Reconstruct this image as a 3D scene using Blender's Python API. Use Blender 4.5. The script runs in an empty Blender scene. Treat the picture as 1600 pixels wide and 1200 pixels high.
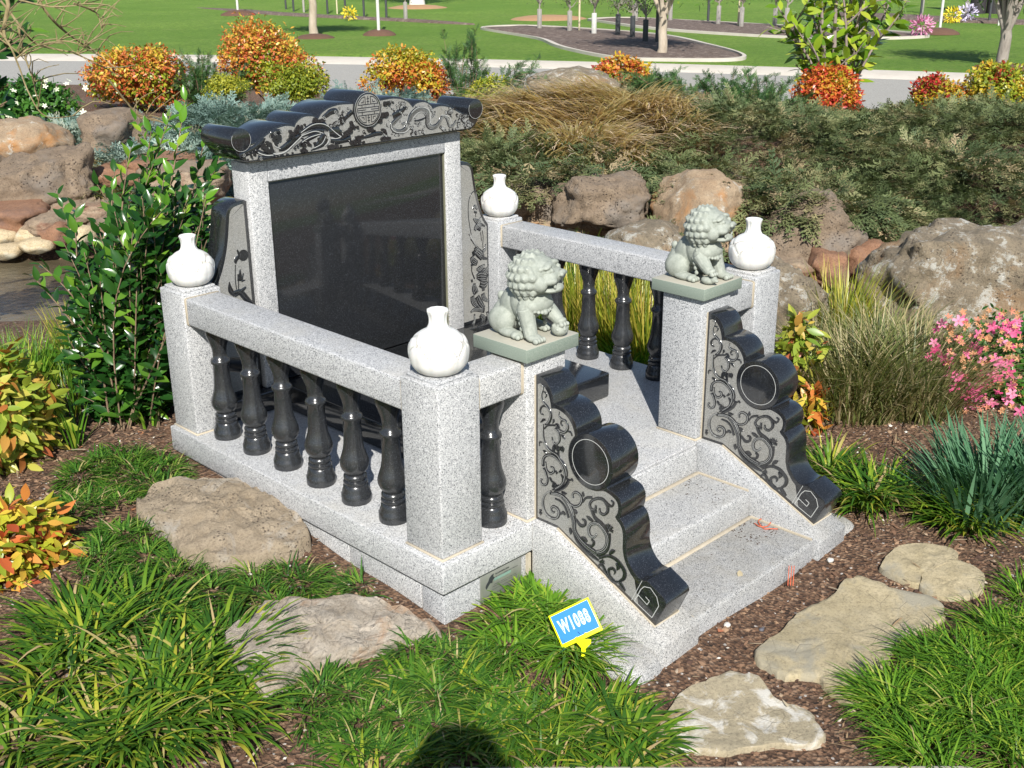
import bpy, bmesh, math, random
import numpy as np
from mathutils import Vector, Matrix, noise
from mathutils.geometry import tessellate_polygon
random.seed(7); rng = np.random.default_rng(7)
sc = bpy.context.scene
COL = sc.collection
rad = math.radians

# ------------------------------------------------------------------ camera
CAM = np.array([-1.66736, -1.90419, 1.67744])
YAW, PIT, ROL, FPX = rad(45.2371), rad(-20.6989), rad(-0.4323), 1790.885
def cam_axes():
    cy, sy, cp, sp = math.cos(YAW), math.sin(YAW), math.cos(PIT), math.sin(PIT)
    f = np.array([sy*cp, cy*cp, sp]); r = np.array([cy, -sy, 0.0]); u = np.cross(r, f)
    return r*math.cos(ROL)+u*math.sin(ROL), -r*math.sin(ROL)+u*math.cos(ROL), f
RX, UX, FX = cam_axes()
cd = bpy.data.cameras.new('camera'); cam = bpy.data.objects.new('camera', cd); COL.objects.link(cam)
cd.sensor_width = 36.0; cd.lens = FPX*36/1600; cd.clip_start = 0.02; cd.clip_end = 2000
cam.matrix_world = Matrix(((RX[0], UX[0], -FX[0], CAM[0]), (RX[1], UX[1], -FX[1], CAM[1]), (RX[2], UX[2], -FX[2], CAM[2]), (0, 0, 0, 1)))
sc.camera = cam

# ------------------------------------------------------------------ sky and sun
SUN_EL, SUN_AZ = 39.0, 222.0          # degrees; azimuth clockwise from +Y, where the sun stands
w = bpy.data.worlds.new('World'); sc.world = w; w.use_nodes = True
nt = w.node_tree; bg = nt.nodes['Background']
sky = nt.nodes.new('ShaderNodeTexSky'); sky.sky_type = 'NISHITA'; sky.sun_disc = False
sky.sun_elevation = rad(SUN_EL); sky.sun_rotation = rad(SUN_AZ); sky.air_density = 1.0; sky.dust_density = 0.6; sky.ozone_density = 1.5
nt.links.new(sky.outputs[0], bg.inputs[0]); bg.inputs[1].default_value = 0.075
sl = bpy.data.lights.new('sun', 'SUN'); sl.energy = 4.9; sl.angle = rad(0.53); sl.color = (1.0, 0.955, 0.88)
so = bpy.data.objects.new('sun', sl); COL.objects.link(so)
ld = Vector((-math.sin(rad(SUN_AZ))*math.cos(rad(SUN_EL)), -math.cos(rad(SUN_AZ))*math.cos(rad(SUN_EL)), -math.sin(rad(SUN_EL))))
so.rotation_euler = ld.to_track_quat('-Z', 'Y').to_euler()
so.location = (-6, -7, 9)
sc.view_settings.view_transform = 'Standard'; sc.view_settings.look = 'None'
sc.view_settings.exposure = 0.56; sc.view_settings.gamma = 1.0
sc.view_settings.use_curve_mapping = False
sc.cycles.max_bounces = 8; sc.cycles.transparent_max_bounces = 8

# ------------------------------------------------------------------ ground frame helpers
F2 = np.array([math.sin(YAW), math.cos(YAW)]); R2 = np.array([F2[1], -F2[0]])
def uv(x, y):
    dx, dy = x-CAM[0], y-CAM[1]
    return dx*F2[0]+dy*F2[1], dx*R2[0]+dy*R2[1]
def xy(u, v):
    return CAM[0]+u*F2[0]+v*R2[0], CAM[1]+u*F2[1]+v*R2[1]
def ss(a, b, t):
    t = np.clip((t-a)/(b-a), 0, 1); return t*t*(3-2*t)
def H(x, y):
    """height of the garden soil"""
    x = np.asarray(x, float); y = np.asarray(y, float); u, v = uv(x, y)
    a = np.where(y > 0, .054+.075*np.minimum(y, 1.5), .054+.14*np.maximum(y, -.55))
    t = ss(.9, 1.4, x); z = a*(1-t)+.015*t
    z = z*(1-ss(4.6, 5.4, u))
    z = z*(1-ss(.2, 1.2, -u+1.9)*.6)
    creek = np.exp(-((u-6.1)/.55)**4)*ss(.1, -.9, v)
    z = z-.16*creek
    z = z+(.30+.08*np.sin(v*1.3+.7))*ss(6.9, 8.9, u)*(1-ss(10.9, 12.7, u))
    z = z+.008*np.sin(x*9+1.3*np.sin(y*7))*np.sin(y*8.3+x*3)*(u < 12)
    return z
def ray(px, py):
    return FX+RX*((px-800)/FPX)-UX*((py-600)/FPX)
def P(px, py, u):
    """point at forward distance u (m) seen in that direction"""
    r = ray(px, py); t = u/(r[0]*F2[0]+r[1]*F2[1]); return CAM+t*r
def G(px, py, dz=0.0):
    """ground point seen in that direction"""
    r = ray(px, py); z = 0.03
    for _ in range(14):
        t = (z-CAM[2])/r[2]; p = CAM+t*r; z = .5*z+.5*(float(H(p[0], p[1]))+dz)
    return np.array([p[0], p[1], float(H(p[0], p[1]))+dz])
def GF(px, py, z=0.0):
    r = ray(px, py); t = (z-CAM[2])/r[2]; return CAM+t*r

# ------------------------------------------------------------------ object helpers
def tag(o, label=None, cat=None, group=None, kind=None):
    if label: o['label'] = label
    if cat: o['category'] = cat
    if group: o['group'] = group
    if kind: o['kind'] = kind
    return o
def thing(name, label, cat, loc=(0, 0, 0), group=None, rz=0.0):
    o = bpy.data.objects.new(name, None); COL.objects.link(o); o.location = loc; o.rotation_euler = (0, 0, rz)
    o.empty_display_size = .05
    return tag(o, label, cat, group)
def link(name, me, parent=None, mat=None, world=True):
    """mesh data given in world coordinates; parented without moving"""
    o = bpy.data.objects.new(name, me); COL.objects.link(o)
    if mat is not None and not me.materials: me.materials.append(mat)
    if parent is not None:
        o.parent = parent
        if world:
            chain = Matrix.Identity(4); p = parent
            while p is not None:
                chain = p.matrix_basis @ chain; p = p.parent
            o.matrix_basis = chain.inverted()
    return o
def sharp(me, ang=38):
    bm = bmesh.new(); bm.from_mesh(me); c = rad(ang)
    for f in bm.faces: f.smooth = True
    for e in bm.edges:
        if len(e.link_faces) == 2 and e.calc_face_angle(0) > c: e.smooth = False
    bm.to_mesh(me); bm.free()
def mesh(verts, faces, name='m', ang=None):
    me = bpy.data.meshes.new(name); me.from_pydata([tuple(map(float, v)) for v in verts], [], faces); me.update()
    if ang: sharp(me, ang)
    return me
def npmesh(V, Q, smooth=True, attrs=None, name='m'):
    """fast mesh from numpy: V (n,3), Q (m,k) faces of k corners"""
    me = bpy.data.meshes.new(name); V = np.ascontiguousarray(V, np.float32); Q = np.ascontiguousarray(Q, np.int32)
    me.vertices.add(len(V)); me.vertices.foreach_set('co', V.ravel())
    m, k = Q.shape
    me.loops.add(m*k); me.loops.foreach_set('vertex_index', Q.ravel())
    me.polygons.add(m); me.polygons.foreach_set('loop_start', np.arange(0, m*k, k, dtype=np.int32))
    try: me.polygons.foreach_set('loop_total', np.full(m, k, dtype=np.int32))
    except Exception: pass
    me.polygons.foreach_set('use_smooth', np.full(m, smooth, dtype=bool))
    me.update(calc_edges=True)
    for nme, arr in (attrs or {}).items():
        a = me.attributes.new(nme, 'FLOAT', 'POINT'); a.data.foreach_set('value', np.ascontiguousarray(arr, np.float32))
    return me
def box(x0, x1, y0, y1, z0, z1, bev=0.0, seg=2, name='box'):
    bm = bmesh.new(); bmesh.ops.create_cube(bm, size=1)
    for v in bm.verts:
        v.co = Vector((x0+(v.co.x+.5)*(x1-x0), y0+(v.co.y+.5)*(y1-y0), z0+(v.co.z+.5)*(z1-z0)))
    if bev: bmesh.ops.bevel(bm, geom=bm.edges[:], offset=bev, segments=seg, profile=.5, affect='EDGES')
    me = bpy.data.meshes.new(name); bm.to_mesh(me); bm.free(); sharp(me, 50) if bev else None
    return me
def prism(poly, axis, a, b, bev=0.0, seg=2, ang=35):
    """extrude a closed 2D outline; axis 'x': poly=(y,z); 'y': poly=(x,z); 'z': poly=(x,y)"""
    bm = bmesh.new()
    def mk(p, t):
        return Vector((t, p[0], p[1])) if axis == 'x' else Vector((p[0], t, p[1])) if axis == 'y' else Vector((p[0], p[1], t))
    A = [bm.verts.new(mk(p, a)) for p in poly]; B = [bm.verts.new(mk(p, b)) for p in poly]; n = len(poly)
    fa = bm.faces.new(A); fb = bm.faces.new(B[::-1])
    for i in range(n): bm.faces.new((A[i], B[i], B[(i+1) % n], A[(i+1) % n]))
    bmesh.ops.recalc_face_normals(bm, faces=bm.faces[:])
    if bev:
        es = [e for e in bm.edges if fa in e.link_faces or fb in e.link_faces]
        bmesh.ops.bevel(bm, geom=es, offset=bev, segments=seg, profile=.5, affect='EDGES')
    me = bpy.data.meshes.new('prism'); bm.to_mesh(me); bm.free(); sharp(me, ang); return me
def lathe(prof, c, n=40, name='lathe'):
    V = []; m = len(prof)
    for r, z in prof:
        for k in range(n):
            a = 2*math.pi*k/n; V.append((c[0]+r*math.cos(a), c[1]+r*math.sin(a), c[2]+z))
    Fc = [(i*n+k, i*n+(k+1) % n, (i+1)*n+(k+1) % n, (i+1)*n+k) for i in range(m-1) for k in range(n)]
    Fc.append(tuple(range(n))[::-1]); Fc.append(tuple((m-1)*n+k for k in range(n)))
    return mesh(V, Fc, name, 55)
def tube(pts, rads, n=7):
    pts = [Vector(p) for p in pts]; V = []; Fc = []; side = None
    for i, p in enumerate(pts):
        d = (pts[min(i+1, len(pts)-1)]-pts[max(i-1, 0)]).normalized()
        if side is None: side = d.cross(Vector((0, 0, 1)) if abs(d.z) < .9 else Vector((1, 0, 0)))
        side = (side-d*side.dot(d)).normalized(); b = d.cross(side)
        r = rads[i] if hasattr(rads, '__len__') else rads
        for k in range(n):
            t = 2*math.pi*k/n; V.append(tuple(p+side*(r*math.cos(t))+b*(r*math.sin(t))))
        if i:
            for k in range(n): Fc.append(((i-1)*n+k, (i-1)*n+(k+1) % n, i*n+(k+1) % n, i*n+k))
    Fc.append(tuple(range(n))[::-1]); Fc.append(tuple((len(pts)-1)*n+k for k in range(n)))
    return V, Fc
def tubes(lst, ang=60):
    v, f = merge([tube(*t) for t in lst]); return mesh(v, f, 'tubes', ang)
def merge(parts):
    V = []; Fc = []
    for v, f in parts:
        o = len(V); V += list(v); Fc += [tuple(i+o for i in q) for q in f]
    return V, Fc

# ------------------------------------------------------------------ materials
MATS = {}
class NB:
    def __init__(s, name):
        s.m = bpy.data.materials.new(name); s.m.use_nodes = True; s.t = s.m.node_tree; s.p = s.t.nodes['Principled BSDF']; s.out = s.t.nodes['Material Output']
        MATS[name] = s.m
    def n(s, typ, **kw):
        nd = s.t.nodes.new('ShaderNode'+typ)
        for k, v in kw.items():
            if k.startswith('i_'): 
                key = k[2:]; key = int(key) if key.isdigit() else key.replace('_', ' ')
                nd.inputs[key].default_value = v
            else: setattr(nd, k, v)
        return nd
    def l(s, a, b): s.t.links.new(a, b)
    def co(s, which='Object'): return s.n('TexCoord').outputs[which]
    def noise(s, scale, detail=4, rough=.55, src=None, dist=0):
        nd = s.n('TexNoise'); nd.inputs['Scale'].default_value = scale; nd.inputs['Detail'].default_value = detail; nd.inputs['Roughness'].default_value = rough
        nd.inputs['Distortion'].default_value = dist
        s.l(src if src is not None else s.co(), nd.inputs['Vector']); return nd.outputs['Fac']
    def vor(s, scale, src=None, out='Color', feat='F1', rnd=1.0):
        nd = s.n('TexVoronoi'); nd.feature = feat; nd.inputs['Scale'].default_value = scale; nd.inputs['Randomness'].default_value = rnd
        s.l(src if src is not None else s.co(), nd.inputs['Vector']); return nd.outputs[out]
    def ramp(s, fac, stops, interp='LINEAR'):
        nd = s.n('ValToRGB'); cr = nd.color_ramp; cr.interpolation = interp
        while len(cr.elements) > 1: cr.elements.remove(cr.elements[-1])
        for i, (p, c) in enumerate(stops):
            e = cr.elements[0] if i == 0 else cr.elements.new(p)
            e.position = p; e.color = (c[0], c[1], c[2], 1) if hasattr(c, '__len__') else (c, c, c, 1)
        s.l(fac, nd.inputs[0]); return nd.outputs[0]
    def mix(s, fac, a, b, mode='MIX'):
        nd = s.n('Mix', data_type='RGBA', blend_type=mode)
        for i, v in ((0, fac), (6, a), (7, b)):
            if isinstance(v, (int, float)): nd.inputs[i].default_value = v if i == 0 else (v, v, v, 1)
            elif isinstance(v, tuple): nd.inputs[i].default_value = (*v, 1)
            else: s.l(v, nd.inputs[i])
        return nd.outputs[2]
    def math(s, op, a, b=None, c=None):
        nd = s.n('Math', operation=op)
        for i, v in enumerate((a, b, c)):
            if v is None: continue
            if isinstance(v, (int, float)): nd.inputs[i].default_value = v
            else: s.l(v, nd.inputs[i])
        return nd.outputs[0]
    def bump(s, h, dist, strength=1.0):
        nd = s.n('Bump'); nd.inputs['Distance'].default_value = dist; nd.inputs['Strength'].default_value = strength
        s.l(h, nd.inputs['Height']); s.l(nd.outputs[0], s.p.inputs['Normal']); return nd
    def base(s, c):
        if isinstance(c, tuple): s.p.inputs['Base Color'].default_value = (*c, 1)
        else: s.l(c, s.p.inputs['Base Color'])
    def rough(s, r):
        if isinstance(r, (int, float)): s.p.inputs['Roughness'].default_value = r
        else: s.l(r, s.p.inputs['Roughness'])
def wcoord(b):
    """world position, so that copies and parts share one continuous grain"""
    return b.n('NewGeometry').outputs['Position']

def m_granite():
    b = NB('grey_speckled_granite'); c = wcoord(b)
    v = b.vor(500, c); sp = b.n('SeparateColor'); b.l(v, sp.inputs[0])
    col = b.ramp(sp.outputs[0], [(0, (.07, .075, .085)), (.11, (.15, .155, .165)), (.17, (.34, .35, .365)), (.38, (.42, .43, .445)), (.65, (.51, .515, .525)), (1, (.67, .675, .68))])
    v2 = b.vor(900, c); sp2 = b.n('SeparateColor'); b.l(v2, sp2.inputs[0])
    col = b.mix(b.ramp(sp2.outputs[0], [(.0, .6), (.13, .0)], 'CONSTANT'), col, (.17, .175, .18))
    oi = b.n('ObjectInfo'); col = b.mix(1.0, col, b.ramp(oi.outputs['Random'], [(0, (.86, .87, .88)), (1, (1.03, 1.02, 1.0))]), 'MULTIPLY')
    st = b.ramp(b.noise(3.2, 5, .6, c), [(.42, .0), (.75, .55)])
    col = b.mix(st, col, b.mix(1.0, col, (.90, .90, .88), 'MULTIPLY'))
    # weather film of dust, only on faces that look upward
    nz = b.n('SeparateXYZ'); b.l(b.n('NewGeometry').outputs['Normal'], nz.inputs[0])
    up = b.math('MULTIPLY', b.ramp(nz.outputs[2], [(.6, 0), (.95, 1)]), b.ramp(b.noise(7, 6, .7, c), [(.46, .0), (.7, .55)]))
    col = b.mix(b.math('MULTIPLY', up, .8), col, (.43, .415, .37))
    zz = b.n('SeparateXYZ'); b.l(c, zz.inputs[0]); low = b.math('MULTIPLY', b.ramp(zz.outputs[2], [(.0, 1), (.09, .85), (.16, .0)]), b.ramp(b.noise(9, 6, .75, c), [(.3, .25), (.65, .85)]))
    col = b.mix(b.math('MULTIPLY', low, b.ramp(nz.outputs[2], [(.0, .45), (.9, 1)])), col, b.mix(1.0, col, (.66, .63, .57), 'MULTIPLY'))
    b.base(col); b.rough(.55); b.bump(b.noise(700, 2, .5, c), .0006, .35); b.p.inputs['Specular IOR Level'].default_value = .35
    return b.m
def m_black(nm_='polished_black_granite', r0=.09, r1=.20, ior=1.72, lift=1.0):
    b = NB(nm_); c = wcoord(b)
    v = b.vor(1100, c); sp = b.n('SeparateColor'); b.l(v, sp.inputs[0])
    col = b.ramp(sp.outputs[0], [(0, (.010*lift, .011*lift, .012*lift)), (.93, (.016*lift, .017*lift, .019*lift)), (.965, (.05, .055, .065)), (1, (.11, .12, .14))])
    b.base(col); b.rough(b.ramp(b.noise(6, 5, .6, c), [(.35, r0), (.75, r1)])); b.p.inputs['Specular IOR Level'].default_value = .6; b.p.inputs['IOR'].default_value = ior
    b.bump(b.noise(10, 1, .4, c), .0004, .10)
    return b.m
def m_honed():
    b = NB('honed_grey_carved_ground'); c = wcoord(b)
    v = b.vor(800, c); sp = b.n('SeparateColor'); b.l(v, sp.inputs[0])
    col = b.ramp(sp.outputs[0], [(0, (.11, .11, .107)), (.2, (.20, .202, .195)), (.8, (.275, .277, .265)), (1, (.36, .36, .345))])
    b.base(b.mix(b.ramp(b.noise(9, 4, .6, c), [(.4, 0), (.7, .5)]), col, b.mix(1.0, col, (.86, .80, .68), 'MULTIPLY'))); b.rough(.8); b.bump(b.noise(900, 2, .5, c), .0005, .5)
    return b.m
def m_line():
    b = NB('etched_light_line'); b.base((.42, .43, .42)); b.rough(.8); return b.m
def m_marble():
    b = NB('white_marble_vase'); c = b.co()
    col = b.mix(b.ramp(b.noise(26, 6, .7), [(.56, 0), (.72, .35)]), (.70, .70, .68), (.44, .41, .33))
    gr = b.n('Attribute', attribute_name='groove'); col = b.mix(b.math('MULTIPLY', gr.outputs['Fac'], b.ramp(b.noise(40, 4, .7), [(.3, .35), (.6, .95)])), col, (.24, .225, .17))  # shade painted into the petal grooves so the relief reads in strong sun
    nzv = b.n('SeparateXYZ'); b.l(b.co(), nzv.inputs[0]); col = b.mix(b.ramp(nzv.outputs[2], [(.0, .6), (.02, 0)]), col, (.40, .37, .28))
    b.base(col); b.rough(.42); b.bump(b.noise(300, 3), .0006, .4); b.p.inputs['Subsurface Weight'].default_value = .05; return b.m
def m_lion():
    b = NB('pale_green_carved_stone'); c = b.co()
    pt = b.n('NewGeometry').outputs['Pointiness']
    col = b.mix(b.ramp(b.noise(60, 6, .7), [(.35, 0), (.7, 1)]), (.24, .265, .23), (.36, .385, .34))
    col = b.mix(b.ramp(pt, [(.42, .95), (.495, 0)]), col, (.11, .12, .095))  # crevice shade put into the colour; raised edges lightened on the next line
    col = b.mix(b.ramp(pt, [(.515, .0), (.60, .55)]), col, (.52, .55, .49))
    b.base(col); b.rough(.75); b.bump(b.noise(420, 4, .7), .0012, .6); return b.m
def m_greenslab():
    b = NB('dull_green_stone_slab'); c = wcoord(b)
    col = b.mix(b.ramp(b.noise(500, 3, .6, c), [(.4, 0), (.62, 1)]), (.17, .215, .18), (.25, .29, .245))
    nz = b.n('SeparateXYZ'); b.l(b.n('NewGeometry').outputs['Normal'], nz.inputs[0])
    col = b.mix(b.math('MULTIPLY', b.ramp(nz.outputs[2], [(.5, 0), (.9, 1)]), b.ramp(b.noise(12, 5, .7, c), [(.2, .55), (.7, .95)])), col, (.44, .41, .34))
    b.base(col); b.rough(.6); b.bump(b.noise(500, 3, .6, c), .0006, .4); return b.m
def m_mortar():
    b = NB('yellowish_mortar'); c = wcoord(b)
    b.base(b.mix(b.noise(60, 4, .7, c), (.34, .29, .21), (.52, .47, .38))); b.rough(.95); b.bump(b.noise(500, 4, .6, c), .001, .6); return b.m
def m_soil():
    b = NB('red_brown_mulch_soil'); c = wcoord(b)
    v = b.vor(95, c); sp = b.n('SeparateColor'); b.l(v, sp.inputs[0])
    col = b.ramp(sp.outputs[0], [(0, (.05, .027, .016)), (.4, (.12, .066, .038)), (.75, (.18, .108, .066)), (1, (.25, .165, .11))])
    col = b.mix(b.ramp(b.noise(2.2, 4, .6, c), [(.4, 0), (.65, .6)]), col, b.mix(1.0, col, (.80, .72, .62), 'MULTIPLY'))
    v2 = b.vor(160, c, 'Color'); s2 = b.n('SeparateColor'); b.l(v2, s2.inputs[0])
    col = b.mix(b.ramp(s2.outputs[1], [(.0, 0), (.985, 1)], 'CONSTANT'), col, (.42, .39, .36))
    b.base(col); b.rough(.95)
    h = b.math('ADD', b.vor(95, c, 'Distance'), b.noise(40, 6, .75, c)); b.bump(h, .012, .9); return b.m
def m_chip():
    b = NB('mulch_chip'); oi = b.n('Attribute', attribute_name='rnd')
    b.base(b.ramp(oi.outputs['Fac'], [(0, (.045, .024, .018)), (.35, (.125, .068, .04)), (.7, (.21, .125, .075)), (.90, (.28, .18, .11)), (.955, (.30, .23, .16)), (.985, (.55, .52, .47)), (1, (.66, .64, .6))])); b.rough(.9); return b.m
def m_grassfar():
    b = NB('mown_lawn'); c = wcoord(b)
    n1 = b.noise(.5, 4, .6, c); n2 = b.noise(6, 5, .7, c); n3 = b.noise(16, 6, .85, c)
    col = b.mix(b.ramp(n1, [(.3, 0), (.7, 1)]), (.15, .285, .038), (.235, .38, .06))
    col = b.mix(b.ramp(n2, [(.42, 0), (.72, .7)]), col, (.30, .40, .09))
    col = b.mix(b.ramp(n3, [(.36, .9), (.54, 0)]), col, (.05, .14, .018))
    col = b.mix(b.ramp(b.noise(1.1, 7, .85, c), [(.55, 0), (.72, .6)]), col, (.34, .36, .13))
    col = b.mix(b.ramp(b.noise(.22, 3, .6, c), [(.45, 0), (.6, .4)]), col, (.12, .25, .03))
    b.base(col); b.rough(.85); b.bump(b.noise(45, 5, .85, c), .05, 1.0); b.p.inputs['Specular IOR Level'].default_value = .2; return b.m
def m_road():
    b = NB('pale_asphalt'); c = wcoord(b)
    v = b.vor(120, c); sp = b.n('SeparateColor'); b.l(v, sp.inputs[0])
    col = b.ramp(sp.outputs[0], [(0, (.24, .23, .21)), (.5, (.33, .32, .295)), (1, (.41, .40, .37))])
    col = b.mix(b.ramp(b.noise(.7, 5, .7, c), [(.35, 0), (.7, .45)]), col, (.31, .30, .275))
    b.base(col); b.rough(.9); b.bump(b.noise(150, 3, .6, c), .004, .5); return b.m
def m_conc(name='pale_concrete', a=(.50, .47, .40), d=(.36, .33, .27)):
    b = NB(name); c = wcoord(b)
    col = b.mix(b.ramp(b.noise(3, 7, .75, c), [(.35, 0), (.7, 1)]), a, d)
    col = b.mix(b.ramp(b.noise(160, 3, .6, c), [(.3, .5), (.5, 0)]), col, b.mix(1.0, col, .72, 'MULTIPLY'))
    b.base(col); b.rough(.9); b.bump(b.noise(120, 5, .7, c), .003, .5); return b.m
def m_rock(name, a, d, e=None, escale=3.0, pit=0.0, lich=0.0, bumpd=.02, strata=False, ethr=.52, fs=3.0):
    b = NB(name); c = b.co()
    col = b.mix(b.ramp(b.noise(3.5*fs, 8, .75, c), [(.36, 0), (.64, 1)]), a, d)
    col = b.mix(b.ramp(b.noise(32*fs, 5, .8, c), [(.38, .9), (.52, 0)]), col, b.mix(1.0, col, .62, 'MULTIPLY'))
    if e: col = b.mix(b.ramp(b.noise(escale, 5, .65, c, .6), [(ethr, 0), (ethr+.12, .85)]), col, e)
    h = b.math('ADD', b.noise(8*fs, 9, .82, c), b.math('MULTIPLY', b.noise(50*fs, 5, .85, c), .45))
    cr_ = b.ramp(b.vor(5*fs, b.n('VectorMath', operation='ADD').outputs[0] if False else c, 'Distance', 'DISTANCE_TO_EDGE'), [(.0, 1), (.025, 0)]); cr_ = b.math('MULTIPLY', cr_, b.ramp(b.noise(2*fs, 3, .6, c), [(.5, 0), (.62, .6)])); col = b.mix(cr_, col, b.mix(1.0, col, .4, 'MULTIPLY')); h = b.math('SUBTRACT', h, b.math('MULTIPLY', cr_, .35))
    if pit:
        pv = b.vor(18*fs, c, 'Distance'); pn = b.noise(9, 3, .5, c)
        pr = b.math('MULTIPLY', b.ramp(pv, [(.12, 1), (.34, 0)]), b.ramp(pn, [(.42, 0), (.55, 1)]))
        col = b.mix(b.math('MULTIPLY', pr, .75), col, (.05, .035, .028)); h = b.math('SUBTRACT', h, b.math('MULTIPLY', pr, pit))
    if lich:
        ln = b.ramp(b.noise(11, 7, .8, c), [(.60-lich*.12, 0), (.66-lich*.12, .85)])
        col = b.mix(ln, col, (.62, .61, .55))
    if strata:
        wv = b.n('TexWave', wave_type='BANDS', bands_direction='Z'); wv.inputs['Scale'].default_value = 3*fs; wv.inputs['Distortion'].default_value = 9; wv.inputs['Detail'].default_value = 4
        b.l(c, wv.inputs['Vector']); h = b.math('ADD', h, b.math('MULTIPLY', wv.outputs['Fac'], .3))
    b.base(col); b.rough(.9); b.bump(h, bumpd, .9); return b.m
def m_leaf(name, stops, rough=.35, trans=.25, tipcol=None, spec=.5, back=None):
    b = NB(name)
    at = b.n('Attribute', attribute_name='rnd'); oi = b.n('ObjectInfo')
    r = b.math('FRACT', b.math('ADD', at.outputs['Fac'], oi.outputs['Random']))
    col = b.ramp(r, stops)
    if tipcol:
        tp = b.n('Attribute', attribute_name='tip'); col = b.mix(b.ramp(tp.outputs['Fac'], [(tipcol[1], 0), (1, tipcol[2])]), col, tipcol[0])
    b.base(col); b.rough(rough); b.p.inputs['Specular IOR Level'].default_value = spec
    tr = b.n('BsdfTranslucent'); b.l(b.mix(1.0, col, (1.35, 1.45, .7), 'MULTIPLY'), tr.inputs['Color'])
    mx = b.n('MixShader'); mx.inputs[0].default_value = trans; b.l(b.p.outputs[0], mx.inputs[1]); b.l(tr.outputs[0], mx.inputs[2]); b.l(mx.outputs[0], b.out.inputs[0])
    return b.m
def m_bark(name, a, d, sc_=30):
    b = NB(name); c = b.co(); mp = b.n('Mapping'); mp.inputs['Scale'].default_value = (1, 1, .35); b.l(c, mp.inputs[0])
    b.base(b.mix(b.ramp(b.noise(sc_, 6, .7, mp.outputs[0]), [(.35, 0), (.68, 1)]), a, d)); b.rough(.9); b.bump(b.noise(sc_*2, 5, .7, mp.outputs[0]), .01, .6); return b.m
def m_plain(name, c, rough=.5, metal=0.0, var=.12):
    b = NB(name); n = b.noise(20, 4, .6); k = tuple(x*(1-var*2) for x in c)
    b.base(b.mix(b.ramp(n, [(.3, 0), (.7, 1)]), k, c)); b.rough(rough); b.p.inputs['Metallic'].default_value = metal; return b.m
granite = m_granite(); black = m_black(); mirror = m_black('dark_tablet_granite', .05, .10, 1.42, 1.3); satin = m_black('satin_black_granite', .20, .30, 1.55, 1.6); honed = m_honed(); etched = m_line(); marble = m_marble(); lionm = m_lion(); greenslab = m_greenslab(); mortar = m_mortar()
soil = m_soil(); chipm = m_chip(); lawnm = m_grassfar(); roadm = m_road(); conc = m_conc(); conc2 = m_conc('kerb_concrete', (.56, .52, .46), (.46, .42, .36))
# ------------------------------------------------------------------ ground, lawn, road, kerb, water, path
def u_far(v): 
    vc = np.clip(v, -14, 14); return 19.2-.33*vc-.012*vc*vc+(v-vc)*np.where(v > 0, -.45, -.1)
def u_kerb(v): return u_far(v)-.93
def u_near(v):
    vc = np.clip(v, -14, 14); return 14.45-.33*vc-.006*vc*vc+(v-vc)*np.where(v > 0, -.45, -.1)
def grid(us, vs, zf, name, mat, kind='structure', mapu=None):
    U, Vv = np.meshgrid(us, vs, indexing='ij')
    if mapu is not None: U = mapu(U, Vv)
    X, Y = xy(U, Vv); Z = zf(X, Y, U, Vv)
    V = np.stack([X, Y, Z], -1).reshape(-1, 3); n, m = U.shape
    I = np.arange(n*m).reshape(n, m)
    Q = np.stack([I[:-1, :-1], I[:-1, 1:], I[1:, 1:], I[1:, :-1]], -1).reshape(-1, 4)
    me = npmesh(V, Q, True); o = link(name, me, None, mat); tag(o, kind=kind); return o
us = np.unique(np.concatenate([np.arange(-4, 1.6, .4), np.arange(1.6, 5.2, .03), np.arange(5.2, 9.4, .07), np.arange(9.4, 12.9, .25), [12.9]]))
vs = np.unique(np.concatenate([np.arange(-14, -3.6, .4), np.arange(-3.6, -2.2, .08), np.arange(-2.2, 2.2, .03), np.arange(2.2, 4.8, .08), np.arange(4.8, 14.01, .4)]))
mu = lambda U, V: np.where(U > 10, 10+(U-10)*(u_near(V)-.0-10)/2.9, U)
g = grid(us, vs, lambda X, Y, U, V: H(X, Y)*(1-ss(0, .8, U-u_near(V)+.8)), 'ground', soil, mapu=mu)
vv = np.concatenate([np.linspace(-60, -14, 12), np.linspace(-13.5, 13.5, 55), np.linspace(14, 60, 12)])
grid(np.linspace(0, 1, 3), vv, lambda X, Y, U, V: 0*X-.01, 'road', roadm, mapu=lambda U, V: u_near(V)+U*(u_kerb(V)+.02-u_near(V)))
grid(np.array([0, .04, .9, 1.]), vv, lambda X, Y, U, V: np.where((U-u_kerb(V)) < .02, -.02, np.where(U-u_kerb(V) < .3, .0, .03)), 'kerb', conc2, mapu=lambda U, V: u_kerb(V)+U*.93)
lawn_u = np.concatenate([[0, .05, .4], np.linspace(1, 30, 50), np.linspace(36, 500, 10)])
grid(lawn_u, np.concatenate([np.linspace(-400, -70, 6), vv, np.linspace(70, 400, 6)]), lambda X, Y, U, V: np.where(U-u_far(V) < .02, -.02, .035+.02*np.sin(X*.7)*np.sin(Y*.5)+.004*np.maximum(U-30, 0)), 'lawn', lawnm, mapu=lambda U, V: u_far(V)+U)
# lawn on this side of the road, outside the garden bed
def side(v0, v1, u0, name):
    grid(np.linspace(0, 1, 8), np.linspace(v0, v1, 10), lambda X, Y, U, V: 0*X, name, lawnm, mapu=lambda U, V: u0+U*(u_near(V)-u0))
side(-60, -14, -4, 'lawn'); side(14, 60, -4, 'lawn')
grid(np.array([-120., -4.]), np.linspace(-60, 60, 9), lambda X, Y, U, V: 0*X, 'lawn', lawnm)
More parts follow.
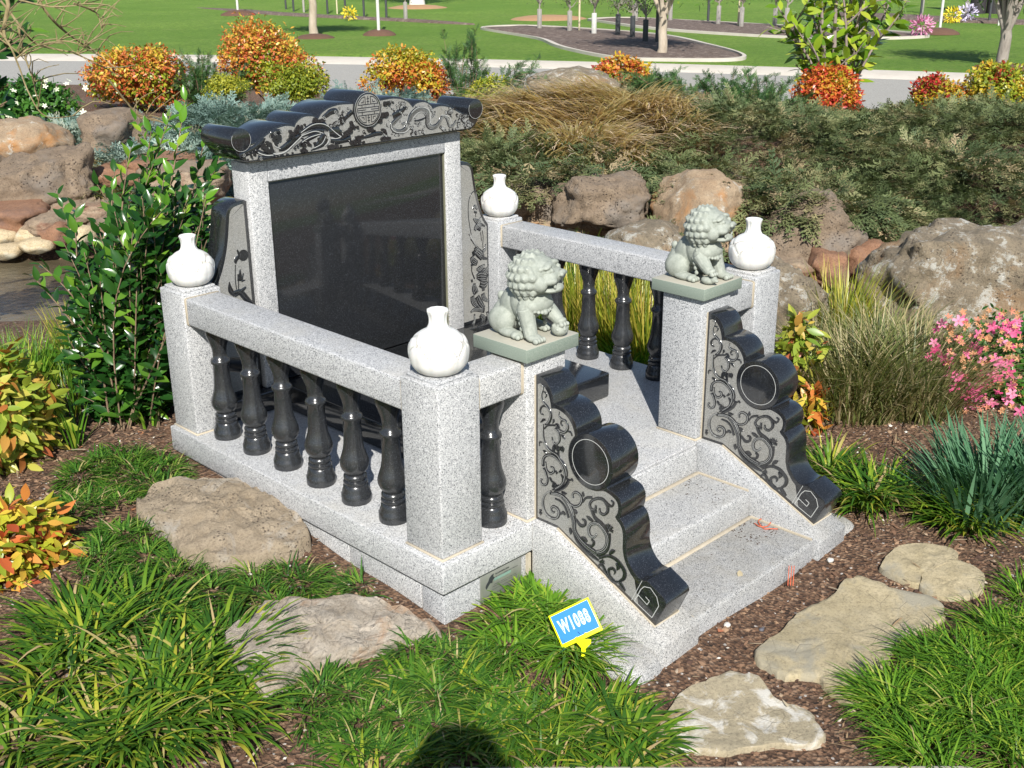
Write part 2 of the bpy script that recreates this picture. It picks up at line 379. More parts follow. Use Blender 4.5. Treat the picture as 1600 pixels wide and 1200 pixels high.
# near grass verge along the road
vm = np.linspace(3.2, 6.4, 30)
def water_mat():
    b = NB('shallow_creek_water'); c = wcoord(b)
    b.base(b.mix(b.ramp(b.noise(3, 4, .6, c), [(.4, 0), (.65, 1)]), (.095, .078, .048), (.15, .125, .08))); b.rough(.12)
    b.bump(b.noise(18, 5, .6, c, 1.0), .02, .35); b.p.inputs['Specular IOR Level'].default_value = .6; return b.m
grid(np.linspace(5.2, 7.2, 6), np.linspace(-7, .3, 6), lambda X, Y, U, V: 0*X-.035, 'water', water_mat())
# concrete path edge at the very bottom (the visitor stands on it)
a0 = GF(250, 1193, 0); a1 = GF(1540, 1190, 0)
path_poly = [xy(2.060, -.62), xy(2.048, .35), xy(2.044, .98), xy(2.0, 1.12), xy(1.0, 1.3), xy(-.6, 1.3), xy(-.6, -1.3), xy(1.0, -1.2), xy(2.02, -.72)]
pth = link('path', prism(path_poly, 'z', -.08, .012, .012), None, conc); tag(pth, kind='structure')
# mulch chips: real pieces over the near bed
def chips(n, ulo, uhi, vlo, vhi, smin, smax, dens=None):
    u = ulo+(uhi-ulo)*rng.random(n)**.9; v = vlo+(vhi-vlo)*rng.random(n); X, Y = xy(u, v)
    inside = (X > -.02) & (X < 1.56) & (Y > -.02) & (Y < 1.35)
    X, Y = X[~inside], Y[~inside]; n = len(X)
    Z = H(X, Y); s = smin+(smax-smin)*rng.random(n)**2
    T = np.array([(1, 0, 0), (0, 1, 0), (-1, 0, 0), (0, -1, 0), (0, 0, .6), (0, 0, -.6)], float)
    Fc = np.array([(0, 1, 4), (1, 2, 4), (2, 3, 4), (3, 0, 4), (1, 0, 5), (2, 1, 5), (3, 2, 5), (0, 3, 5)])
    a = rng.random(n)*6.283; b = (rng.random(n)-.5)*1.2
    asp = .35+.65*rng.random(n)
    lx = T[None, :, 0]*s[:, None]; ly = T[None, :, 1]*(s*asp)[:, None]; lz = T[None, :, 2]*(s*(.4+.5*rng.random(n)))[:, None]
    lx2 = lx*np.cos(b)[:, None]-lz*np.sin(b)[:, None]; lz2 = lx*np.sin(b)[:, None]+lz*np.cos(b)[:, None]
    wx = lx2*np.cos(a)[:, None]-ly*np.sin(a)[:, None]+X[:, None]; wy = lx2*np.sin(a)[:, None]+ly*np.cos(a)[:, None]+Y[:, None]; wz = lz2+Z[:, None]+(s*.25)[:, None]
    V = np.stack([wx, wy, wz], -1).reshape(-1, 3); Q = (Fc[None]+(np.arange(n)*6)[:, None, None]).reshape(-1, 3)
    return V, Q, np.repeat(rng.random(n), 6)
V1, Q1, r1 = chips(24000, 1.95, 4.6, -2.1, 2.2, .0025, .009)
V2, Q2, r2 = chips(7000, 1.95, 4.2, -1.9, 2.0, .006, .015); V1, Q1, r1 = np.concatenate([V1, V2]), np.concatenate([Q1, Q2+len(V1)]), np.concatenate([r1, r2*.95])
o = link('mulch', npmesh(V1, Q1, False, {'rnd': r1}), None, chipm); tag(o, 'loose red brown bark mulch and white pebbles on the bed', 'mulch', kind='stuff')
# carved line work (metres in the plane of each stone face: a, b, width)
T_panel = [[[-0.0086,0.628,0.0019],[-0.0142,0.6313,0.0034],[-0.0187,0.6263,0.003],[-0.0176,0.6189,0.0027],[-0.0132,0.6071,0.0034],[-0.0132,0.5947,0.0042],[-0.02,0.5841,0.005],[-0.0314,0.5765,0.0061],[-0.0405,0.5665,0.0076],[-0.0451,0.5571,0.0084],[-0.0429,0.544,0.0084],[-0.0362,0.5313,0.0077],[-0.0249,0.5235,0.0038]],[[-0.0177,0.6136,0.003],[-0.0267,0.6125,0.0034],[-0.0301,0.6063,0.0038],[-0.0256,0.5984,0.0023]],[[-0.0314,0.5747,0.0038],[-0.0201,0.5743,0.005],[-0.011,0.5673,0.0054],[-0.0076,0.5574,0.0054],[-0.0133,0.55,0.0038],[-0.0213,0.5495,0.0015]],[[-0.0226,0.5111,0.0042],[-0.0362,0.5241,0.0042],[-0.0632,0.5319,0.0042]],[[-0.0541,0.5472,0.0049],[-0.0553,0.5421,0.0061],[-0.052,0.534,0.0019]],[[-0.0751,0.5735,0.0019],[-0.073,0.5632,0.0038],[-0.083,0.5554,0.0045],[-0.0963,0.5539,0.0053],[-0.1041,0.5437,0.0064],[-0.1032,0.5328,0.0068],[-0.0923,0.5207,0.0068],[-0.0767,0.5215,0.0068],[-0.0633,0.5265,0.0057]],[[-0.0941,0.5541,0.0026],[-0.082,0.5489,0.0038],[-0.0814,0.5407,0.0038],[-0.0877,0.5375,0.0019]],[[-0.1043,0.5278,0.0038],[-0.1153,0.5275,0.0041],[-0.1192,0.5189,0.003]],[[-0.0611,0.5241,0.0057],[-0.0723,0.5148,0.0069],[-0.0769,0.5018,0.0069],[-0.0748,0.4904,0.0061],[-0.066,0.4805,0.0054],[-0.0547,0.4825,0.0046],[-0.05,0.4956,0.0027]],[[-0.0192,0.5228,0.0027],[-0.0185,0.5081,0.0042],[-0.0193,0.4883,0.0054],[-0.0251,0.4718,0.0054],[-0.0389,0.4577,0.0058],[-0.0503,0.4539,0.0058]],[[-0.0813,0.5121,0.0011],[-0.0891,0.5082,0.0068],[-0.0981,0.5019,0.0008]],[[-0.0056,0.4567,0.0019],[-0.0055,0.4677,0.0039],[-0.0159,0.4699,0.0019]],[[-0.0549,0.4571,0.0096],[-0.057,0.4705,0.0088],[-0.0637,0.4762,0.0038]],[[-0.0706,0.4619,0.0096],[-0.0716,0.4768,0.0096]],[[-0.0841,0.4661,0.0076],[-0.0839,0.4787,0.0095]],[[-0.01,0.5256,0.0031],[-0.018,0.5342,0.0065],[-0.0282,0.538,0.0031]],[[-0.0621,0.536,0.0034],[-0.0699,0.5347,0.0065],[-0.0756,0.5274,0.0046]],[[-0.0217,0.4726,0.0058],[-0.0297,0.4622,0.0066],[-0.0458,0.4543,0.0073],[-0.0685,0.4504,0.0077],[-0.0821,0.4382,0.0084],[-0.0957,0.4261,0.0084],[-0.1022,0.4099,0.0077],[-0.1017,0.3951,0.0058]],[[-0.0185,0.4033,0.0078],[-0.0196,0.424,0.0078],[-0.0322,0.4381,0.007],[-0.0504,0.4438,0.0066],[-0.0686,0.4394,0.0065],[-0.0845,0.428,0.0069],[-0.0937,0.4126,0.0069],[-0.0961,0.3951,0.0069],[-0.0896,0.3763,0.007],[-0.0717,0.3574,0.0058],[-0.0535,0.3447,0.0043]],[[-0.0277,0.4192,0.0031],[-0.0301,0.4014,0.0039],[-0.0359,0.3921,0.0051],[-0.0462,0.3899,0.0066],[-0.0572,0.399,0.0066],[-0.0552,0.4086,0.0054],[-0.0461,0.4099,0.0027]],[[-0.0208,0.3985,0.0078],[-0.0301,0.3828,0.0066],[-0.0349,0.3676,0.0063],[-0.0303,0.3529,0.0063],[-0.0187,0.3481,0.0051],[-0.0105,0.3539,0.0051],[-0.0105,0.3614,0.0039],[-0.0182,0.3624,0.0024]],[[-0.0183,0.4486,0.0016],[-0.0252,0.4461,0.007],[-0.0321,0.4427,0.0016]],[[-0.0582,0.469,0.0058],[-0.0626,0.4758,0.0115],[-0.0638,0.4653,0.0077]],[[-0.0717,0.4659,0.0096],[-0.075,0.4778,0.0115]],[[-0.0839,0.4769,0.0076],[-0.0907,0.4744,0.005],[-0.089,0.464,0.0023]],[[-0.0729,0.4608,0.0058],[-0.0726,0.4471,0.0058]],[[-0.0633,0.4038,0.0039],[-0.0695,0.3965,0.0066]],[[-0.0757,0.4041,0.0031],[-0.0813,0.4077,0.0066],[-0.0842,0.4142,0.0038]],[[-0.0826,0.3999,0.0039],[-0.0894,0.3911,0.0058],[-0.0873,0.3793,0.0019]],[[-0.0417,0.3773,0.0035],[-0.0464,0.3732,0.0062],[-0.0515,0.3656,0.0027]],[[-0.0534,0.3531,0.0051],[-0.0578,0.3714,0.0058]],[[-0.0557,0.353,0.0059],[-0.067,0.3688,0.0058]],[[-0.058,0.3528,0.0051],[-0.0773,0.3667,0.0047]],[[-0.0512,0.3411,0.0039],[-0.0304,0.3266,0.0047],[-0.0193,0.3076,0.0067],[-0.0177,0.288,0.0091],[-0.026,0.2718,0.006],[-0.0401,0.2615,0.0067],[-0.0611,0.2613,0.0071]],[[-0.1096,0.3903,0.0085],[-0.0987,0.372,0.0089],[-0.0808,0.3549,0.0078],[-0.0604,0.3414,0.0051]],[[-0.1029,0.3927,0.005],[-0.1151,0.3931,0.0035],[-0.1206,0.3976,0.005],[-0.1247,0.3926,0.0023]],[[-0.0443,0.3313,0.0059],[-0.0719,0.3378,0.009],[-0.0946,0.3353,0.0097],[-0.1128,0.323,0.0105],[-0.1243,0.3065,0.0113],[-0.1313,0.2865,0.0117]],[[-0.0628,0.3226,0.0035],[-0.0835,0.3203,0.0051],[-0.0995,0.3071,0.0055],[-0.1112,0.283,0.0059]],[[-0.0308,0.262,0.004],[-0.0541,0.2607,0.0051],[-0.0703,0.2684,0.0067],[-0.077,0.2841,0.0079],[-0.0711,0.2953,0.0071],[-0.0562,0.2966,0.0063],[-0.0481,0.2853,0.0055],[-0.0563,0.2787,0.0047],[-0.062,0.2854,0.0028]],[[-0.1128,0.3267,0.0027],[-0.1307,0.3236,0.0058],[-0.1483,0.3335,0.0069],[-0.1557,0.3508,0.0061],[-0.1489,0.3631,0.0061],[-0.1334,0.3652,0.0058],[-0.1242,0.3547,0.0054],[-0.1281,0.3464,0.0023]],[[-0.0854,0.3508,0.0027],[-0.0933,0.3479,0.0089],[-0.1052,0.3505,0.0012]],[[-0.1596,0.3759,0.0011],[-0.1597,0.3686,0.0065],[-0.1631,0.3625,0.0027]],[[-0.1287,0.3136,0.0019],[-0.1354,0.3095,0.0085],[-0.1426,0.3059,0.0015]],[[-0.0839,0.2846,0.0039],[-0.0918,0.2912,0.0078],[-0.0998,0.2865,0.0039]],[[-0.0084,0.2723,0.0056],[-0.0107,0.2664,0.008]],[[-0.006,0.2628,0.0048],[-0.0143,0.258,0.0088]],[[-0.1596,0.3452,0.004],[-0.1708,0.3614,0.0057],[-0.1934,0.3705,0.0057]],[[-0.2035,0.3522,0.0046],[-0.2022,0.3394,0.0063],[-0.1909,0.3355,0.0063],[-0.1832,0.3452,0.0063],[-0.1904,0.36,0.0068],[-0.2094,0.3733,0.0068],[-0.2285,0.3758,0.0073],[-0.2415,0.3641,0.0079],[-0.2426,0.3482,0.0079],[-0.2312,0.3347,0.0068],[-0.2184,0.3369,0.0057],[-0.2165,0.3485,0.0034]],[[-0.2317,0.3756,0.0056],[-0.2446,0.3679,0.0068],[-0.2566,0.3672,0.0051],[-0.2615,0.3786,0.0045],[-0.2536,0.3831,0.0022]],[[-0.1894,0.3336,0.0063],[-0.2028,0.3149,0.0097],[-0.2273,0.3045,0.0103],[-0.2454,0.2877,0.0086]],[[-0.2007,0.334,0.0069],[-0.2088,0.3335,0.0057]],[[-0.1735,0.3105,0.0017],[-0.1835,0.3066,0.0086],[-0.1966,0.303,0.0034]],[[-0.2042,0.2599,0.0023],[-0.2072,0.2694,0.0046],[-0.1993,0.2581,0.0064],[-0.1862,0.2588,0.007],[-0.1809,0.2737,0.0081],[-0.1887,0.2918,0.0086],[-0.2112,0.3014,0.008],[-0.2308,0.292,0.0091],[-0.2442,0.2748,0.0109],[-0.2423,0.2492,0.0109],[-0.2262,0.2277,0.0098],[-0.2004,0.215,0.0076]],[[-0.2501,0.2894,0.0085],[-0.2516,0.261,0.0057],[-0.2422,0.2324,0.0063],[-0.2168,0.2114,0.007]],[[-0.2433,0.3048,0.0074],[-0.2368,0.3066,0.0057]],[[-0.2466,0.3005,0.0074],[-0.2493,0.3152,0.0074]],[[-0.2498,0.3003,0.0074],[-0.2621,0.3117,0.0068]],[[-0.2514,0.2995,0.0068],[-0.2641,0.2974,0.0051]],[[-0.0878,0.3358,0.0076],[-0.1032,0.3257,0.0099],[-0.1187,0.3045,0.0117],[-0.1292,0.2801,0.0123],[-0.133,0.2533,0.0111],[-0.1535,0.2325,0.0117],[-0.1771,0.2216,0.0123],[-0.2036,0.2162,0.0116],[-0.2218,0.2105,0.0087]],[[-0.128,0.2514,0.0047],[-0.1402,0.2275,0.0065],[-0.1674,0.2094,0.0076],[-0.1974,0.2011,0.0087],[-0.2189,0.1967,0.0035]],[[-0.1375,0.2887,0.0041],[-0.1527,0.276,0.0076],[-0.1675,0.2814,0.007],[-0.1689,0.2944,0.0058],[-0.159,0.2964,0.0029]],[[-0.1567,0.2422,0.0047],[-0.1684,0.2409,0.0099],[-0.1775,0.2359,0.0041]],[[-0.1913,0.2495,0.0035],[-0.1997,0.2442,0.0064],[-0.195,0.2313,0.0064],[-0.1803,0.2285,0.0029]],[[-0.1161,0.2556,0.0059],[-0.119,0.2452,0.0082],[-0.1204,0.2373,0.0018]],[[-0.2535,0.2298,0.0057],[-0.2612,0.2397,0.0109],[-0.2721,0.2467,0.0023]],[[-0.127,0.313,0.0035],[-0.1354,0.309,0.0099],[-0.1415,0.3056,0.0023]],[[-0.2203,0.2057,0.0058],[-0.2489,0.2225,0.0069],[-0.2745,0.2226,0.008],[-0.2939,0.2108,0.0092],[-0.3045,0.1955,0.0097],[-0.3013,0.1775,0.0092],[-0.2891,0.1655,0.0058]],[[-0.2923,0.1654,0.0046],[-0.2703,0.155,0.007],[-0.254,0.1611,0.007],[-0.2407,0.1728,0.0076],[-0.2322,0.1864,0.007],[-0.2192,0.1841,0.0052],[-0.2178,0.175,0.0029]],[[-0.2717,0.1598,0.0029],[-0.2554,0.1674,0.0058],[-0.2517,0.1828,0.0075],[-0.2643,0.1921,0.0069],[-0.2731,0.1871,0.0052],[-0.2711,0.1779,0.0023]],[[-0.2222,0.1938,0.0064],[-0.2349,0.2058,0.0075]],[[-0.2238,0.1944,0.0064],[-0.2383,0.1987,0.0064]],[[-0.2748,0.2116,0.0023],[-0.283,0.2037,0.0098],[-0.2802,0.1942,0.004]],[[-0.2892,0.1613,0.0087],[-0.2976,0.1506,0.0116],[-0.3082,0.1438,0.0046]],[[-0.2896,0.1502,0.0052],[-0.3023,0.1498,0.0075]]]
T_fret = [[[-0.3282,0.1254,0.0017],[-0.3591,0.1939,0.0016]],[[-0.3372,0.1259,0.0021],[-0.3941,0.1017,0.0021],[-0.4141,0.1437,0.0021],[-0.4065,0.1664,0.002],[-0.386,0.1838,0.002],[-0.3663,0.1797,0.0021],[-0.3558,0.1673,0.0021],[-0.3372,0.1259,0.0021]],[[-0.3499,0.1475,0.0021],[-0.3773,0.132,0.0021],[-0.3846,0.1452,0.0021],[-0.3719,0.1527,0.0021]],[[-0.3379,0.1315,0.0017],[-0.3499,0.1475,0.0017],[-0.3444,0.1493,0.0017]]]
T_cap = [[[0.9131,1.1531,0.0104],[0.8896,1.1403,0.0156],[0.8687,1.1231,0.0166],[0.879,1.1048,0.0166],[0.9073,1.0985,0.0156],[0.9324,1.1099,0.0146],[0.9288,1.1233,0.012],[0.9115,1.123,0.0063]],[[0.928,1.1082,0.0131],[0.9465,1.1302,0.0183],[0.9592,1.1507,0.0194],[0.9831,1.1636,0.0195],[1.0097,1.1643,0.0201],[1.0283,1.1505,0.0202],[1.0303,1.1283,0.0202],[1.0309,1.1083,0.0197],[1.0485,1.0976,0.0187],[1.0728,1.1017,0.016],[1.0886,1.1157,0.0134],[1.0982,1.1281,0.0118],[1.1151,1.1287,0.0108],[1.1252,1.112,0.0108],[1.1338,1.0931,0.0103],[1.1509,1.0935,0.0092],[1.1623,1.1059,0.0076],[1.178,1.1066,0.0027]],[[0.8733,1.1527,0.0181],[0.8877,1.1577,0.0233],[0.905,1.1625,0.0234],[0.9197,1.1696,0.0156],[0.9346,1.179,0.0078]],[[0.8827,1.1689,0.0104],[0.8747,1.1782,0.0078],[0.8638,1.1835,0.0026]],[[0.9024,1.167,0.0094],[0.8946,1.1806,0.0062],[0.8923,1.1894,0.0021]],[[0.9107,1.1619,0.0078],[0.9302,1.1514,0.0063],[0.939,1.1527,0.0021]],[[0.8528,1.1398,0.0036],[0.8463,1.1255,0.0077],[0.8654,1.1149,0.0052]],[[0.9491,1.1234,0.0131],[0.9596,1.1005,0.0158],[0.9558,1.0833,0.0079]],[[0.9697,1.1278,0.0053],[0.9903,1.1279,0.0069],[1.0141,1.1321,0.0053],[1.0262,1.1375,0.0021]],[[0.9754,1.1251,0.0042],[0.9808,1.1158,0.0063],[0.9957,1.1186,0.0021]],[[0.8343,1.1117,0.0155],[0.8422,1.1023,0.0181],[0.839,1.0962,0.0103]],[[0.833,1.0904,0.018],[0.8495,1.0842,0.0129]],[[0.8609,1.0851,0.0036],[0.8895,1.0884,0.0068],[0.9125,1.0881,0.0037]],[[0.9559,1.0855,0.0158],[0.9825,1.0892,0.0185],[1.0094,1.0929,0.0132]],[[1.0118,1.0816,0.0106],[1.0062,1.0888,0.0132]],[[1.0908,1.0931,0.0188],[1.1058,1.0848,0.0161]],[[1.1149,1.0816,0.0081],[1.1678,1.0827,0.0163]],[[1.1171,1.1419,0.0135],[1.1388,1.1442,0.0216],[1.1575,1.1492,0.0108]],[[1.133,1.1559,0.0135],[1.1414,1.1305,0.0108]],[[1.1724,1.1275,0.0163],[1.1974,1.125,0.0245],[1.2194,1.1206,0.0164]],[[1.1655,1.1101,0.0109],[1.1906,1.1076,0.0245],[1.222,1.0998,0.0164]],[[1.2089,1.0852,0.0164],[1.2441,1.0884,0.0165]],[[1.1846,1.1172,0.0136],[1.1742,1.0888,0.0109]],[[0.8372,1.1606,0.018],[0.8457,1.1618,0.0206]],[[0.8395,1.1985,0.0154],[0.8564,1.2012,0.0155],[0.8733,1.2028,0.0052]],[[0.9069,1.1966,0.0104],[0.9209,1.191,0.0208],[0.9296,1.1945,0.0078]],[[0.9088,1.1793,0.013],[0.9234,1.1843,0.013]],[[1.0369,1.176,0.0069],[1.0481,1.1596,0.008],[1.0564,1.1433,0.0064]],[[1.0501,1.1351,0.0053],[1.0658,1.1513,0.0027]],[[0.4656,1.0971,0.0049],[0.4911,1.1062,0.0098],[0.5169,1.1155,0.0147],[0.5531,1.1277,0.0173],[0.5743,1.1377,0.0148]],[[0.4915,1.1385,0.0049],[0.5147,1.1481,0.0147],[0.5403,1.1555,0.0221],[0.5655,1.1549,0.0247],[0.5856,1.1508,0.0248],[0.6024,1.1367,0.0149]],[[0.498,1.1277,0.0049],[0.5285,1.1345,0.0147],[0.559,1.1373,0.0173],[0.5843,1.1345,0.0149]],[[0.6042,1.1262,0.0224],[0.625,1.1281,0.0374],[0.6454,1.1217,0.035],[0.6561,1.1247,0.015]],[[0.6112,1.1501,0.0199],[0.6348,1.1538,0.0274],[0.6587,1.1596,0.015]],[[0.6324,1.1561,0.0125],[0.6491,1.1709,0.0115],[0.6398,1.1862,0.002]],[[0.643,1.1592,0.01],[0.6598,1.1739,0.01],[0.6583,1.1885,0.002]],[[0.6535,1.1601,0.01],[0.6728,1.1727,0.01],[0.6973,1.1826,0.0025]],[[0.6576,1.1453,0.005],[0.6612,1.1573,0.01],[0.689,1.1773,0.0151],[0.7029,1.1862,0.0176]],[[0.5885,1.1238,0.0198],[0.5774,1.1127,0.0272],[0.5661,1.0996,0.0247],[0.5401,1.0924,0.0049]],[[0.5926,1.111,0.0149],[0.5811,1.0958,0.0149],[0.5573,1.0862,0.0099],[0.5264,1.0796,0.0025]],[[0.5779,1.1188,0.0124],[0.5513,1.1054,0.0123],[0.5276,1.0938,0.003]],[[0.5442,1.1713,0.0172],[0.5521,1.1766,0.0148],[0.5565,1.168,0.0099]],[[0.5667,1.169,0.0148],[0.5818,1.1675,0.0148]],[[0.5826,1.1776,0.0124],[0.6011,1.1859,0.0173],[0.6145,1.1927,0.0199],[0.6353,1.1948,0.0174],[0.6452,1.1877,0.0075]],[[0.4957,1.1582,0.0147],[0.4758,1.1563,0.0195],[0.5085,1.1629,0.0098]],[[0.4697,1.1429,0.017],[0.4845,1.1433,0.0122],[0.4974,1.1217,0.0073]],[[0.5158,1.1034,0.0196],[0.4982,1.1014,0.022],[0.5229,1.0985,0.0098]],[[0.4916,1.0838,0.0147],[0.5088,1.0797,0.0172]],[[0.6949,1.1497,0.0201],[0.6993,1.1367,0.0227],[0.7181,1.1368,0.0126]],[[0.6879,1.1254,0.0277],[0.6714,1.1168,0.0276],[0.6549,1.1082,0.0175]],[[0.6075,1.1031,0.0149],[0.633,1.0961,0.02],[0.6592,1.0952,0.0151],[0.6914,1.0999,0.0227]],[[0.5982,1.0835,0.0174],[0.6214,1.0808,0.0275],[0.6475,1.0798,0.0125]],[[0.6903,1.0853,0.0202],[0.7119,1.087,0.0278],[0.7413,1.0815,0.0102]],[[0.7128,1.0996,0.0177],[0.7372,1.1011,0.0152]],[[0.749,1.1146,0.0051],[0.7712,1.1207,0.0229],[0.79,1.1144,0.0077]],[[0.745,1.096,0.0076],[0.7725,1.0993,0.0128],[0.7948,1.1032,0.0154],[0.8337,1.1011,0.0129]],[[0.8232,1.1129,0.0129],[0.8394,1.1026,0.0129]],[[0.8214,1.0831,0.0154],[0.8523,1.0839,0.0181]],[[0.8151,1.1627,0.0179],[0.843,1.1642,0.0232]],[[0.8004,1.1473,0.0154],[0.8168,1.1456,0.0154]],[[0.8201,1.1982,0.0103],[0.8479,1.1998,0.0206],[0.8732,1.2018,0.0041]],[[0.2613,1.0939,0.0142],[0.2802,1.0994,0.0213],[0.2992,1.1049,0.0214],[0.3234,1.1139,0.0215],[0.3485,1.1306,0.0144],[0.3585,1.1374,0.0038]],[[0.2877,1.0828,0.0048],[0.3072,1.0922,0.0119],[0.3222,1.1022,0.0095]],[[0.3157,1.1069,0.0143],[0.3334,1.0969,0.0143],[0.3584,1.0879,0.012],[0.3843,1.0847,0.0072]],[[0.3247,1.0801,0.0191],[0.343,1.0759,0.0168],[0.3666,1.0749,0.0144],[0.3908,1.0779,0.0145]],[[0.3956,1.0773,0.0145],[0.4247,1.0778,0.0145],[0.454,1.0782,0.0073]],[[0.3469,1.115,0.0215],[0.3621,1.1013,0.024],[0.3754,1.0918,0.012]],[[0.3621,1.1251,0.0144],[0.3728,1.114,0.0192],[0.3762,1.0997,0.012]],[[0.3823,1.1386,0.0072],[0.3858,1.1501,0.0144],[0.4004,1.1525,0.0169],[0.4195,1.1524,0.0145]],[[0.3894,1.1378,0.0144],[0.4085,1.1377,0.0169]],[[0.3863,1.1303,0.012],[0.3966,1.1132,0.0121]],[[0.3903,1.1219,0.0144],[0.4104,1.1315,0.0097]],[[0.4046,1.0963,0.0121],[0.4243,1.0999,0.0194],[0.4472,1.1113,0.0219],[0.4679,1.123,0.017],[0.4934,1.1323,0.0147]],[[0.4531,1.1487,0.0146],[0.4619,1.1378,0.017],[0.4492,1.1332,0.0097]],[[0.4385,1.1224,0.0073],[0.4636,1.1296,0.0122]],[[0.4628,1.0934,0.0073],[0.481,1.1034,0.0098],[0.4913,1.1082,0.0073]],[[0.4702,1.1489,0.0146],[0.4855,1.1553,0.0146]]]
T_capline = [[[0.318,1.1066,0.0029],[0.3309,1.0952,0.0029],[0.3558,1.0852,0.0029],[0.3818,1.083,0.0029]],[[0.366,1.1168,0.0029],[0.3715,1.1002,0.0029],[0.3845,1.0867,0.0029],[0.4059,1.0841,0.0029],[0.4306,1.0891,0.0029],[0.4564,1.1042,0.0029],[0.4931,1.1283,0.0029]],[[0.3855,1.1224,0.0024],[0.3891,1.1101,0.0024],[0.4098,1.0997,0.0024]],[[0.4916,1.1405,0.0022],[0.533,1.1583,0.0022],[0.566,1.161,0.0022],[0.5959,1.1517,0.0022],[0.625,1.1281,0.0022],[0.6497,1.1087,0.0023]],[[0.4932,1.1303,0.0022],[0.544,1.1389,0.0022],[0.5787,1.129,0.0022]],[[0.4654,1.0951,0.0022],[0.5172,1.1195,0.0022],[0.5684,1.1281,0.0022]],[[0.608,1.1093,0.0022],[0.6338,1.1064,0.0022],[0.6552,1.1123,0.0023],[0.6558,1.1206,0.0023]],[[0.6353,1.16,0.002],[0.6497,1.1791,0.002]],[[0.6479,1.1545,0.002],[0.6647,1.1693,0.002]],[[0.588,1.1177,0.0022],[0.571,1.097,0.0022],[0.5396,1.0863,0.0022]],[[0.599,1.1268,0.0022],[0.5997,1.102,0.0022],[0.5805,1.0876,0.0022]],[[0.8636,1.1323,0.0021],[0.8653,1.1127,0.0021],[0.89,1.0971,0.0021],[0.9244,1.0955,0.0021],[0.9483,1.1082,0.0021]],[[0.9566,1.1575,0.0021],[0.9805,1.1704,0.0021],[1.0071,1.1722,0.0021],[1.0332,1.161,0.0021],[1.0428,1.1403,0.0021],[1.0404,1.1184,0.0021],[1.0489,1.1065,0.0021]],[[1.0924,1.1354,0.0021],[1.1137,1.1333,0.0022],[1.1349,1.1222,0.0022],[1.1403,1.1014,0.0022]],[[0.9644,1.1393,0.0016],[0.9857,1.1546,0.0016],[1.0092,1.1545,0.0016],[1.0205,1.1425,0.0016]]]
T_curl = [[0.6326,1.193],[0.5877,1.1771],[0.5466,1.1711],[0.4807,1.1558],[0.7027,1.1468],[0.6895,1.1294],[0.6765,1.1141],[0.6992,1.0969],[0.7171,1.0843],[0.6242,1.0836],[0.5158,1.1034],[0.5065,1.082],[0.7698,1.1197],[0.8278,1.0974],[0.8382,1.0834],[0.8395,1.1985],[0.8429,1.1621],[0.2753,1.0961],[0.3362,1.0787],[0.3951,1.1471],[0.4171,1.1526],[0.4805,1.1538],[1.139,1.1509],[1.1171,1.1419],[1.1849,1.1285],[1.2032,1.1063],[1.2249,1.0881],[1.103,1.0918],[1.1616,1.0856],[0.9883,1.0864],[0.9587,1.083],[0.9209,1.191],[0.8391,1.0983]]
T_wingL = [[[0.2759,0.7681,0.053]],[[0.2584,0.7906,0.0041],[0.2643,0.772,0.0122],[0.2508,0.757,0.0138],[0.2497,0.7466,0.0057]],[[0.2474,0.7436,0.0028],[0.2422,0.6952,0.0029],[0.2428,0.663,0.0029]],[[0.2536,0.6893,0.0029],[0.2504,0.6597,0.0029]],[[0.2633,0.7246,0.0033],[0.2616,0.709,0.0106],[0.2634,0.6873,0.0123]],[[0.2538,0.7106,0.0049],[0.2555,0.6889,0.0123]],[[0.2738,0.7101,0.0033],[0.2657,0.6904,0.0098]],[[0.2773,0.6863,0.0033],[0.2632,0.6856,0.0082]],[[0.2194,0.6927,0.0024],[0.221,0.664,0.0179],[0.2347,0.6433,0.0123]],[[0.2789,0.6627,0.0066],[0.2597,0.6524,0.0139],[0.2343,0.6398,0.0065]],[[0.2276,0.652,0.0122],[0.2554,0.6497,0.0205],[0.2769,0.6235,0.0206],[0.2993,0.6041,0.0066]]]
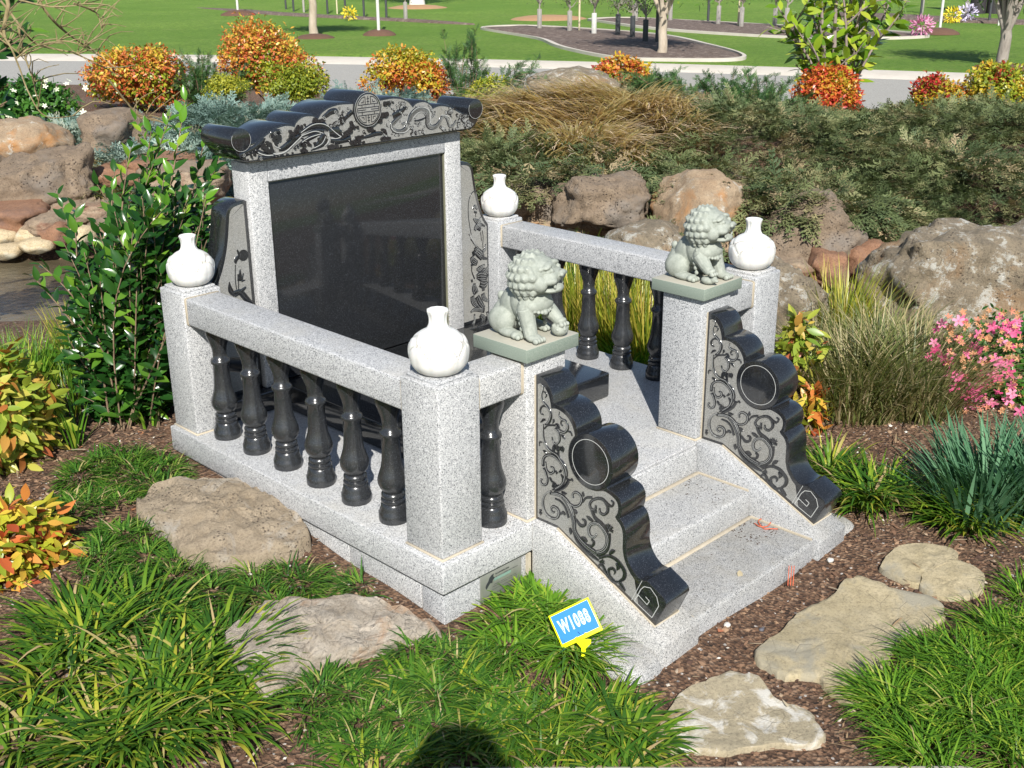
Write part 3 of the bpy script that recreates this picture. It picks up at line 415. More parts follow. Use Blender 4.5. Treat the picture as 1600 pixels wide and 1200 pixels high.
T_wingR = [[[1.3108,0.8287,0.0034],[1.2905,0.8187,0.0034],[1.2764,0.7915,0.0034],[1.2731,0.7528,0.0034],[1.2764,0.7128,0.0034],[1.2862,0.6614,0.0034]],[[1.2978,0.7588,0.0091],[1.3092,0.7669,0.0152],[1.3202,0.7553,0.0091]],[[1.302,0.7483,0.0091],[1.3176,0.7425,0.0091]],[[1.3086,0.7406,0.003],[1.3127,0.7267,0.003]],[[1.2968,0.7211,0.0053],[1.3146,0.7099,0.019],[1.3324,0.6969,0.0229]],[[1.3375,0.7227,0.0038],[1.3304,0.7073,0.0152],[1.323,0.6852,0.0267]],[[1.3046,0.6749,0.0114],[1.3186,0.6893,0.0228],[1.346,0.6914,0.0115]],[[1.3595,0.6824,0.0077],[1.3414,0.6921,0.0115]],[[1.305,0.6915,0.019],[1.3364,0.6729,0.0153]],[[1.3454,0.668,0.0031],[1.3494,0.6404,0.0031],[1.3465,0.6139,0.0031],[1.3483,0.5932,0.0031]],[[1.3362,0.6629,0.0031],[1.3399,0.6286,0.0031]],[[1.2729,0.6671,0.003],[1.2989,0.6291,0.0061],[1.3165,0.6058,0.0115]],[[1.2813,0.6456,0.003],[1.3032,0.6183,0.0031]],[[1.3626,0.611,0.0046],[1.3576,0.5915,0.0154],[1.3435,0.5839,0.0115]],[[1.3075,0.6108,0.0191],[1.3206,0.5881,0.0306],[1.3432,0.5704,0.0308]],[[1.2935,0.5965,0.0152],[1.3021,0.578,0.0229]],[[1.3018,0.6,0.0243],[1.3256,0.5813,0.0366],[1.3447,0.5596,0.0286]],[[1.3447,0.5596,0.0164],[1.3692,0.5514,0.0082]],[[1.2819,0.575,0.0121],[1.2958,0.5544,0.0284],[1.3149,0.5435,0.0204]],[[1.2809,0.5393,0.0081],[1.2907,0.5446,0.0162]],[[1.2856,0.5347,0.0057],[1.2851,0.5167,0.0041],[1.2988,0.4849,0.0065]],[[1.3095,0.5192,0.0082],[1.329,0.519,0.0245],[1.3539,0.5324,0.0049]],[[1.3433,0.498,0.0451],[1.3633,0.5087,0.0247],[1.3685,0.5187,0.0041]],[[1.3087,0.4902,0.0163],[1.3332,0.489,0.0451],[1.3676,0.4784,0.0247]],[[1.3277,0.4644,0.0369],[1.3523,0.4557,0.0453],[1.3673,0.4601,0.0165]],[[1.337,0.4368,0.0247],[1.3519,0.4374,0.0247]],[[1.2792,0.478,0.0122],[1.289,0.4796,0.0122]],[[1.2984,0.4668,0.0122],[1.2978,0.4449,0.0286],[1.3071,0.4246,0.0287]],[[1.3415,0.4173,0.0206],[1.3509,0.393,0.0207],[1.3756,0.3765,0.0083]],[[1.2849,0.4182,0.0204],[1.2915,0.391,0.0246],[1.3106,0.3683,0.0165]],[[1.3067,0.4099,0.0328],[1.3208,0.3809,0.0412],[1.345,0.3532,0.0248]],[[1.2734,0.3543,0.0057],[1.3005,0.3593,0.0164],[1.3498,0.3446,0.0207]],[[1.3647,0.3375,0.0125],[1.3691,0.3064,0.0092],[1.3586,0.2823,0.0083]],[[1.2951,0.3419,0.0082],[1.2944,0.3122,0.0099],[1.2793,0.3007,0.0165]],[[1.3246,0.3315,0.0165],[1.3441,0.3121,0.0249],[1.3336,0.2881,0.0208]],[[1.2741,0.2907,0.0066],[1.3134,0.2777,0.0166],[1.3685,0.2724,0.0058]]]
# ------------------------------------------------------------------ the granite grave monument
W_, L_, ZS, HS, PO, PW = 1.535, 1.326, .235, .085, .018, .140
PZ = .702
base = thing('monument_base', 'speckled grey granite platform carrying the whole monument, with metal plate on its front', 'grave base', (W_/2, L_/2, 0))
link('platform_slab', box(0, W_, 0, L_, ZS-HS, ZS, .005), base, granite)
link('joint', box(.006, W_-.006, .006, L_-.006, ZS-HS-.004, ZS-HS+.004), base, m_plain('dark_joint', (.03, .03, .03), .9))
# base course of separate stones, joints recessed
bi = .012
def stones(x0, x1, y0, y1, n, along):
    for k in range(n):
        if along == 'y':
            a = y0+(y1-y0)*k/n; b = y0+(y1-y0)*(k+1)/n; link('base_stone', box(x0, x1, a+.0015, b-.0015, -.16, ZS-HS-.003, .003), base, granite)
        else:
            a = x0+(x1-x0)*k/n; b = x0+(x1-x0)*(k+1)/n; link('base_stone', box(a+.0015, b-.0015, y0, y1, -.16, ZS-HS-.003, .003), base, granite)
stones(bi, .10, .10, L_-bi, 4, 'y'); stones(W_-.10, W_-bi, .10, L_-bi, 4, 'y')
link('base_stone', box(bi, .3215, bi, .0985, -.16, ZS-HS-.003, .003), base, granite)
link('base_stone', box(W_-.3215, W_-bi, bi, .0985, -.16, ZS-HS-.003, .003), base, granite)
stones(.1015, W_-.1015, L_-.10, L_-bi, 4, 'x')
link('core', box(.09, W_-.09, .09, L_-.09, -.16, ZS-HS-.004), base, mortar)
link('mortar', box(bi+.004, .310, bi+.004, .2, -.16, ZS-HS-.006), base, mortar)
link('mortar', box(.312, .3227, .0015, .020, -.14, ZS-HS-.004), base, mortar)
link('mortar', box(W_-.3227, W_-.312, .0015, .020, -.14, ZS-HS-.004), base, mortar)
# maker's plate
pl = link('plate', box(.138, .292, bi-.004, bi+.001, .062, ZS-HS-.006, .001), base, m_plain('brushed_steel', (.40, .41, .38), .38, .6))
def text_mesh(s, size, off=0.0, ext=0.0004, spacing=1.0):
    cu = bpy.data.curves.new('t', 'FONT'); cu.body = s; cu.size = size; cu.extrude = ext; cu.offset = off; cu.align_x = 'CENTER'; cu.align_y = 'CENTER'; cu.resolution_u = 3
    cu.space_character = spacing
    ob = bpy.data.objects.new('t', cu); COL.objects.link(ob); dg = bpy.context.evaluated_depsgraph_get(); dg.update()
    me = bpy.data.meshes.new_from_object(ob.evaluated_get(dg)); bpy.data.objects.remove(ob); return me
darkink = m_plain('dark_print', (.03, .035, .04), .6); greenink = m_plain('green_print', (.20, .32, .27), .5)
bz = bi-.0052
emb = [(.158, .112), (.166, .120), (.170, .129), (.178, .134), (.186, .136), (.184, .128), (.190, .122), (.182, .118), (.180, .110), (.172, .112), (.164, .104), (.158, .098), (.155, .105)]
link('emblem', prism(emb, 'y', bz, bz+.0006), pl, darkink)
for k, (xa, xb, z, h, mt) in enumerate([(.192, .245, .1300, .0042, darkink), (.192, .275, .1225, .0022, darkink), (.186, .250, .1130, .0085, greenink), (.186, .270, .1020, .0016, darkink), (.180, .272, .0965, .0016, darkink), (.172, .260, .0880, .0014, darkink), (.160, .250, .0760, .0014, darkink)]):
    V = []; Fc = []
    x = xa; rr = random.Random(k)
    while x < xb:            # a line of worn, unreadable print: letter-sized marks
        wd = h*(.45+.5*rr.random()) if mt is darkink else xb-xa
        o_ = len(V); hh = h*(.6+.4*rr.random()) if mt is darkink else h
        V += [(x, bz-.0002*(k % 2), z), (x+wd, bz-.0002*(k % 2), z), (x+wd, bz-.0002*(k % 2), z+hh), (x, bz-.0002*(k % 2), z+hh)]; Fc.append((o_, o_+1, o_+2, o_+3)); x += wd+h*.3+(h*.8 if rr.random() < .15 else 0)
    link('print', mesh(V, Fc), pl, mt)

# stairs between two sloping cheek walls
CL0, CL1, CR0, CR1 = .323, .474, 1.061, 1.212
st = thing('staircase', 'three grey granite steps between two sloping side walls, reddish wire on the lowest', 'stairs', (.7675, -.25, 0))
def step(y0, y1, zt, zb, nm='step'):
    link(nm, box(CL1+.0015, CR0-.0015, y0, y1, zb, zt, .010, 3), st, granite)
step(-.014, -.0005, ZS-.0005, .12, 'step')
# the top step front face continues under the platform
step(-.215, -.016, .143, .03); step(-.440, -.217, .060, -.10)
for a, b in ((-.0175, .143), (-.2185, .060)):
    link('mortar', box(CL1+.004, CR0-.004, a-.010, a+.004, b-.004, b+.0035, .0015, 1), st, mortar)
for x in (CL1, CR0):
    sgn = 1 if x == CL1 else -1
    for (ya, yb, z) in ((-.205, -.018, .143), (-.430, -.22, .060)):
        link('mortar', box(min(x, x+.006*sgn), max(x, x+.006*sgn), ya, yb, z-.004, z+.003), st, mortar)
cheek = [(-.002, -.12), (-.002, .2345), (-.072, .2345), (-.455, .056), (-.455, -.12)]
for a, b in ((CL0, CL1), (CR0, CR1)):
    link('cheek_wall', prism(cheek, 'x', a, b, .004), st, granite)
    link('mortar', box(a+.004, b-.004, -.0035, .001, .0, ZS-.003), st, mortar)
# rounded granite footing outside each cheek wall, with a worn mortar line
def footing(cx, cy, rx, ry, rz, nm):
    V = []; n, m = 28, 9
    for i in range(m+1):
        t = i/m*math.pi/2
        for k in range(n):
            a = 2*math.pi*k/n; c_, s_ = math.cos(a), math.sin(a); p_ = .62
            V.append((cx+rx*math.copysign(abs(c_)**p_, c_)*math.cos(t)**.35*.999, cy+ry*math.copysign(abs(s_)**p_, s_)*math.cos(t)**.35*.999, -.10+(rz+.10)*math.sin(t)**.8))
    Fc = [(i*n+k, i*n+(k+1) % n, (i+1)*n+(k+1) % n, (i+1)*n+k) for i in range(m) for k in range(n)]
    me = mesh(V, Fc, nm, 60); link(nm, me, st, granite)
footing(.275, -.355, .085, .115, .035, 'footing'); footing(1.262, -.36, .085, .10, .03, 'footing'); footing(.175, .0, .085, .05, .028, 'footing')
# stair dirt
def scatter_flat(n, x0, x1, y0, y1, z, smin, smax):
    V = []; Fc = []
    for _ in range(n):
        x = random.uniform(x0, x1); y = random.uniform(y0, y1); s = random.uniform(smin, smax); a = random.random()*6.28; o_ = len(V)
        for k in range(4):
            t = a+k*1.57; q = s*(1 if k % 2 else .45); V.append((x+q*math.cos(t), y+q*math.sin(t), z+.0006+random.random()*.0012))
        V.append((x, y, z+.003)); Fc += [(o_, o_+1, o_+4), (o_+1, o_+2, o_+4), (o_+2, o_+3, o_+4), (o_+3, o_, o_+4)]
    return V, Fc
parts_ = [scatter_flat(45, .9, 1.05, -.20, -.03, .143, .001, .004), scatter_flat(18, .5, 1.0, -.20, -.03, .143, .001, .003), scatter_flat(70, .92, 1.05, -.34, -.225, .060, .0015, .005), scatter_flat(40, .5, 1.03, -.42, -.225, .060, .001, .003), scatter_flat(40, .16, .34, .02, .05, ZS, .001, .0025), scatter_flat(60, .2, 1.2, .0, .4, ZS, .001, .0025)]
v, f = merge(parts_); o = link('debris', mesh(v, f), None, m_plain('leaf_litter_dark', (.06, .035, .02), .9)); tag(o, 'specks of leaf litter scattered on the granite treads', 'litter', kind='stuff')

# balustrades: posts, rails, turned black balusters
bprof = [(.036, 0), (.037, .004), (.037, .026), (.034, .030), (.034, .036), (.031, .042), (.031, .050), (.027, .054), (.030, .058), (.030, .064), (.0245, .068), (.0285, .073), (.0285, .080), (.0235, .085), (.0255, .090), (.031, .099), (.0355, .112), (.0355, .125), (.0315, .140), (.026, .160), (.0235, .180), (.0222, .210), (.0218, .245), (.0262, .250), (.0268, .256), (.0245, .262), (.0195, .266), (.0188, .285), (.021, .301), (.028, .325), (.0335, .345), (.034, .368)]
bprof = [(r*1.14, z) for r, z in bprof]
bal_me = lathe(bprof, (0, 0, 0), 40, 'baluster')
def post(par, x, y, s, zt, cap=True):
    link('post', box(x, x+s, y, y+s, ZS+.003, zt, .005), par, granite)
    link('mortar', box(x-.0035, x+s+.0035, y-.0035, y+s+.0035, ZS-.001, ZS+.004, .0015, 1), par, mortar)
    if cap:
        link('cap', box(x+.011, x+s-.011, y+.011, y+s-.011, zt-.002, zt+.009, .004), par, granite)
def rail(par, x0, x1, y0, y1):
    link('rail', box(x0, x1, y0, y1, .603, .689, .007, 3), par, granite)
def collar(par, x0, x1, y0, y1):   # grout where a rail meets a post
    link('mortar', box(x0, x1, y0, y1, .602, .690, .006, 2), par, mortar)
RW = .107
def balustrade(left):
    nm = 'left' if left else 'right'
    if left:
        t = thing('balustrade', 'granite balustrade nearest the camera with seven visible black turned balusters', 'balustrade', (.09, .6, ZS), 'granite balustrades of the monument')
        X = lambda a: a; xs = (PO, PO+PW)
        lion_x = .320
    else:
        t = thing('balustrade', 'granite balustrade on the far side, in front of the yellow grass', 'balustrade', (W_-.09, .6, ZS), 'granite balustrades of the monument')
        lion_x = 1.080
    px = PO if left else W_-PO-PW
    post(t, px, PO, PW, PZ); post(t, px, 1.184, PW-.004, PZ)
    post(t, lion_x, .013, .149, .695, False)
    rx0 = px+.008 if left else px+PW-.008-RW-.01
    rx1 = rx0+RW+.01
    rail(t, rx0, rx1, PO+PW+.003, 1.184-.003)
    collar(t, rx0-.0025, rx1+.0025, PO+PW-.001, PO+PW+.0055); collar(t, rx0-.0025, rx1+.0025, 1.184-.0055, 1.185)
    fx0, fx1 = (px+PW+.003, lion_x-.003) if left else (lion_x+.149+.003, px-.003)
    rail(t, fx0, fx1, .026, .026+RW+.004)
    collar(t, fx0-.004, fx0+.0025, .0235, .0285+RW+.004); collar(t, fx1-.0025, fx1+.004, .0235, .0285+RW+.004)
    cx = (rx0+rx1)/2
    for k in range(6):
        o_ = bpy.data.objects.new('baluster', bal_me); COL.objects.link(o_); o_.parent = t; o_.location = Vector((cx, .287+.165*k, ZS))-t.location; o_.rotation_euler = (0, 0, k*1.1)
    o_ = bpy.data.objects.new('baluster', bal_me); COL.objects.link(o_); o_.parent = t; o_.location = Vector(((fx0+fx1)/2+(.018 if left else -.0), .085, ZS))-t.location
    return t
bal_me.materials.append(satin)
balustrade(True); balustrade(False)

# black ledger
led = thing('ledger', 'low polished black granite block lying on the platform before the headstone', 'ledger', (.7675, .8, ZS))
link('ledger_block', box(.352, 1.188, .455, 1.186, ZS+.001, ZS+.089, .006), led, black)
# ------------------------------------------------------------------ ribbons for the carving
def smooth_line(pts, sub=5):
    """pts [(a,b,w)...] -> Catmull-Rom"""
    p = np.array(pts, float)
    if len(p) < 3:
        t = np.linspace(0, 1, 4)[:, None]; return p[0]*(1-t)+p[-1]*t
    q = np.vstack([2*p[0]-p[1], p, 2*p[-1]-p[-2]]); out = []
    for i in range(1, len(q)-2):
        for k in range(sub):
            t = k/sub; out.append(.5*((2*q[i])+(-q[i-1]+q[i+1])*t+(2*q[i-1]-5*q[i]+4*q[i+1]-q[i+2])*t*t+(-q[i-1]+3*q[i]-3*q[i+1]+q[i+2])*t**3))
    out.append(p[-1]); return np.array(out)
def ribbon(pts, place, h, round_ends=True):
    """raised strip with a slightly crowned top; place(a,b,h)->xyz"""
    s = smooth_line(pts); n = len(s); V = []; Fc = []
    for i in range(n):
        d = s[min(i+1, n-1), :2]-s[max(i-1, 0), :2]; L = math.hypot(*d) or 1; nx, ny = -d[1]/L, d[0]/L
        wd = max(s[i, 2], .0008)/2
        for f_, hh in ((-1, 0), (-.86, h), (0, h*1.5), (.86, h), (1, 0)):
            V.append(place(s[i, 0]+nx*wd*f_, s[i, 1]+ny*wd*f_, hh))
        if i:
            for k in range(4): Fc.append(((i-1)*5+k, (i-1)*5+k+1, i*5+k+1, i*5+k))
    return V, Fc
def disc(a, b, r, place, h, n=14):
    V = [place(a+r*math.cos(2*math.pi*k/n), b+r*math.sin(2*math.pi*k/n), hh) for hh in (0, h) for k in range(n)]
    Fc = [(k, (k+1) % n, n+(k+1) % n, n+k) for k in range(n)]+[tuple(range(n, 2*n))]
    return V, Fc
def spiral(a, b, r, wd, place, h, turns=1.25, ph=0.0, flip=1):
    pts = []
    for k in range(12):
        t = k/11; an = ph+flip*turns*6.283*t; rr = r*(1-.8*t); pts.append((a+rr*math.cos(an), b+rr*math.sin(an), wd*(1-.3*t)))
    return ribbon(pts, place, h)
def carve(lst, place, h0):
    out = []
    for i, s in enumerate(lst):
        out.append(ribbon(s, lambda a, b, h, i=i: place(a, b, h+(.00002*i if h else 0)), h0))
    return merge(out)
def poly_inset(poly, d):
    p = np.array(poly, float); n = len(p); out = []
    area = sum(p[i][0]*p[(i+1) % n][1]-p[(i+1) % n][0]*p[i][1] for i in range(n)); sg = 1 if area > 0 else -1
    for i in range(n):
        e1 = p[i]-p[i-1]; e2 = p[(i+1) % n]-p[i]; e1 /= (np.hypot(*e1)+1e-9); e2 /= (np.hypot(*e2)+1e-9)
        n1 = np.array([-e1[1], e1[0]])*sg; n2 = np.array([-e2[1], e2[0]])*sg; m = n1+n2; L = np.dot(m, n1); m = m/max(L, .55); out.append(tuple(p[i]+m*d))
    return out
def arc(c, r, a0, a1, n):
    return [(c[0]+r*math.cos(rad(a0+(a1-a0)*k/n)), c[1]+r*math.sin(rad(a0+(a1-a0)*k/n))) for k in range(n+1)]
def catm(pts, sub=4):
    return [tuple(q[:2]) for q in smooth_line([(a, b, 0) for a, b in pts], sub)]

# ------------------------------------------------------------------ scroll panels on the cheek walls
MC, MR = (-.184, .4665), .0755
seg1 = catm([(.010, .652), (-.002, .652), (-.018, .648), (-.034, .637), (-.046, .620), (-.052, .601), (-.055, .590)])
seg2 = catm([(-.055, .590), (-.068, .589), (-.086, .586), (-.107, .578), (-.123, .564), (-.133, .546), (-.136, .527)])
seg3 = arc(MC, MR, 52, 226, 26)
seg4 = catm([(-.239, .409), (-.257, .406), (-.276, .397), (-.286, .379), (-.286, .357), (-.282, .341)])
seg5 = catm([(-.282, .341), (-.294, .330), (-.303, .307), (-.305, .281), (-.305, .257), (-.313, .232), (-.329, .211), (-.348, .198), (-.366, .196)])
seg6 = [(-.374, .200), (-.424, .175), (-.433, .168), (-.437, .157), (-.404, .0805)]
outline = seg1+seg2[1:]+seg3+seg4+seg5[1:]+seg6+[(-.0735, .2365), (.010, .2365)]
field = catm([(.002, .628), (-.010, .632), (-.025, .622), (-.036, .606), (-.042, .588), (-.045, .573)])+catm([(-.045, .573), (-.062, .577), (-.082, .574), (-.100, .566), (-.114, .552), (-.123, .536), (-.126, .520)])+arc(MC, MR+.004, 137, 265, 16)[::1]+catm([(-.232, .399), (-.252, .394), (-.268, .385), (-.275, .370), (-.273, .352), (-.266, .340)])+catm([(-.270, .334), (-.284, .322), (-.292, .303), (-.293, .278), (-.294, .254), (-.302, .226), (-.318, .202), (-.337, .186)])+[(-.352, .118), (-.0705, .2455), (.002, .2455)]
# the medallion arc of the field runs on its near (carved) side
field = [p for p in field]
def arc_near():
    return arc(MC, MR+.003, 45, -95, 18)
f1 = catm([(.002, .628), (-.010, .632), (-.025, .622), (-.036, .606), (-.042, .588), (-.045, .573)])
f2 = catm([(-.045, .573), (-.062, .577), (-.082, .574), (-.100, .566), (-.114, .552), (-.123, .536), (-.127, .522)])
f3 = arc(MC, MR+.003, 44, -118, 20)
f4 = catm([(-.232, .399), (-.252, .394), (-.268, .385), (-.275, .370), (-.273, .352), (-.266, .340)])
f5 = catm([(-.270, .334), (-.284, .322), (-.292, .303), (-.293, .278), (-.294, .254), (-.302, .226), (-.318, .202), (-.334, .187)])
field = f1+f2[1:]+f3+f4+f5+[(-.350, .120), (-.0705, .2450), (.002, .2450)]
def scroll_panel(x0, label, side_label):
    t = thing('scroll_panel', label, 'stone scroll', (x0+.05, -.2, .2), 'carved scroll panels on the stair walls')
    link('panel_body', prism(outline, 'x', x0, x0+.098, .003), t, black)
    lk = link('mortar', box(x0-.002, x0+.10, .0095, .0128, .238, .650), t, mortar)
    pl_ = lambda a, b, h: (x0-.0004-h, a, b)
    g_ = link('carved_field', prism(field, 'x', x0-.0004, x0+.002), t, honed)
    v_, f_ = carve([[(a, b, w_*1.2) for a, b, w_ in s] for s in T_panel], pl_, .0016); link('vine_scroll', mesh(v_, f_, 'vine', 60), g_, black)
    # fine light lines inside the broad vines
    ll = []
    for s in T_panel:
        if len(s) >= 6 and max(q[2] for q in s) > .0055:
            for off in ((-.22, .22) if max(q[2] for q in s) > .0085 else (0.05,)):
                s2 = smooth_line(s); dd = np.gradient(s2[:, :2], axis=0); L = np.hypot(dd[:, 0], dd[:, 1])+1e-9
                q = np.stack([s2[:, 0]-dd[:, 1]/L*s2[:, 2]*off, s2[:, 1]+dd[:, 0]/L*s2[:, 2]*off, np.full(len(s2), .0009)], 1)[1:-2]
                ll.append(ribbon([tuple(z_) for z_ in q[::2]], lambda a, b, h: (x0-.0034-h*.3, a, b), .0006))
    v_, f_ = merge(ll); link('vein_lines', mesh(v_, f_), g_, etched)
    md = link('medallion', prism(arc(MC, MR-.0005, 0, 354, 59), 'x', x0-.0045, x0+.01, .0025), t, black)
    rg = [(p[0], p[1], .0017) for p in arc(MC, MR*.80, 0, 360, 40)]
    v_, f_ = ribbon(rg, lambda a, b, h: (x0-.0046-h*.4, a, b), .0005); link('ring_line', mesh(v_, f_), md, etched)
    ft = merge([ribbon(list(pq), lambda a, b, h: (x0-.0002-h*.4, a, b), .0005) for s in T_fret for pq in zip(s[:-1], s[1:])])
    link('fret_lines', mesh(*ft), t, etched)
    link('mortar', prism([(-.072, .2335), (-.402, .0800), (-.4065, .0790), (-.403, .0832), (-.0715, .2385)], 'x', x0-.004, x0+.1015), t, mortar)
    return t
scroll_panel(.350, 'black granite scroll on the left stair wall, nearer the yellow number sign', '')
scroll_panel(1.108, 'black granite scroll on the right stair wall, beside the grassy clump', '')

# ------------------------------------------------------------------ headstone
hs = thing('headstone', 'blank polished black headstone in a grey granite frame under a roof-like carved cap', 'headstone', (.7675, 1.26, ZS))
link('plinth', box(.135, 1.40, 1.192, 1.335, ZS+.001, .305, .004), hs, black)
FX0, FX1, FY0, FY1, FZ = .311, 1.224, 1.221, 1.314, 1.060
ix0, ix1, iz0, iz1 = .386, 1.149, .309, .992
fr = box(FX0, ix0-.0, FY0, FY1, .306, FZ, .004); link('frame', fr, hs, granite)
link('frame', box(ix1, FX1, FY0, FY1, .306, FZ, .004), hs, granite)
link('frame', box(ix0+.0006, ix1-.0006, FY0+.0006, FY1, iz1, FZ-.0006, .003), hs, granite)
link('frame', box(ix0+.0006, ix1-.0006, FY0+.03, FY1-.001, iz0, iz1), hs, granite)
link('panel', box(ix0+.003, ix1-.003, FY0+.014, FY0+.032, iz0+.003, iz1-.003, .002), hs, mirror)
olive_seal = m_plain('olive_sealant', (.19, .19, .13), .6)
for a, b, c_, d_ in ((ix0, ix1, iz1-.004, iz1), (ix0, ix0+.004, iz0, iz1), (ix1-.004, ix1, iz0, iz1)):
    link('sealant', box(a, b, FY0+.008, FY0+.0145, c_, d_), hs, olive_seal)
# cap: symmetric roofline, scroll ends, round character stone
half = [(.764-.715, 1.216), (.764-.663, 1.219), (.132, 1.217), (.158, 1.211), (.182, 1.200), (.198, 1.184), (.203, 1.180)]
half2 = [(.203, 1.180), (.212, 1.189), (.228, 1.194), (.248, 1.195), (.268, 1.190), (.284, 1.179), (.293, 1.166)]
half3 = [(.293, 1.166), (.303, 1.170), (.322, 1.1735), (.345, 1.172), (.372, 1.165), (.400, 1.152), (.425, 1.139), (.448, 1.1305), (.466, 1.129)]
hp = catm(half)+catm(half2)[1:]+catm(half3)[1:]
endc = (.4955, 1.1415); er = .0345
end = arc(endc, er, 200, 92, 4)      # joins from the scroll top
ring = [(endc[0]+er*math.cos(rad(a)), endc[1]+er*math.sin(rad(a))) for a in range(160, -50, -10)]
under = [(.5175, 1.112), (.505, 1.092), (.488, 1.077), (.474, 1.0705)]
rp = hp+ring+under
CX = .7645
cap_poly = [(CX+a, b) for a, b in rp]+[(CX-a, b) for a, b in rp[::-1]]
CY0, CY1 = 1.180, 1.345
cp = link('cap', prism(cap_poly, 'y', CY0, CY1, .003), hs, black)
link('mortar', box(FX0+.01, FX1-.01, FY0+.004, FY1-.004, 1.058, 1.072), hs, mortar)
fin = [(a, b-.0075) for a, b in hp[:]]+[(.463, 1.118), (.468, 1.100), (.4830, 1.0905), (.478, 1.0785), (.470, 1.0760)]
fin = [(a, b) for a, b in fin if True]
cf = [(CX+a, b) for a, b in fin]+[(CX-a, b) for a, b in fin[::-1]]
g_ = link('carved_field', prism(cf, 'y', CY0-.0004, CY0+.002), cp, honed)
plc = lambda a, b, h: (a, CY0-.0005-h, max(b, 1.0745))
cl_ = [s for s in T_cap if len(s) <= 3 and max(q[2] for q in s) > .0035]; ln_ = [s for s in T_cap if s not in cl_]; puffs = []; curls_ = []
rr_ = random.Random(4)
for s in cl_:
    q = smooth_line(s, 3)
    for a_, b_, w_ in q[::(2 if len(s) > 2 else 1)]:
        for _ in range(2):
            r_ = max(w_, .004)*(.27+.13*rr_.random()); aa = a_+rr_.gauss(0, .0015); bb_ = b_+rr_.gauss(0, .0015)
            puffs.append(disc(aa, bb_, r_, lambda a, b, h, k=len(puffs): (a, CY0-.0005-h-.000015*k*(h > 0), max(b, 1.0745)), .0010, 10))
            if rr_.random() < .75: curls_.append((aa, bb_, r_*.78))
fill_ = []; rf_ = random.Random(11)
def inside_(a, b, poly):
    c = False; j = len(poly)-1
    for i in range(len(poly)):
        if (poly[i][1] > b) != (poly[j][1] > b) and a < (poly[j][0]-poly[i][0])*(b-poly[i][1])/(poly[j][1]-poly[i][1])+poly[i][0]: c = not c
        j = i
    return c
cfi = poly_inset(cf, .009)
while len(fill_) < 190:
    a_, b_ = rf_.uniform(.27, 1.26), rf_.uniform(1.08, 1.21)
    if inside_(a_, b_, cfi):
        r_ = rf_.uniform(.0035, .0075); fill_.append(spiral(a_, b_, r_, r_*.42, lambda a, b, h, k=len(fill_): (a, CY0-.0005-(h-.00001*k if h > 0 else 0), b), .0007, rf_.uniform(.7, 1.3), rf_.random()*6.3, rf_.choice((-1, 1))))
v_, f_ = merge(fill_+[carve(ln_, plc, .0012)]+puffs); link('dragon_and_phoenix', mesh(v_, f_, 'df', 60), cp, black)['kind'] = 'stuff'
ll = [ribbon(s, lambda a, b, h: (a, CY0-.0042-h*.3, b), .0006) for s in T_capline]
for i, (a, b) in enumerate(T_curl): ll.append(spiral(a, b, .0062, .0011, lambda a, b, h: (a, CY0-.0043-h*.3, b), .0005, 1.3, i*1.7, 1 if i % 2 else -1))
for i, (a, b, r_) in enumerate(curls_): ll.append(spiral(a, b, r_, .0008, lambda a, b, h: (a, CY0-.0046-h*.3, b), .0004, 1.2, i*2.1, 1 if i % 2 else -1))
# scale marks along the dragon body and feather lines
for s in T_cap[:2]:
    q = smooth_line(s, 6)
    for k in range(1, len(q)-1):
        d_ = q[k+1, :2]-q[k-1, :2]; L = np.hypot(*d_)+1e-9; n_ = np.array([-d_[1], d_[0]])/L; wd = q[k, 2]*.36
        a_ = q[k, :2]+n_*wd; b_ = q[k, :2]-n_*wd; m_ = q[k, :2]+d_/L*.0015
        ll.append(ribbon([(a_[0], a_[1], .0006), (m_[0], m_[1], .0006), (b_[0], b_[1], .0006)], lambda a, b, h: (a, CY0-.0040-h*.3, b), .0004))
v_, f_ = merge(ll); link('carved_lines', mesh(v_, f_), cp, etched)['kind'] = 'stuff'
for sx in (-1, 1):
    e_ = link('scroll_end', prism([(CX+sx*endc[0]+(er+.0015)*math.cos(rad(a)), endc[1]+(er+.0015)*math.sin(rad(a))) for a in range(0, 360, 8)], 'y', CY0-.006, CY1+.003, .002), cp, black)
    v_, f_ = ribbon([(CX+sx*endc[0]+er*.985*math.cos(rad(a)), endc[1]+er*.985*math.sin(rad(a)), .0010) for a in range(150, 400, 10)], lambda a, b, h: (a, CY0-.0062-h*.3, b), .0005); link('rim_line', mesh(v_, f_), e_, etched)
mc = (.7625, 1.1875); mr = .0575
md = link('medallion', prism(arc(mc, mr, 0, 354, 59), 'y', CY0-.010, CY1+.004, .0025), cp, black)
g2 = link('medallion_face', prism(arc(mc, mr*.86, 0, 352, 44), 'y', CY0-.0106, CY0-.009), md, honed)
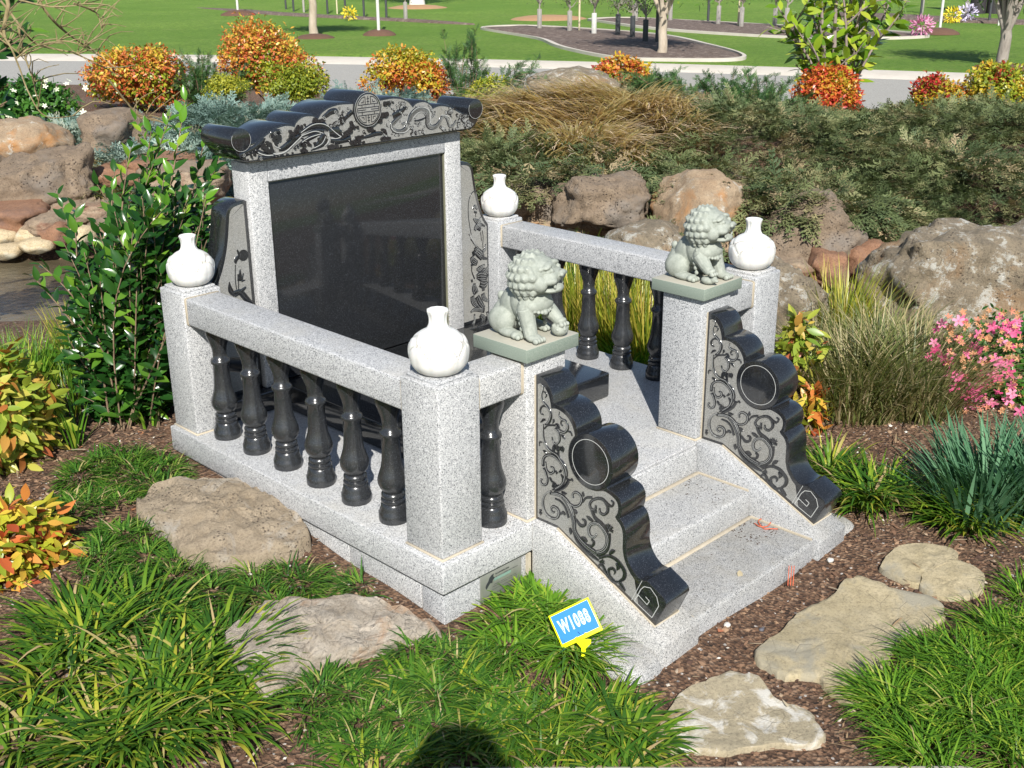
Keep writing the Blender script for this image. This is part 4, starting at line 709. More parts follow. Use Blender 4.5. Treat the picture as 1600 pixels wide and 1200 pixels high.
# longevity emblem: mirrored fret lines
def fl(pts): return [(mc[0]+x*mr, mc[1]+y*mr, .0028) for x, y in pts]
em = []
for sx in (-1, 1):
    for sy in (-1, 1):
        em.append([(sx*.16, sy*.72), (sx*.16, sy*.22)]) if False else None
        for pts in ([(sx*.20, sy*.74), (sx*.20, sy*.30), (sx*.74, sy*.30)], [(sx*.20, sy*.74), (sx*.44, sy*.68), (sx*.62, sy*.52), (sx*.74, sy*.30)], [(sx*.34, sy*.56), (sx*.34, sy*.42), (sx*.52, sy*.42)]):
            em.append(pts)
em += [[(0, .76), (0, .30)], [(0, -.76), (0, -.30)], [(-.09, .62), (.09, .62)], [(-.09, .46), (.09, .46)], [(-.09, -.62), (.09, -.62)], [(-.09, -.46), (.09, -.46)],
       [(-.78, .12), (.78, .12)], [(-.78, -.12), (.78, -.12)], [(-.78, .12), (-.78, -.12)], [(.78, .12), (.78, -.12)], [(-.45, .30), (-.45, .12)], [(.45, .30), (.45, .12)], [(-.45, -.30), (-.45, -.12)], [(.45, -.30), (.45, -.12)], [(-.78, 0), (-.2, 0)], [(.2, 0), (.78, 0)], [(-.2, .30), (.2, .30)], [(-.2, -.30), (.2, -.30)]]
def straight(pts):
    out = []
    for (a, b) in zip(pts[:-1], pts[1:]):
        out.append(ribbon([(mc[0]+a[0]*mr, mc[1]+a[1]*mr, .0026), (mc[0]+b[0]*mr, mc[1]+b[1]*mr, .0026)], lambda p, q, h: (p, CY0-.0108-h, q), .0007))
    return merge(out)
v_, f_ = merge([straight(p) for p in em if p]); link('longevity_emblem', mesh(v_, f_), md, black)
v_, f_ = ribbon([(mc[0]+mr*.965*math.cos(rad(a)), mc[1]+mr*.965*math.sin(rad(a)), .0010) for a in range(0, 361, 9)], lambda a, b, h: (a, CY0-.0101-h*.3, b), .0005); link('rim_line', mesh(v_, f_), md, etched)
# side wings
wing = [(.0015, .306), (.0015, .940)]+catm([(.0015, .943), (.030, .944), (.062, .934), (.078, .912), (.086, .872), (.096, .820), (.112, .766), (.134, .716), (.158, .684)])[1:]+[(.160, .306)]
for sx, T, nm in ((-1, T_wingL, 'lotus_carving'), (1, T_wingR, 'blossom_carving')):
    ex = FX0 if sx < 0 else FX1
    poly = [(ex+sx*a, b) for a, b in wing]
    wg = link('side_wing', prism(poly, 'y', 1.240, 1.330, .003), hs, black)
    wf = [(ex+sx*a, b) for a, b in poly_inset(wing, .0125)]
    link('carved_field', prism(wf, 'y', 1.2396, 1.242), wg, honed)
    lst = [(s if len(s) > 1 else s) for s in T if len(s) > 1]
    v_, f_ = carve(lst, lambda a, b, h: (a, 1.2394-h, b), .0010)
    if sx < 0:
        s0 = T[0][0]; v_, f_ = merge([(v_, f_), disc(s0[0]+.004, s0[1], .0185, lambda a, b, h: (a, 1.2394-h, b), .0008, 28)])
        v_, f_ = merge([(v_, f_), ribbon([(.170, .56, .02), (.22, .545, .03), (.28, .54, .02)], lambda a, b, h: (a, 1.2394-h, b), .001), ribbon([(.19, .42, .05), (.25, .40, .05)], lambda a, b, h: (a, 1.2394-h, b), .001)])
    link(nm, mesh(v_, f_, 'c', 60), wg, black)['kind'] = 'stuff'
    if sx > 0:
        ll = []
        for s in T:
            if len(s) > 1 and max(q[2] for q in s) > .009:
                q = smooth_line(s); 
                for off in (-.25, 0, .25):
                    dd = np.gradient(q[:, :2], axis=0); L = np.hypot(dd[:, 0], dd[:, 1])+1e-9
                    z_ = np.stack([q[:, 0]-dd[:, 1]/L*q[:, 2]*off, q[:, 1]+dd[:, 0]/L*q[:, 2]*off, np.full(len(q), .0008)], 1)[1:-1]
                    if len(z_) > 2: ll.append(ribbon([tuple(k) for k in z_[::2]], lambda a, b, h: (a, 1.2374-h*.3, b), .0005))
        v_, f_ = merge(ll); link('carved_lines', mesh(v_, f_), wg, etched)['kind'] = 'stuff'

# ------------------------------------------------------------------ vases
def vase(cx, cy, cz, s, label, seed):
    prof = catm([(.034, 0), (.050, .006), (.065, .024), (.0705, .045), (.0715, .062), (.0690, .079), (.0600, .095), (.0450, .107), (.031, .115), (.0240, .125), (.0220, .138), (.0230, .150), (.0260, .161), (.0255, .166), (.0200, .1665), (.0160, .160), (.0160, .120)], 5)
    n = 120; V = []; gro = []; rr = random.Random(seed)
    for r, z in prof:
        for k in range(n):
            a = 2*math.pi*k/n
            pet = 0; gg = 0.0
            if z < .105 and r > .028:
                # overlapping carved petals: ridged edges
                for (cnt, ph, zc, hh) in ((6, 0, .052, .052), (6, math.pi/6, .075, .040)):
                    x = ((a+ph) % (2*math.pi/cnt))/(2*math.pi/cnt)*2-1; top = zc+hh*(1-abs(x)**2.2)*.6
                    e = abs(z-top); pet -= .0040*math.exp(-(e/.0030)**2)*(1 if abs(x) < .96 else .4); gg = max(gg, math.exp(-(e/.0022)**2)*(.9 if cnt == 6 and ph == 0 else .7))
                    if z < top: pet += .0026*(1-abs(x)**2)
            if z > .12: pet += .0007*math.sin(a*10)
            gro.append(gg); q = r+pet; V.append((q*math.cos(a)*s, q*math.sin(a)*s, z*s*.96))
    m = len(prof); Fc = [(i*n+k, i*n+(k+1) % n, (i+1)*n+(k+1) % n, (i+1)*n+k) for i in range(m-1) for k in range(n)]; Fc.append(tuple(range(n))[::-1]); Fc.append(tuple((m-1)*n+k for k in range(n)))
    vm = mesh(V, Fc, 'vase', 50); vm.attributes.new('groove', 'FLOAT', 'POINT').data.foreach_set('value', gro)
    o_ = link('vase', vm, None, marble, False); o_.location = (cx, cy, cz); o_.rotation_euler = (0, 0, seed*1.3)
    tag(o_, label, 'vase', 'white marble vases on the posts'); return o_
zt_ = PZ+.0092
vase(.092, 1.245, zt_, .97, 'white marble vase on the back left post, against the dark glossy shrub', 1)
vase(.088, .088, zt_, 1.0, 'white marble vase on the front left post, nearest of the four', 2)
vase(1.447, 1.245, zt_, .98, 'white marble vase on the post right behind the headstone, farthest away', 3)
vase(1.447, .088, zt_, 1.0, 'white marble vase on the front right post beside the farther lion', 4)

# ------------------------------------------------------------------ guardian lions
def ell(bm, c, r, rot=(0, 0, 0), seg=20):
    m = Matrix.Translation(Vector(c)) @ Matrix.Rotation(rad(rot[2]), 4, 'Z') @ Matrix.Rotation(rad(rot[1]), 4, 'Y') @ Matrix.Rotation(rad(rot[0]), 4, 'X') @ Matrix.Diagonal((r[0], r[1], r[2], 1))
    bmesh.ops.create_icosphere(bm, subdivisions=3 if max(r) > .012 else 2, radius=1, matrix=m)
def cone(bm, a, b, r0, r1):
    v, f = tube([Vector(a).lerp(Vector(b), t) for t in (0, .33, .66, 1)], [r0+(r1-r0)*t for t in (0, .33, .66, 1)], 12)
    vs_ = [bm.verts.new(p) for p in v]; 
    for q in f: bm.faces.new([vs_[i] for i in q])
def lion_mesh(kind, head_turn):
    """seated guardian lion facing -Y, front at y=-.085"""
    bm = bmesh.new()
    # rump, back, chest, shoulders
    ell(bm, (0, .046, .044), (.046, .046, .044)); ell(bm, (0, .020, .078), (.041, .046, .062), (28, 0, 0)); ell(bm, (0, -.014, .092), (.045, .042, .055))
    ell(bm, (0, -.040, .096), (.047, .034, .034)); ell(bm, (0, -.026, .122), (.042, .040, .034))
    for sx in (-1, 1):
        ell(bm, (sx*.040, .036, .038), (.022, .038, .037), (12, 0, -sx*8))            # haunch
        ell(bm, (sx*.046, .004, .012), (.016, .036, .0125)); ell(bm, (sx*.047, -.024, .011), (.0165, .014, .0115))  # hind foot
        for k in (-1, 0, 1): ell(bm, (sx*.047+k*.0095, -.036, .0085), (.0058, .008, .0075))
        ell(bm, (sx*.032, -.036, .080), (.018, .020, .030))                              # shoulder
    lift = 1 if kind == 0 else -1     # which paw rests on the ball / cub
    for sx in (-1, 1):
        if sx == lift:
            cone(bm, (sx*.033, -.038, .078), (sx*.040, -.066, .052), .0215, .0175); cone(bm, (sx*.040, -.064, .054), (sx*.042, -.078, .042), .0175, .015)
            if kind == 0:
                ell(bm, (sx*.042, -.082, .0185), (.0215, .0215, .0185))
                for k in range(14):
                    a = k*.9; e_ = .2+.8*(k % 4)/4; ell(bm, (sx*.042+.020*math.cos(a)*math.cos(e_), -.082+.020*math.sin(a)*math.cos(e_), .0185+.0175*math.sin(e_)), (.0042, .0042, .0042))
            else:
                ell(bm, (sx*.042, -.076, .013), (.014, .022, .0125)); ell(bm, (sx*.040, -.094, .018), (.0115, .011, .0115)); ell(bm, (sx*.040, -.104, .015), (.006, .006, .005))
            ell(bm, (sx*.042, -.083, .040), (.0155, .0165, .0095), (-25, 0, 0))
            for k in (-1, 0, 1): ell(bm, (sx*.042+k*.0095, -.096, .034), (.0056, .0075, .0065))
        else:
            cone(bm, (sx*.033, -.040, .080), (sx*.034, -.052, .040), .0215, .0185); cone(bm, (sx*.034, -.052, .042), (sx*.036, -.062, .012), .0185, .0170)
            ell(bm, (sx*.037, -.072, .0115), (.0175, .022, .0115))
            for k in (-1.5, -.5, .5, 1.5): ell(bm, (sx*.037+k*.0088, -.090, .0085), (.0055, .0085, .0078))
        # curl of hair down the back of the foreleg
        for k in range(4): ell(bm, (sx*.040, -.022-.004*k, .070-.014*k), (.0055, .0065, .0075))
    # bib band and bell
    ell(bm, (0, -.056, .090), (.042, .020, .022)); ell(bm, (0, -.072, .072), (.0085, .0085, .0085))
    for k in range(15):
        a = math.pi*(k/14); ell(bm, (.044*math.cos(a), -.034-.040*math.sin(a), .098-.026*math.sin(a)), (.0048, .0048, .0048))
    # tail
    for k in range(5): ell(bm, (.004*math.sin(k), .086-.003*k, .02+.017*k), (.014-.001*k, .011, .013))
    ell(bm, (-.040, .066, .022), (.010, .010, .012)); ell(bm, (.040, .066, .022), (.010, .010, .012))
    # head group, turned
    hb = bmesh.new()
    ell(hb, (0, .0, .001), (.056, .052, .053)); ell(hb, (0, -.022, .014), (.041, .034, .031))            # skull, brow
    ell(hb, (0, -.044, -.001), (.038, .026, .0215)); ell(hb, (0, -.054, .001), (.033, .018, .0170))      # upper muzzle
    ell(hb, (0, -.073, .0075), (.0135, .008, .0080)); 
    for sx in (-1, 1):
        ell(hb, (sx*.0100, -.075, .0055), (.0058, .0055, .0055)); ell(hb, (sx*.026, -.050, -.006), (.0150, .020, .0115))
        ell(hb, (sx*.019, -.047, .0150), (.0115, .0100, .0095)); ell(hb, (sx*.020, -.0565, .0165), (.0062, .0050, .0060))   # eye
        ell(hb, (sx*.019, -.046, .0275), (.0170, .0105, .0070), (0, sx*18, 0)); ell(hb, (sx*.031, -.034, .022), (.009, .008, .007))
        ell(hb, (sx*.043, -.012, .010), (.0085, .013, .017), (20, 0, sx*25))                                            # ear
        ell(hb, (sx*.035, -.030, -.012), (.015, .020, .020))                                                           # cheek
    ell(hb, (0, -.044, -.0310), (.0300, .025, .0095), (4, 0, 0)); ell(hb, (0, -.060, -.0295), (.021, .012, .0100))      # lower jaw
    ell(hb, (0, -.026, -.026), (.032, .022, .016)); ell(hb, (0, -.038, -.020), (.012, .018, .004))                       # jaw root, tongue
    for sx in (-1, 1): ell(hb, (sx*.022, -.062, -.020), (.0034, .0034, .0072))
    # rows of round curls over crown, sides and nape
    rows = [(72, 7, .0105), (50, 11, .0105), (28, 13, .0108), (6, 14, .0112), (-16, 14, .0115), (-38, 12, .0115)]
    for ri, (el_, cnt, cr) in enumerate(rows):
        for k in range(cnt):
            az = -122+244*(k+.5*(ri % 2))/max(cnt-1, 1)
            if abs(az) > 132: continue
            ce, se = math.cos(rad(el_)), math.sin(rad(el_)); R_ = .0525
            x = R_*ce*math.sin(rad(az)); y = R_*ce*math.cos(rad(az))*.98; z = R_*se*.98
            if y < -.022 and el_ < 60: continue
            n_ = Vector((x, y, z)).normalized(); ell(hb, (x*.93, y*.93, z*.93), (cr*1.1, cr*1.1, cr*1.05))
            ell(hb, tuple(Vector((x, y, z))*.93+n_*cr*.86), (.0042, .0042, .0042))
            if ri > 2: ell(hb, tuple(Vector((x, y, z))*.95+Vector((0, .003, -.010))), (cr*.55, cr*.55, cr*.9))
    m = Matrix.Translation((0, -.030, .163)) @ Matrix.Rotation(rad(head_turn), 4, 'Z') @ Matrix.Rotation(rad(-4), 4, 'X') @ Matrix.Diagonal((1.14, 1.05, 1.10, 1))
    bmesh.ops.transform(hb, matrix=m, verts=hb.verts[:])
    tmp = bpy.data.meshes.new('t'); hb.to_mesh(tmp); hb.free(); bm.from_mesh(tmp)
    bmesh.ops.transform(bm, matrix=Matrix.Translation((0, .008, 0)) @ Matrix.Diagonal((1.10, 1.06, 1.0, 1)), verts=bm.verts[:])
    me = bpy.data.meshes.new('lion_raw'); bm.to_mesh(me); bm.free()
    ob = bpy.data.objects.new('tmp', me); COL.objects.link(ob)
    rm = ob.modifiers.new('r', 'REMESH'); rm.mode = 'VOXEL'; rm.voxel_size = .00165; rm.use_smooth_shade = True
    sm = ob.modifiers.new('s', 'SMOOTH'); sm.factor = .5; sm.iterations = 2
    dg = bpy.context.evaluated_depsgraph_get(); dg.update(); out = bpy.data.meshes.new_from_object(ob.evaluated_get(dg)); bpy.data.objects.remove(ob)
    # flat underside resting on the slab
    co = np.empty(len(out.vertices)*3, np.float32); out.vertices.foreach_get('co', co); co = co.reshape(-1, 3); co[:, 2] = np.maximum(co[:, 2], .0003); out.vertices.foreach_set('co', co.ravel())
    return out
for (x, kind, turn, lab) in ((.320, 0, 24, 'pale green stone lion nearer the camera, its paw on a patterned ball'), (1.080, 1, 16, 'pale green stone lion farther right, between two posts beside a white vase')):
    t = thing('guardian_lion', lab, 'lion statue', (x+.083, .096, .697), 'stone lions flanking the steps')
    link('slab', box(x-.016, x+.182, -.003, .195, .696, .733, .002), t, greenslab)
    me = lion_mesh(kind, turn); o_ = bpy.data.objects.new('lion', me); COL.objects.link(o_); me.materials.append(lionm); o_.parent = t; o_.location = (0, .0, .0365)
# ------------------------------------------------------------------ rocks and stepping stones
rk_brown = m_rock('pitted_brown_basalt', (.25, .185, .125), (.40, .305, .215), (.30, .26, .22), 2.2, pit=.5, bumpd=.03)
rk_tan = m_rock('tan_orange_boulder', (.36, .25, .155), (.48, .37, .25), (.50, .24, .08), 3.0, bumpd=.02, lich=.15)
rk_grey = m_rock('grey_lichened_boulder', (.24, .20, .14), (.42, .34, .235), (.36, .22, .11), 2.4, pit=.3, lich=.55, bumpd=.03)
rk_rust = m_rock('rusty_red_rock', (.25, .125, .07), (.36, .20, .12), (.20, .12, .09), 3.5, bumpd=.015)
rk_clay = m_rock('brown_sandstone', (.30, .22, .15), (.44, .34, .24), (.24, .12, .075), 4, bumpd=.02, strata=True)
rk_buff = m_rock('buff_river_stone', (.44, .34, .20), (.56, .46, .30), (.50, .49, .40), 3, bumpd=.006)
rk_flat = m_rock('sand_coloured_pitted_rock', (.36, .285, .195), (.46, .375, .27), (.50, .47, .42), 5, pit=.3, bumpd=.014, ethr=.56, fs=4.5)
rk_layer = m_rock('pale_layered_rock', (.40, .335, .255), (.56, .50, .42), (.44, .28, .17), 7, bumpd=.014, strata=True, ethr=.56, fs=4)
rk_step = m_rock('yellow_grey_slate', (.36, .30, .18), (.47, .40, .26), (.30, .28, .22), 5, bumpd=.005, strata=False, ethr=.5, fs=3.5)
rk_stepw = m_rock('whitened_slate', (.36, .31, .21), (.46, .39, .26), (.68, .66, .60), 14, bumpd=.006, strata=False, ethr=.50, fs=3.5)
def ico(sub):
    bm = bmesh.new(); bmesh.ops.create_icosphere(bm, subdivisions=sub, radius=1); V = np.array([v.co[:] for v in bm.verts]); Fc = np.array([[v.index for v in f.verts] for f in bm.faces]); bm.free(); return V, Fc
ICO = {k: ico(k) for k in (1, 2, 3, 4, 5)}
def rock(label, cen, dims, mat, seed, rot=(0, 0, 0), sub=4, rugged=.22, flat=.0, name='boulder', group='boulders of the rock bank', cat='boulder', boxy=.82):
    V, Fc = ICO[sub]; V = V.copy()
    V = np.sign(V)*np.abs(V)**boxy
    rr = random.Random(seed); off = Vector((rr.random()*50, rr.random()*50, rr.random()*50)); out = np.empty_like(V)
    # a few random cutting planes give faceted sides
    planes = []
    for _ in range(9):
        n_ = Vector((rr.gauss(0, 1), rr.gauss(0, 1), rr.gauss(0, .8))).normalized(); planes.append((n_, rr.uniform(.72, .96)))
    for i, p in enumerate(V):
        v = Vector(p)
        for n_, dd in planes:
            e = v.dot(n_)-dd
            if e > 0: v = v-n_*(e*.82)
        q = noise.fractal(v*1.3+off, 1.0, 2.1, 4)*rugged+noise.fractal(v*5+off, .8, 2.3, 5)*rugged*.30
        q -= abs(noise.noise(v*2.4+off))*rugged*.55-rugged*.12
        v = v*(1+q)
        if flat and v.z > flat: v.z = flat+(v.z-flat)*.12
        out[i] = (v.x*dims[0], v.y*dims[1], v.z*dims[2])
    me = npmesh(out, Fc, True); o_ = bpy.data.objects.new(name, me); COL.objects.link(o_); me.materials.append(mat)
    o_.location = cen; o_.rotation_euler = tuple(rad(a) for a in rot); tag(o_, label, cat, group); return o_
def rock_px(label, box_, u, depth, mat, seed, **kw):
    """boulder whose silhouette fills an image box at forward distance u"""
    x0, y0, x1, y1 = box_; c = P((x0+x1)/2, (y0+y1)/2, u); k = u/FPX*1.05
    hw = (x1-x0)/2*k; hh = (y1-y0)/2*k
    kw.setdefault('rot', (0, 0, 0)); rx, ry, rz = kw.pop('rot')
    return rock(label, tuple(c), (hw*1.06, depth, hh*1.08), mat, seed, rot=(rx, ry, -math.degrees(YAW)+rz), **kw)
rock_px('pitted brown boulder under the overhanging juniper, left of the larger pale one', (785, 274, 882, 356), 6.9, .30, rk_brown, 11)
rock_px('large rounded tan boulder with dark pits, above the far railing', (872, 276, 1008, 368), 6.6, .34, rk_brown, 12, sub=5)
rock_px('wide smooth tan boulder stained orange, behind the farther lion', (1026, 276, 1176, 392), 6.5, .36, rk_tan, 13, sub=5, rugged=.14)
rock_px('low lichen covered rock under grey creeping plants beside the railing', (955, 352, 1080, 420), 5.9, .26, rk_grey, 14)
rock_px('broad brown boulder partly under dark juniper, right of the last vase', (1185, 318, 1340, 428), 6.3, .40, rk_brown, 15, sub=5)
rock_px('grey boulder between the right post and the yellow striped grass', (1165, 412, 1286, 560), 4.95, .24, rk_grey, 16, sub=5)
rock_px('small rusty red rounded rock below the juniper', (1318, 380, 1396, 432), 6.0, .16, rk_rust, 17)
rock_px('reddish angular rock left of the small rusty round one', (1254, 388, 1322, 445), 5.9, .17, rk_rust, 18)
rock_px('brown low rock under the ledge behind the right post', (1196, 400, 1262, 436), 5.9, .15, rk_clay, 19)
rock_px('huge grey lichened boulder at the right edge above the pink azalea', (1350, 362, 1640, 540), 5.15, .42, rk_grey, 20, sub=5, rot=(0, 14, 0), rugged=.26)
rock_px('second big boulder at the right edge, half behind the huge one', (1525, 345, 1700, 470), 5.9, .4, rk_grey, 21)
rock_px('flat grey rock lying on the mound crest behind the dry grass', (835, 112, 955, 150), 9.9, .5, rk_grey, 22, group='boulders of the rock bank')
rock_px('small tan stone wedged under the big pitted boulder', (940, 352, 1010, 378), 6.5, .12, rk_tan, 23)
rock_px('small orange stone at the foot of the brown boulder by the railing', (822, 338, 880, 362), 6.7, .12, rk_tan, 24)
rock_px('rounded pebble beside the far railing, palest there', (884, 350, 922, 372), 6.5, .08, rk_buff, 25, sub=3, rugged=.08)
rock_px('dark low rock in shade right of the orange stained boulder', (1130, 330, 1200, 400), 6.9, .2, rk_clay, 26)
# left bank
rock_px('smooth tan boulder at the left edge, below the white flowers', (-30, 190, 108, 272), 8.1, .35, rk_tan, 31, sub=5, rugged=.12)
rock_px('big dark pitted boulder leaning over the creek bank', (6, 232, 140, 338), 7.5, .34, rk_brown, 32, sub=5, rot=(0, -22, 0))
rock_px('dark boulder cut by the left edge of the photo', (-50, 235, 22, 320), 7.7, .25, rk_brown, 33)
rock_px('grey brown rock half covered by blue juniper', (122, 178, 225, 245), 8.5, .35, rk_brown, 34, rot=(0, -12, 0))
rock_px('flat cracked reddish rock at the left edge above the pebbles', (-25, 305, 75, 362), 7.1, .28, rk_rust, 35, flat=.5)
rock_px('flat clay coloured rock behind the upper shrub leaves', (88, 300, 200, 345), 7.4, .3, rk_clay, 36, flat=.5)
rock_px('broken pinkish rock right of the reddish flat one', (48, 335, 105, 366), 6.95, .2, rk_clay, 37)
rock_px('long terracotta ledge rock below the blue juniper', (150, 250, 262, 300), 7.9, .3, rk_rust, 38, flat=.6)
rock_px('layered brown ledge rock left of the headstone cap', (232, 248, 352, 318), 7.6, .35, rk_clay, 39, flat=.6)
rock_px('upper reddish rock just under the blue juniper fringe', (205, 238, 300, 272), 8.0, .3, rk_rust, 40, flat=.6)
rock_px('grey white stone left of the black side wing', (300, 318, 336, 362), 6.9, .14, rk_buff, 41, sub=3)
rock_px('pale brown stone below the grey white one', (298, 345, 342, 382), 6.8, .15, rk_clay, 42, sub=3)
rock_px('long low brown rock at the water edge behind the shrub', (150, 330, 300, 378), 7.0, .3, rk_clay, 43, flat=.5)
rock_px('grey green round stone at the left edge by the water', (-20, 356, 30, 388), 6.85, .12, rk_buff, 44, sub=3, rugged=.08, group='stones at the water edge', cat='stone', name='river_stone')
rock_px('yellow oval stone at the left edge touching the water', (-20, 380, 34, 404), 6.65, .12, rk_buff, 45, sub=3, rugged=.08, group='stones at the water edge', cat='stone', name='river_stone')
rock_px('buff rounded stone, upper of the two beside the orange rock', (26, 354, 72, 380), 6.85, .11, rk_buff, 46, sub=3, rugged=.1, group='stones at the water edge', cat='stone', name='river_stone')
rock_px('cream oval stone at the waterline, lower of the pair', (32, 373, 84, 394), 6.65, .10, rk_buff, 47, sub=3, rugged=.1, group='stones at the water edge', cat='stone', name='river_stone')
rock_px('orange brown angular stone right of the cream oval stones', (70, 347, 110, 384), 6.75, .12, rk_rust, 48, sub=3, group='stones at the water edge', cat='stone', name='river_stone')
rock_px('pale stone by the water half hidden by leaves', (108, 352, 150, 382), 6.7, .1, rk_buff, 49, sub=3, rugged=.1, group='stones at the water edge', cat='stone', name='river_stone')
def slab_stone(label, pts, h, mat, seed, name='stepping_stone', cat='stepping stone', group='stepping stones in the mulch', dome=0.0, rough_=.004, edge=.012):
    """flat stone: outline given in the picture, laid on the soil"""
    P3 = [G(px, py) for px, py in pts]; c = sum(P3)/len(P3); c[2] = np.mean([p[2] for p in P3])
    q = np.array(catm([(p[0]-c[0], p[1]-c[1]) for p in P3+P3[:2]], 6)[:len(P3)*6]); rr = random.Random(seed); off = Vector((rr.random()*9, rr.random()*9, seed))
    n = len(q); rings = [1.010, 1.004, .994, .975, .93, .89, .84, .79, .73, .67, .61, .55, .49, .43, .37, .31, .25, .19, .13, .07]; V = []
    for k, s in enumerate(rings):
        for i in range(n):
            x, y = q[i]*s; 
            if k < 5:
                j = 1+.05*noise.noise(Vector((q[i][0]*26, q[i][1]*26, seed)))+.03*noise.noise(Vector((q[i][0]*70, q[i][1]*70, seed))); x *= j; y *= j
            z0 = float(H(c[0]+x, c[1]+y))-c[2]
            z = z0-.03 if k == 0 else z0-.004 if k == 1 else z0+h*(.75 if k == 2 else 1)+dome*(1-s*s)
            if k >= 2: z += rough_*(noise.fractal(Vector((x*22, y*22, 0))+off, .7, 2.3, 6)*.9-1.1*abs(noise.noise(Vector((x*11, y*11, 3))+off))+.3)+(.25*dome)*noise.noise(Vector((x*5, y*5, 3))+off)
            if k >= 2 and seed in (56, 55): zq = round(z/.009)*.009; z = z*.35+zq*.65
            V.append((x, y, z))
    V.append((0, 0, h+dome)); Fc = [(k*n+i, k*n+(i+1) % n, (k+1)*n+(i+1) % n, (k+1)*n+i) for k in range(len(rings)-1) for i in range(n)]
    b0 = (len(rings)-1)*n; Fc += [(b0+i, b0+(i+1) % n, len(V)-1) for i in range(n)]
    me = mesh(V, Fc, 'stone', 50); o_ = bpy.data.objects.new(name, me); COL.objects.link(o_); me.materials.append(mat); o_.location = c; tag(o_, label, cat, group); return o_
slab_stone('triangular stepping stone with white patches, nearest the bottom edge', [(1018, 1182), (1030, 1140), (1060, 1092), (1100, 1070), (1140, 1057), (1185, 1065), (1215, 1100), (1260, 1116), (1284, 1150), (1278, 1170), (1200, 1172), (1130, 1182), (1070, 1180)], .016, rk_stepw, 51)
slab_stone('largest stepping stone, yellowish grey, in the middle of the mulch path', [(1176, 1028), (1212, 996), (1250, 962), (1298, 938), (1318, 914), (1350, 908), (1400, 926), (1466, 945), (1470, 975), (1410, 1005), (1388, 1040), (1372, 1082), (1332, 1110), (1292, 1082), (1268, 1066), (1222, 1062), (1192, 1045)], .018, rk_step, 52)
slab_stone('brownish stepping stone touching the leafy clump, upper left of a pair', [(1372, 893), (1388, 870), (1420, 856), (1478, 860), (1498, 876), (1466, 892), (1440, 905), (1430, 920)], .016, rk_step, 53)
slab_stone('pale square stepping stone farthest right, lower of a pair', [(1436, 920), (1446, 893), (1492, 880), (1535, 900), (1532, 930), (1500, 940), (1462, 936)], .014, rk_step, 54)
slab_stone('sand coloured pitted boulder against the left side of the platform', [(212, 812), (248, 776), (320, 768), (420, 765), (446, 795), (478, 835), (482, 862), (430, 885), (350, 896), (290, 884), (262, 850)], .050, rk_flat, 55, 'boulder', 'boulder', 'flat boulders in the foreground', .022, .016)
slab_stone('long pale layered boulder in front of the platform corner', [(352, 1010), (400, 968), (450, 955), (560, 950), (640, 972), (690, 996), (645, 1008), (560, 1035), (480, 1055), (424, 1095), (372, 1070)], .035, rk_layer, 56, 'boulder', 'boulder', 'flat boulders in the foreground', .025, .018)
# ------------------------------------------------------------------ plants
def norm(a): return a/(np.linalg.norm(a, axis=-1, keepdims=True)+1e-9)
def leaf_t(nl=4, wid=.4, curl=.12, fold=.10, tip=1.0, petiole=.0):
    """leaf template: x along, y across, z up; quads strip each side of the midrib"""
    V = []; Q = []
    for i in range(nl+1):
        t = i/nl; w = wid*math.sin(math.pi*min(1, t**.85)*.98+.02)*.5 if 0 < i < nl else .012
        z = -curl*t*t
        V += [(t, -w, z+fold*w), (t, 0, z), (t, w, z+fold*w)]
    for i in range(nl):
        a = i*3; Q += [(a, a+3, a+4, a+1), (a+1, a+4, a+5, a+2)]
    return np.array(V), np.array(Q)
def frames(d, up, roll=None):
    """unit length axis d, side, normal from a preferred up"""
    d = norm(d); s = norm(np.cross(up, d)); n = np.cross(d, s)
    if roll is not None:
        c, k = np.cos(roll)[:, None], np.sin(roll)[:, None]; s, n = s*c+n*k, n*c-s*k
    return d, s, n
def leaves_mesh(Pp, D, N_up, size, tmpl, roll=None, rnd=None, asp=1.0):
    T, Q = tmpl; m = len(Pp); d, s, n = frames(D, N_up, roll); size = np.broadcast_to(size, (m,))
    V = Pp[:, None]+(d[:, None]*T[None, :, 0:1]+s[:, None]*T[None, :, 1:2]*asp+n[:, None]*T[None, :, 2:3])*size[:, None, None]
    k = len(T); Qs = (Q[None]+(np.arange(m)*k)[:, None, None]).reshape(-1, Q.shape[1])
    rnd = rng.random(m) if rnd is None else rnd
    return V.reshape(-1, 3), Qs, {'rnd': np.repeat(rnd, k), 'tip': np.tile(T[:, 0]/max(T[:, 0].max(), 1e-6), m)}
def join_np(lst):
    V = []; Q = []; A = {}; o_ = 0
    for v, q, a in lst:
        V.append(v); Q.append(q+o_); o_ += len(v)
        for k_, x in a.items(): A.setdefault(k_, []).append(x)
    return np.concatenate(V), np.concatenate(Q), {k_: np.concatenate(x) for k_, x in A.items()}
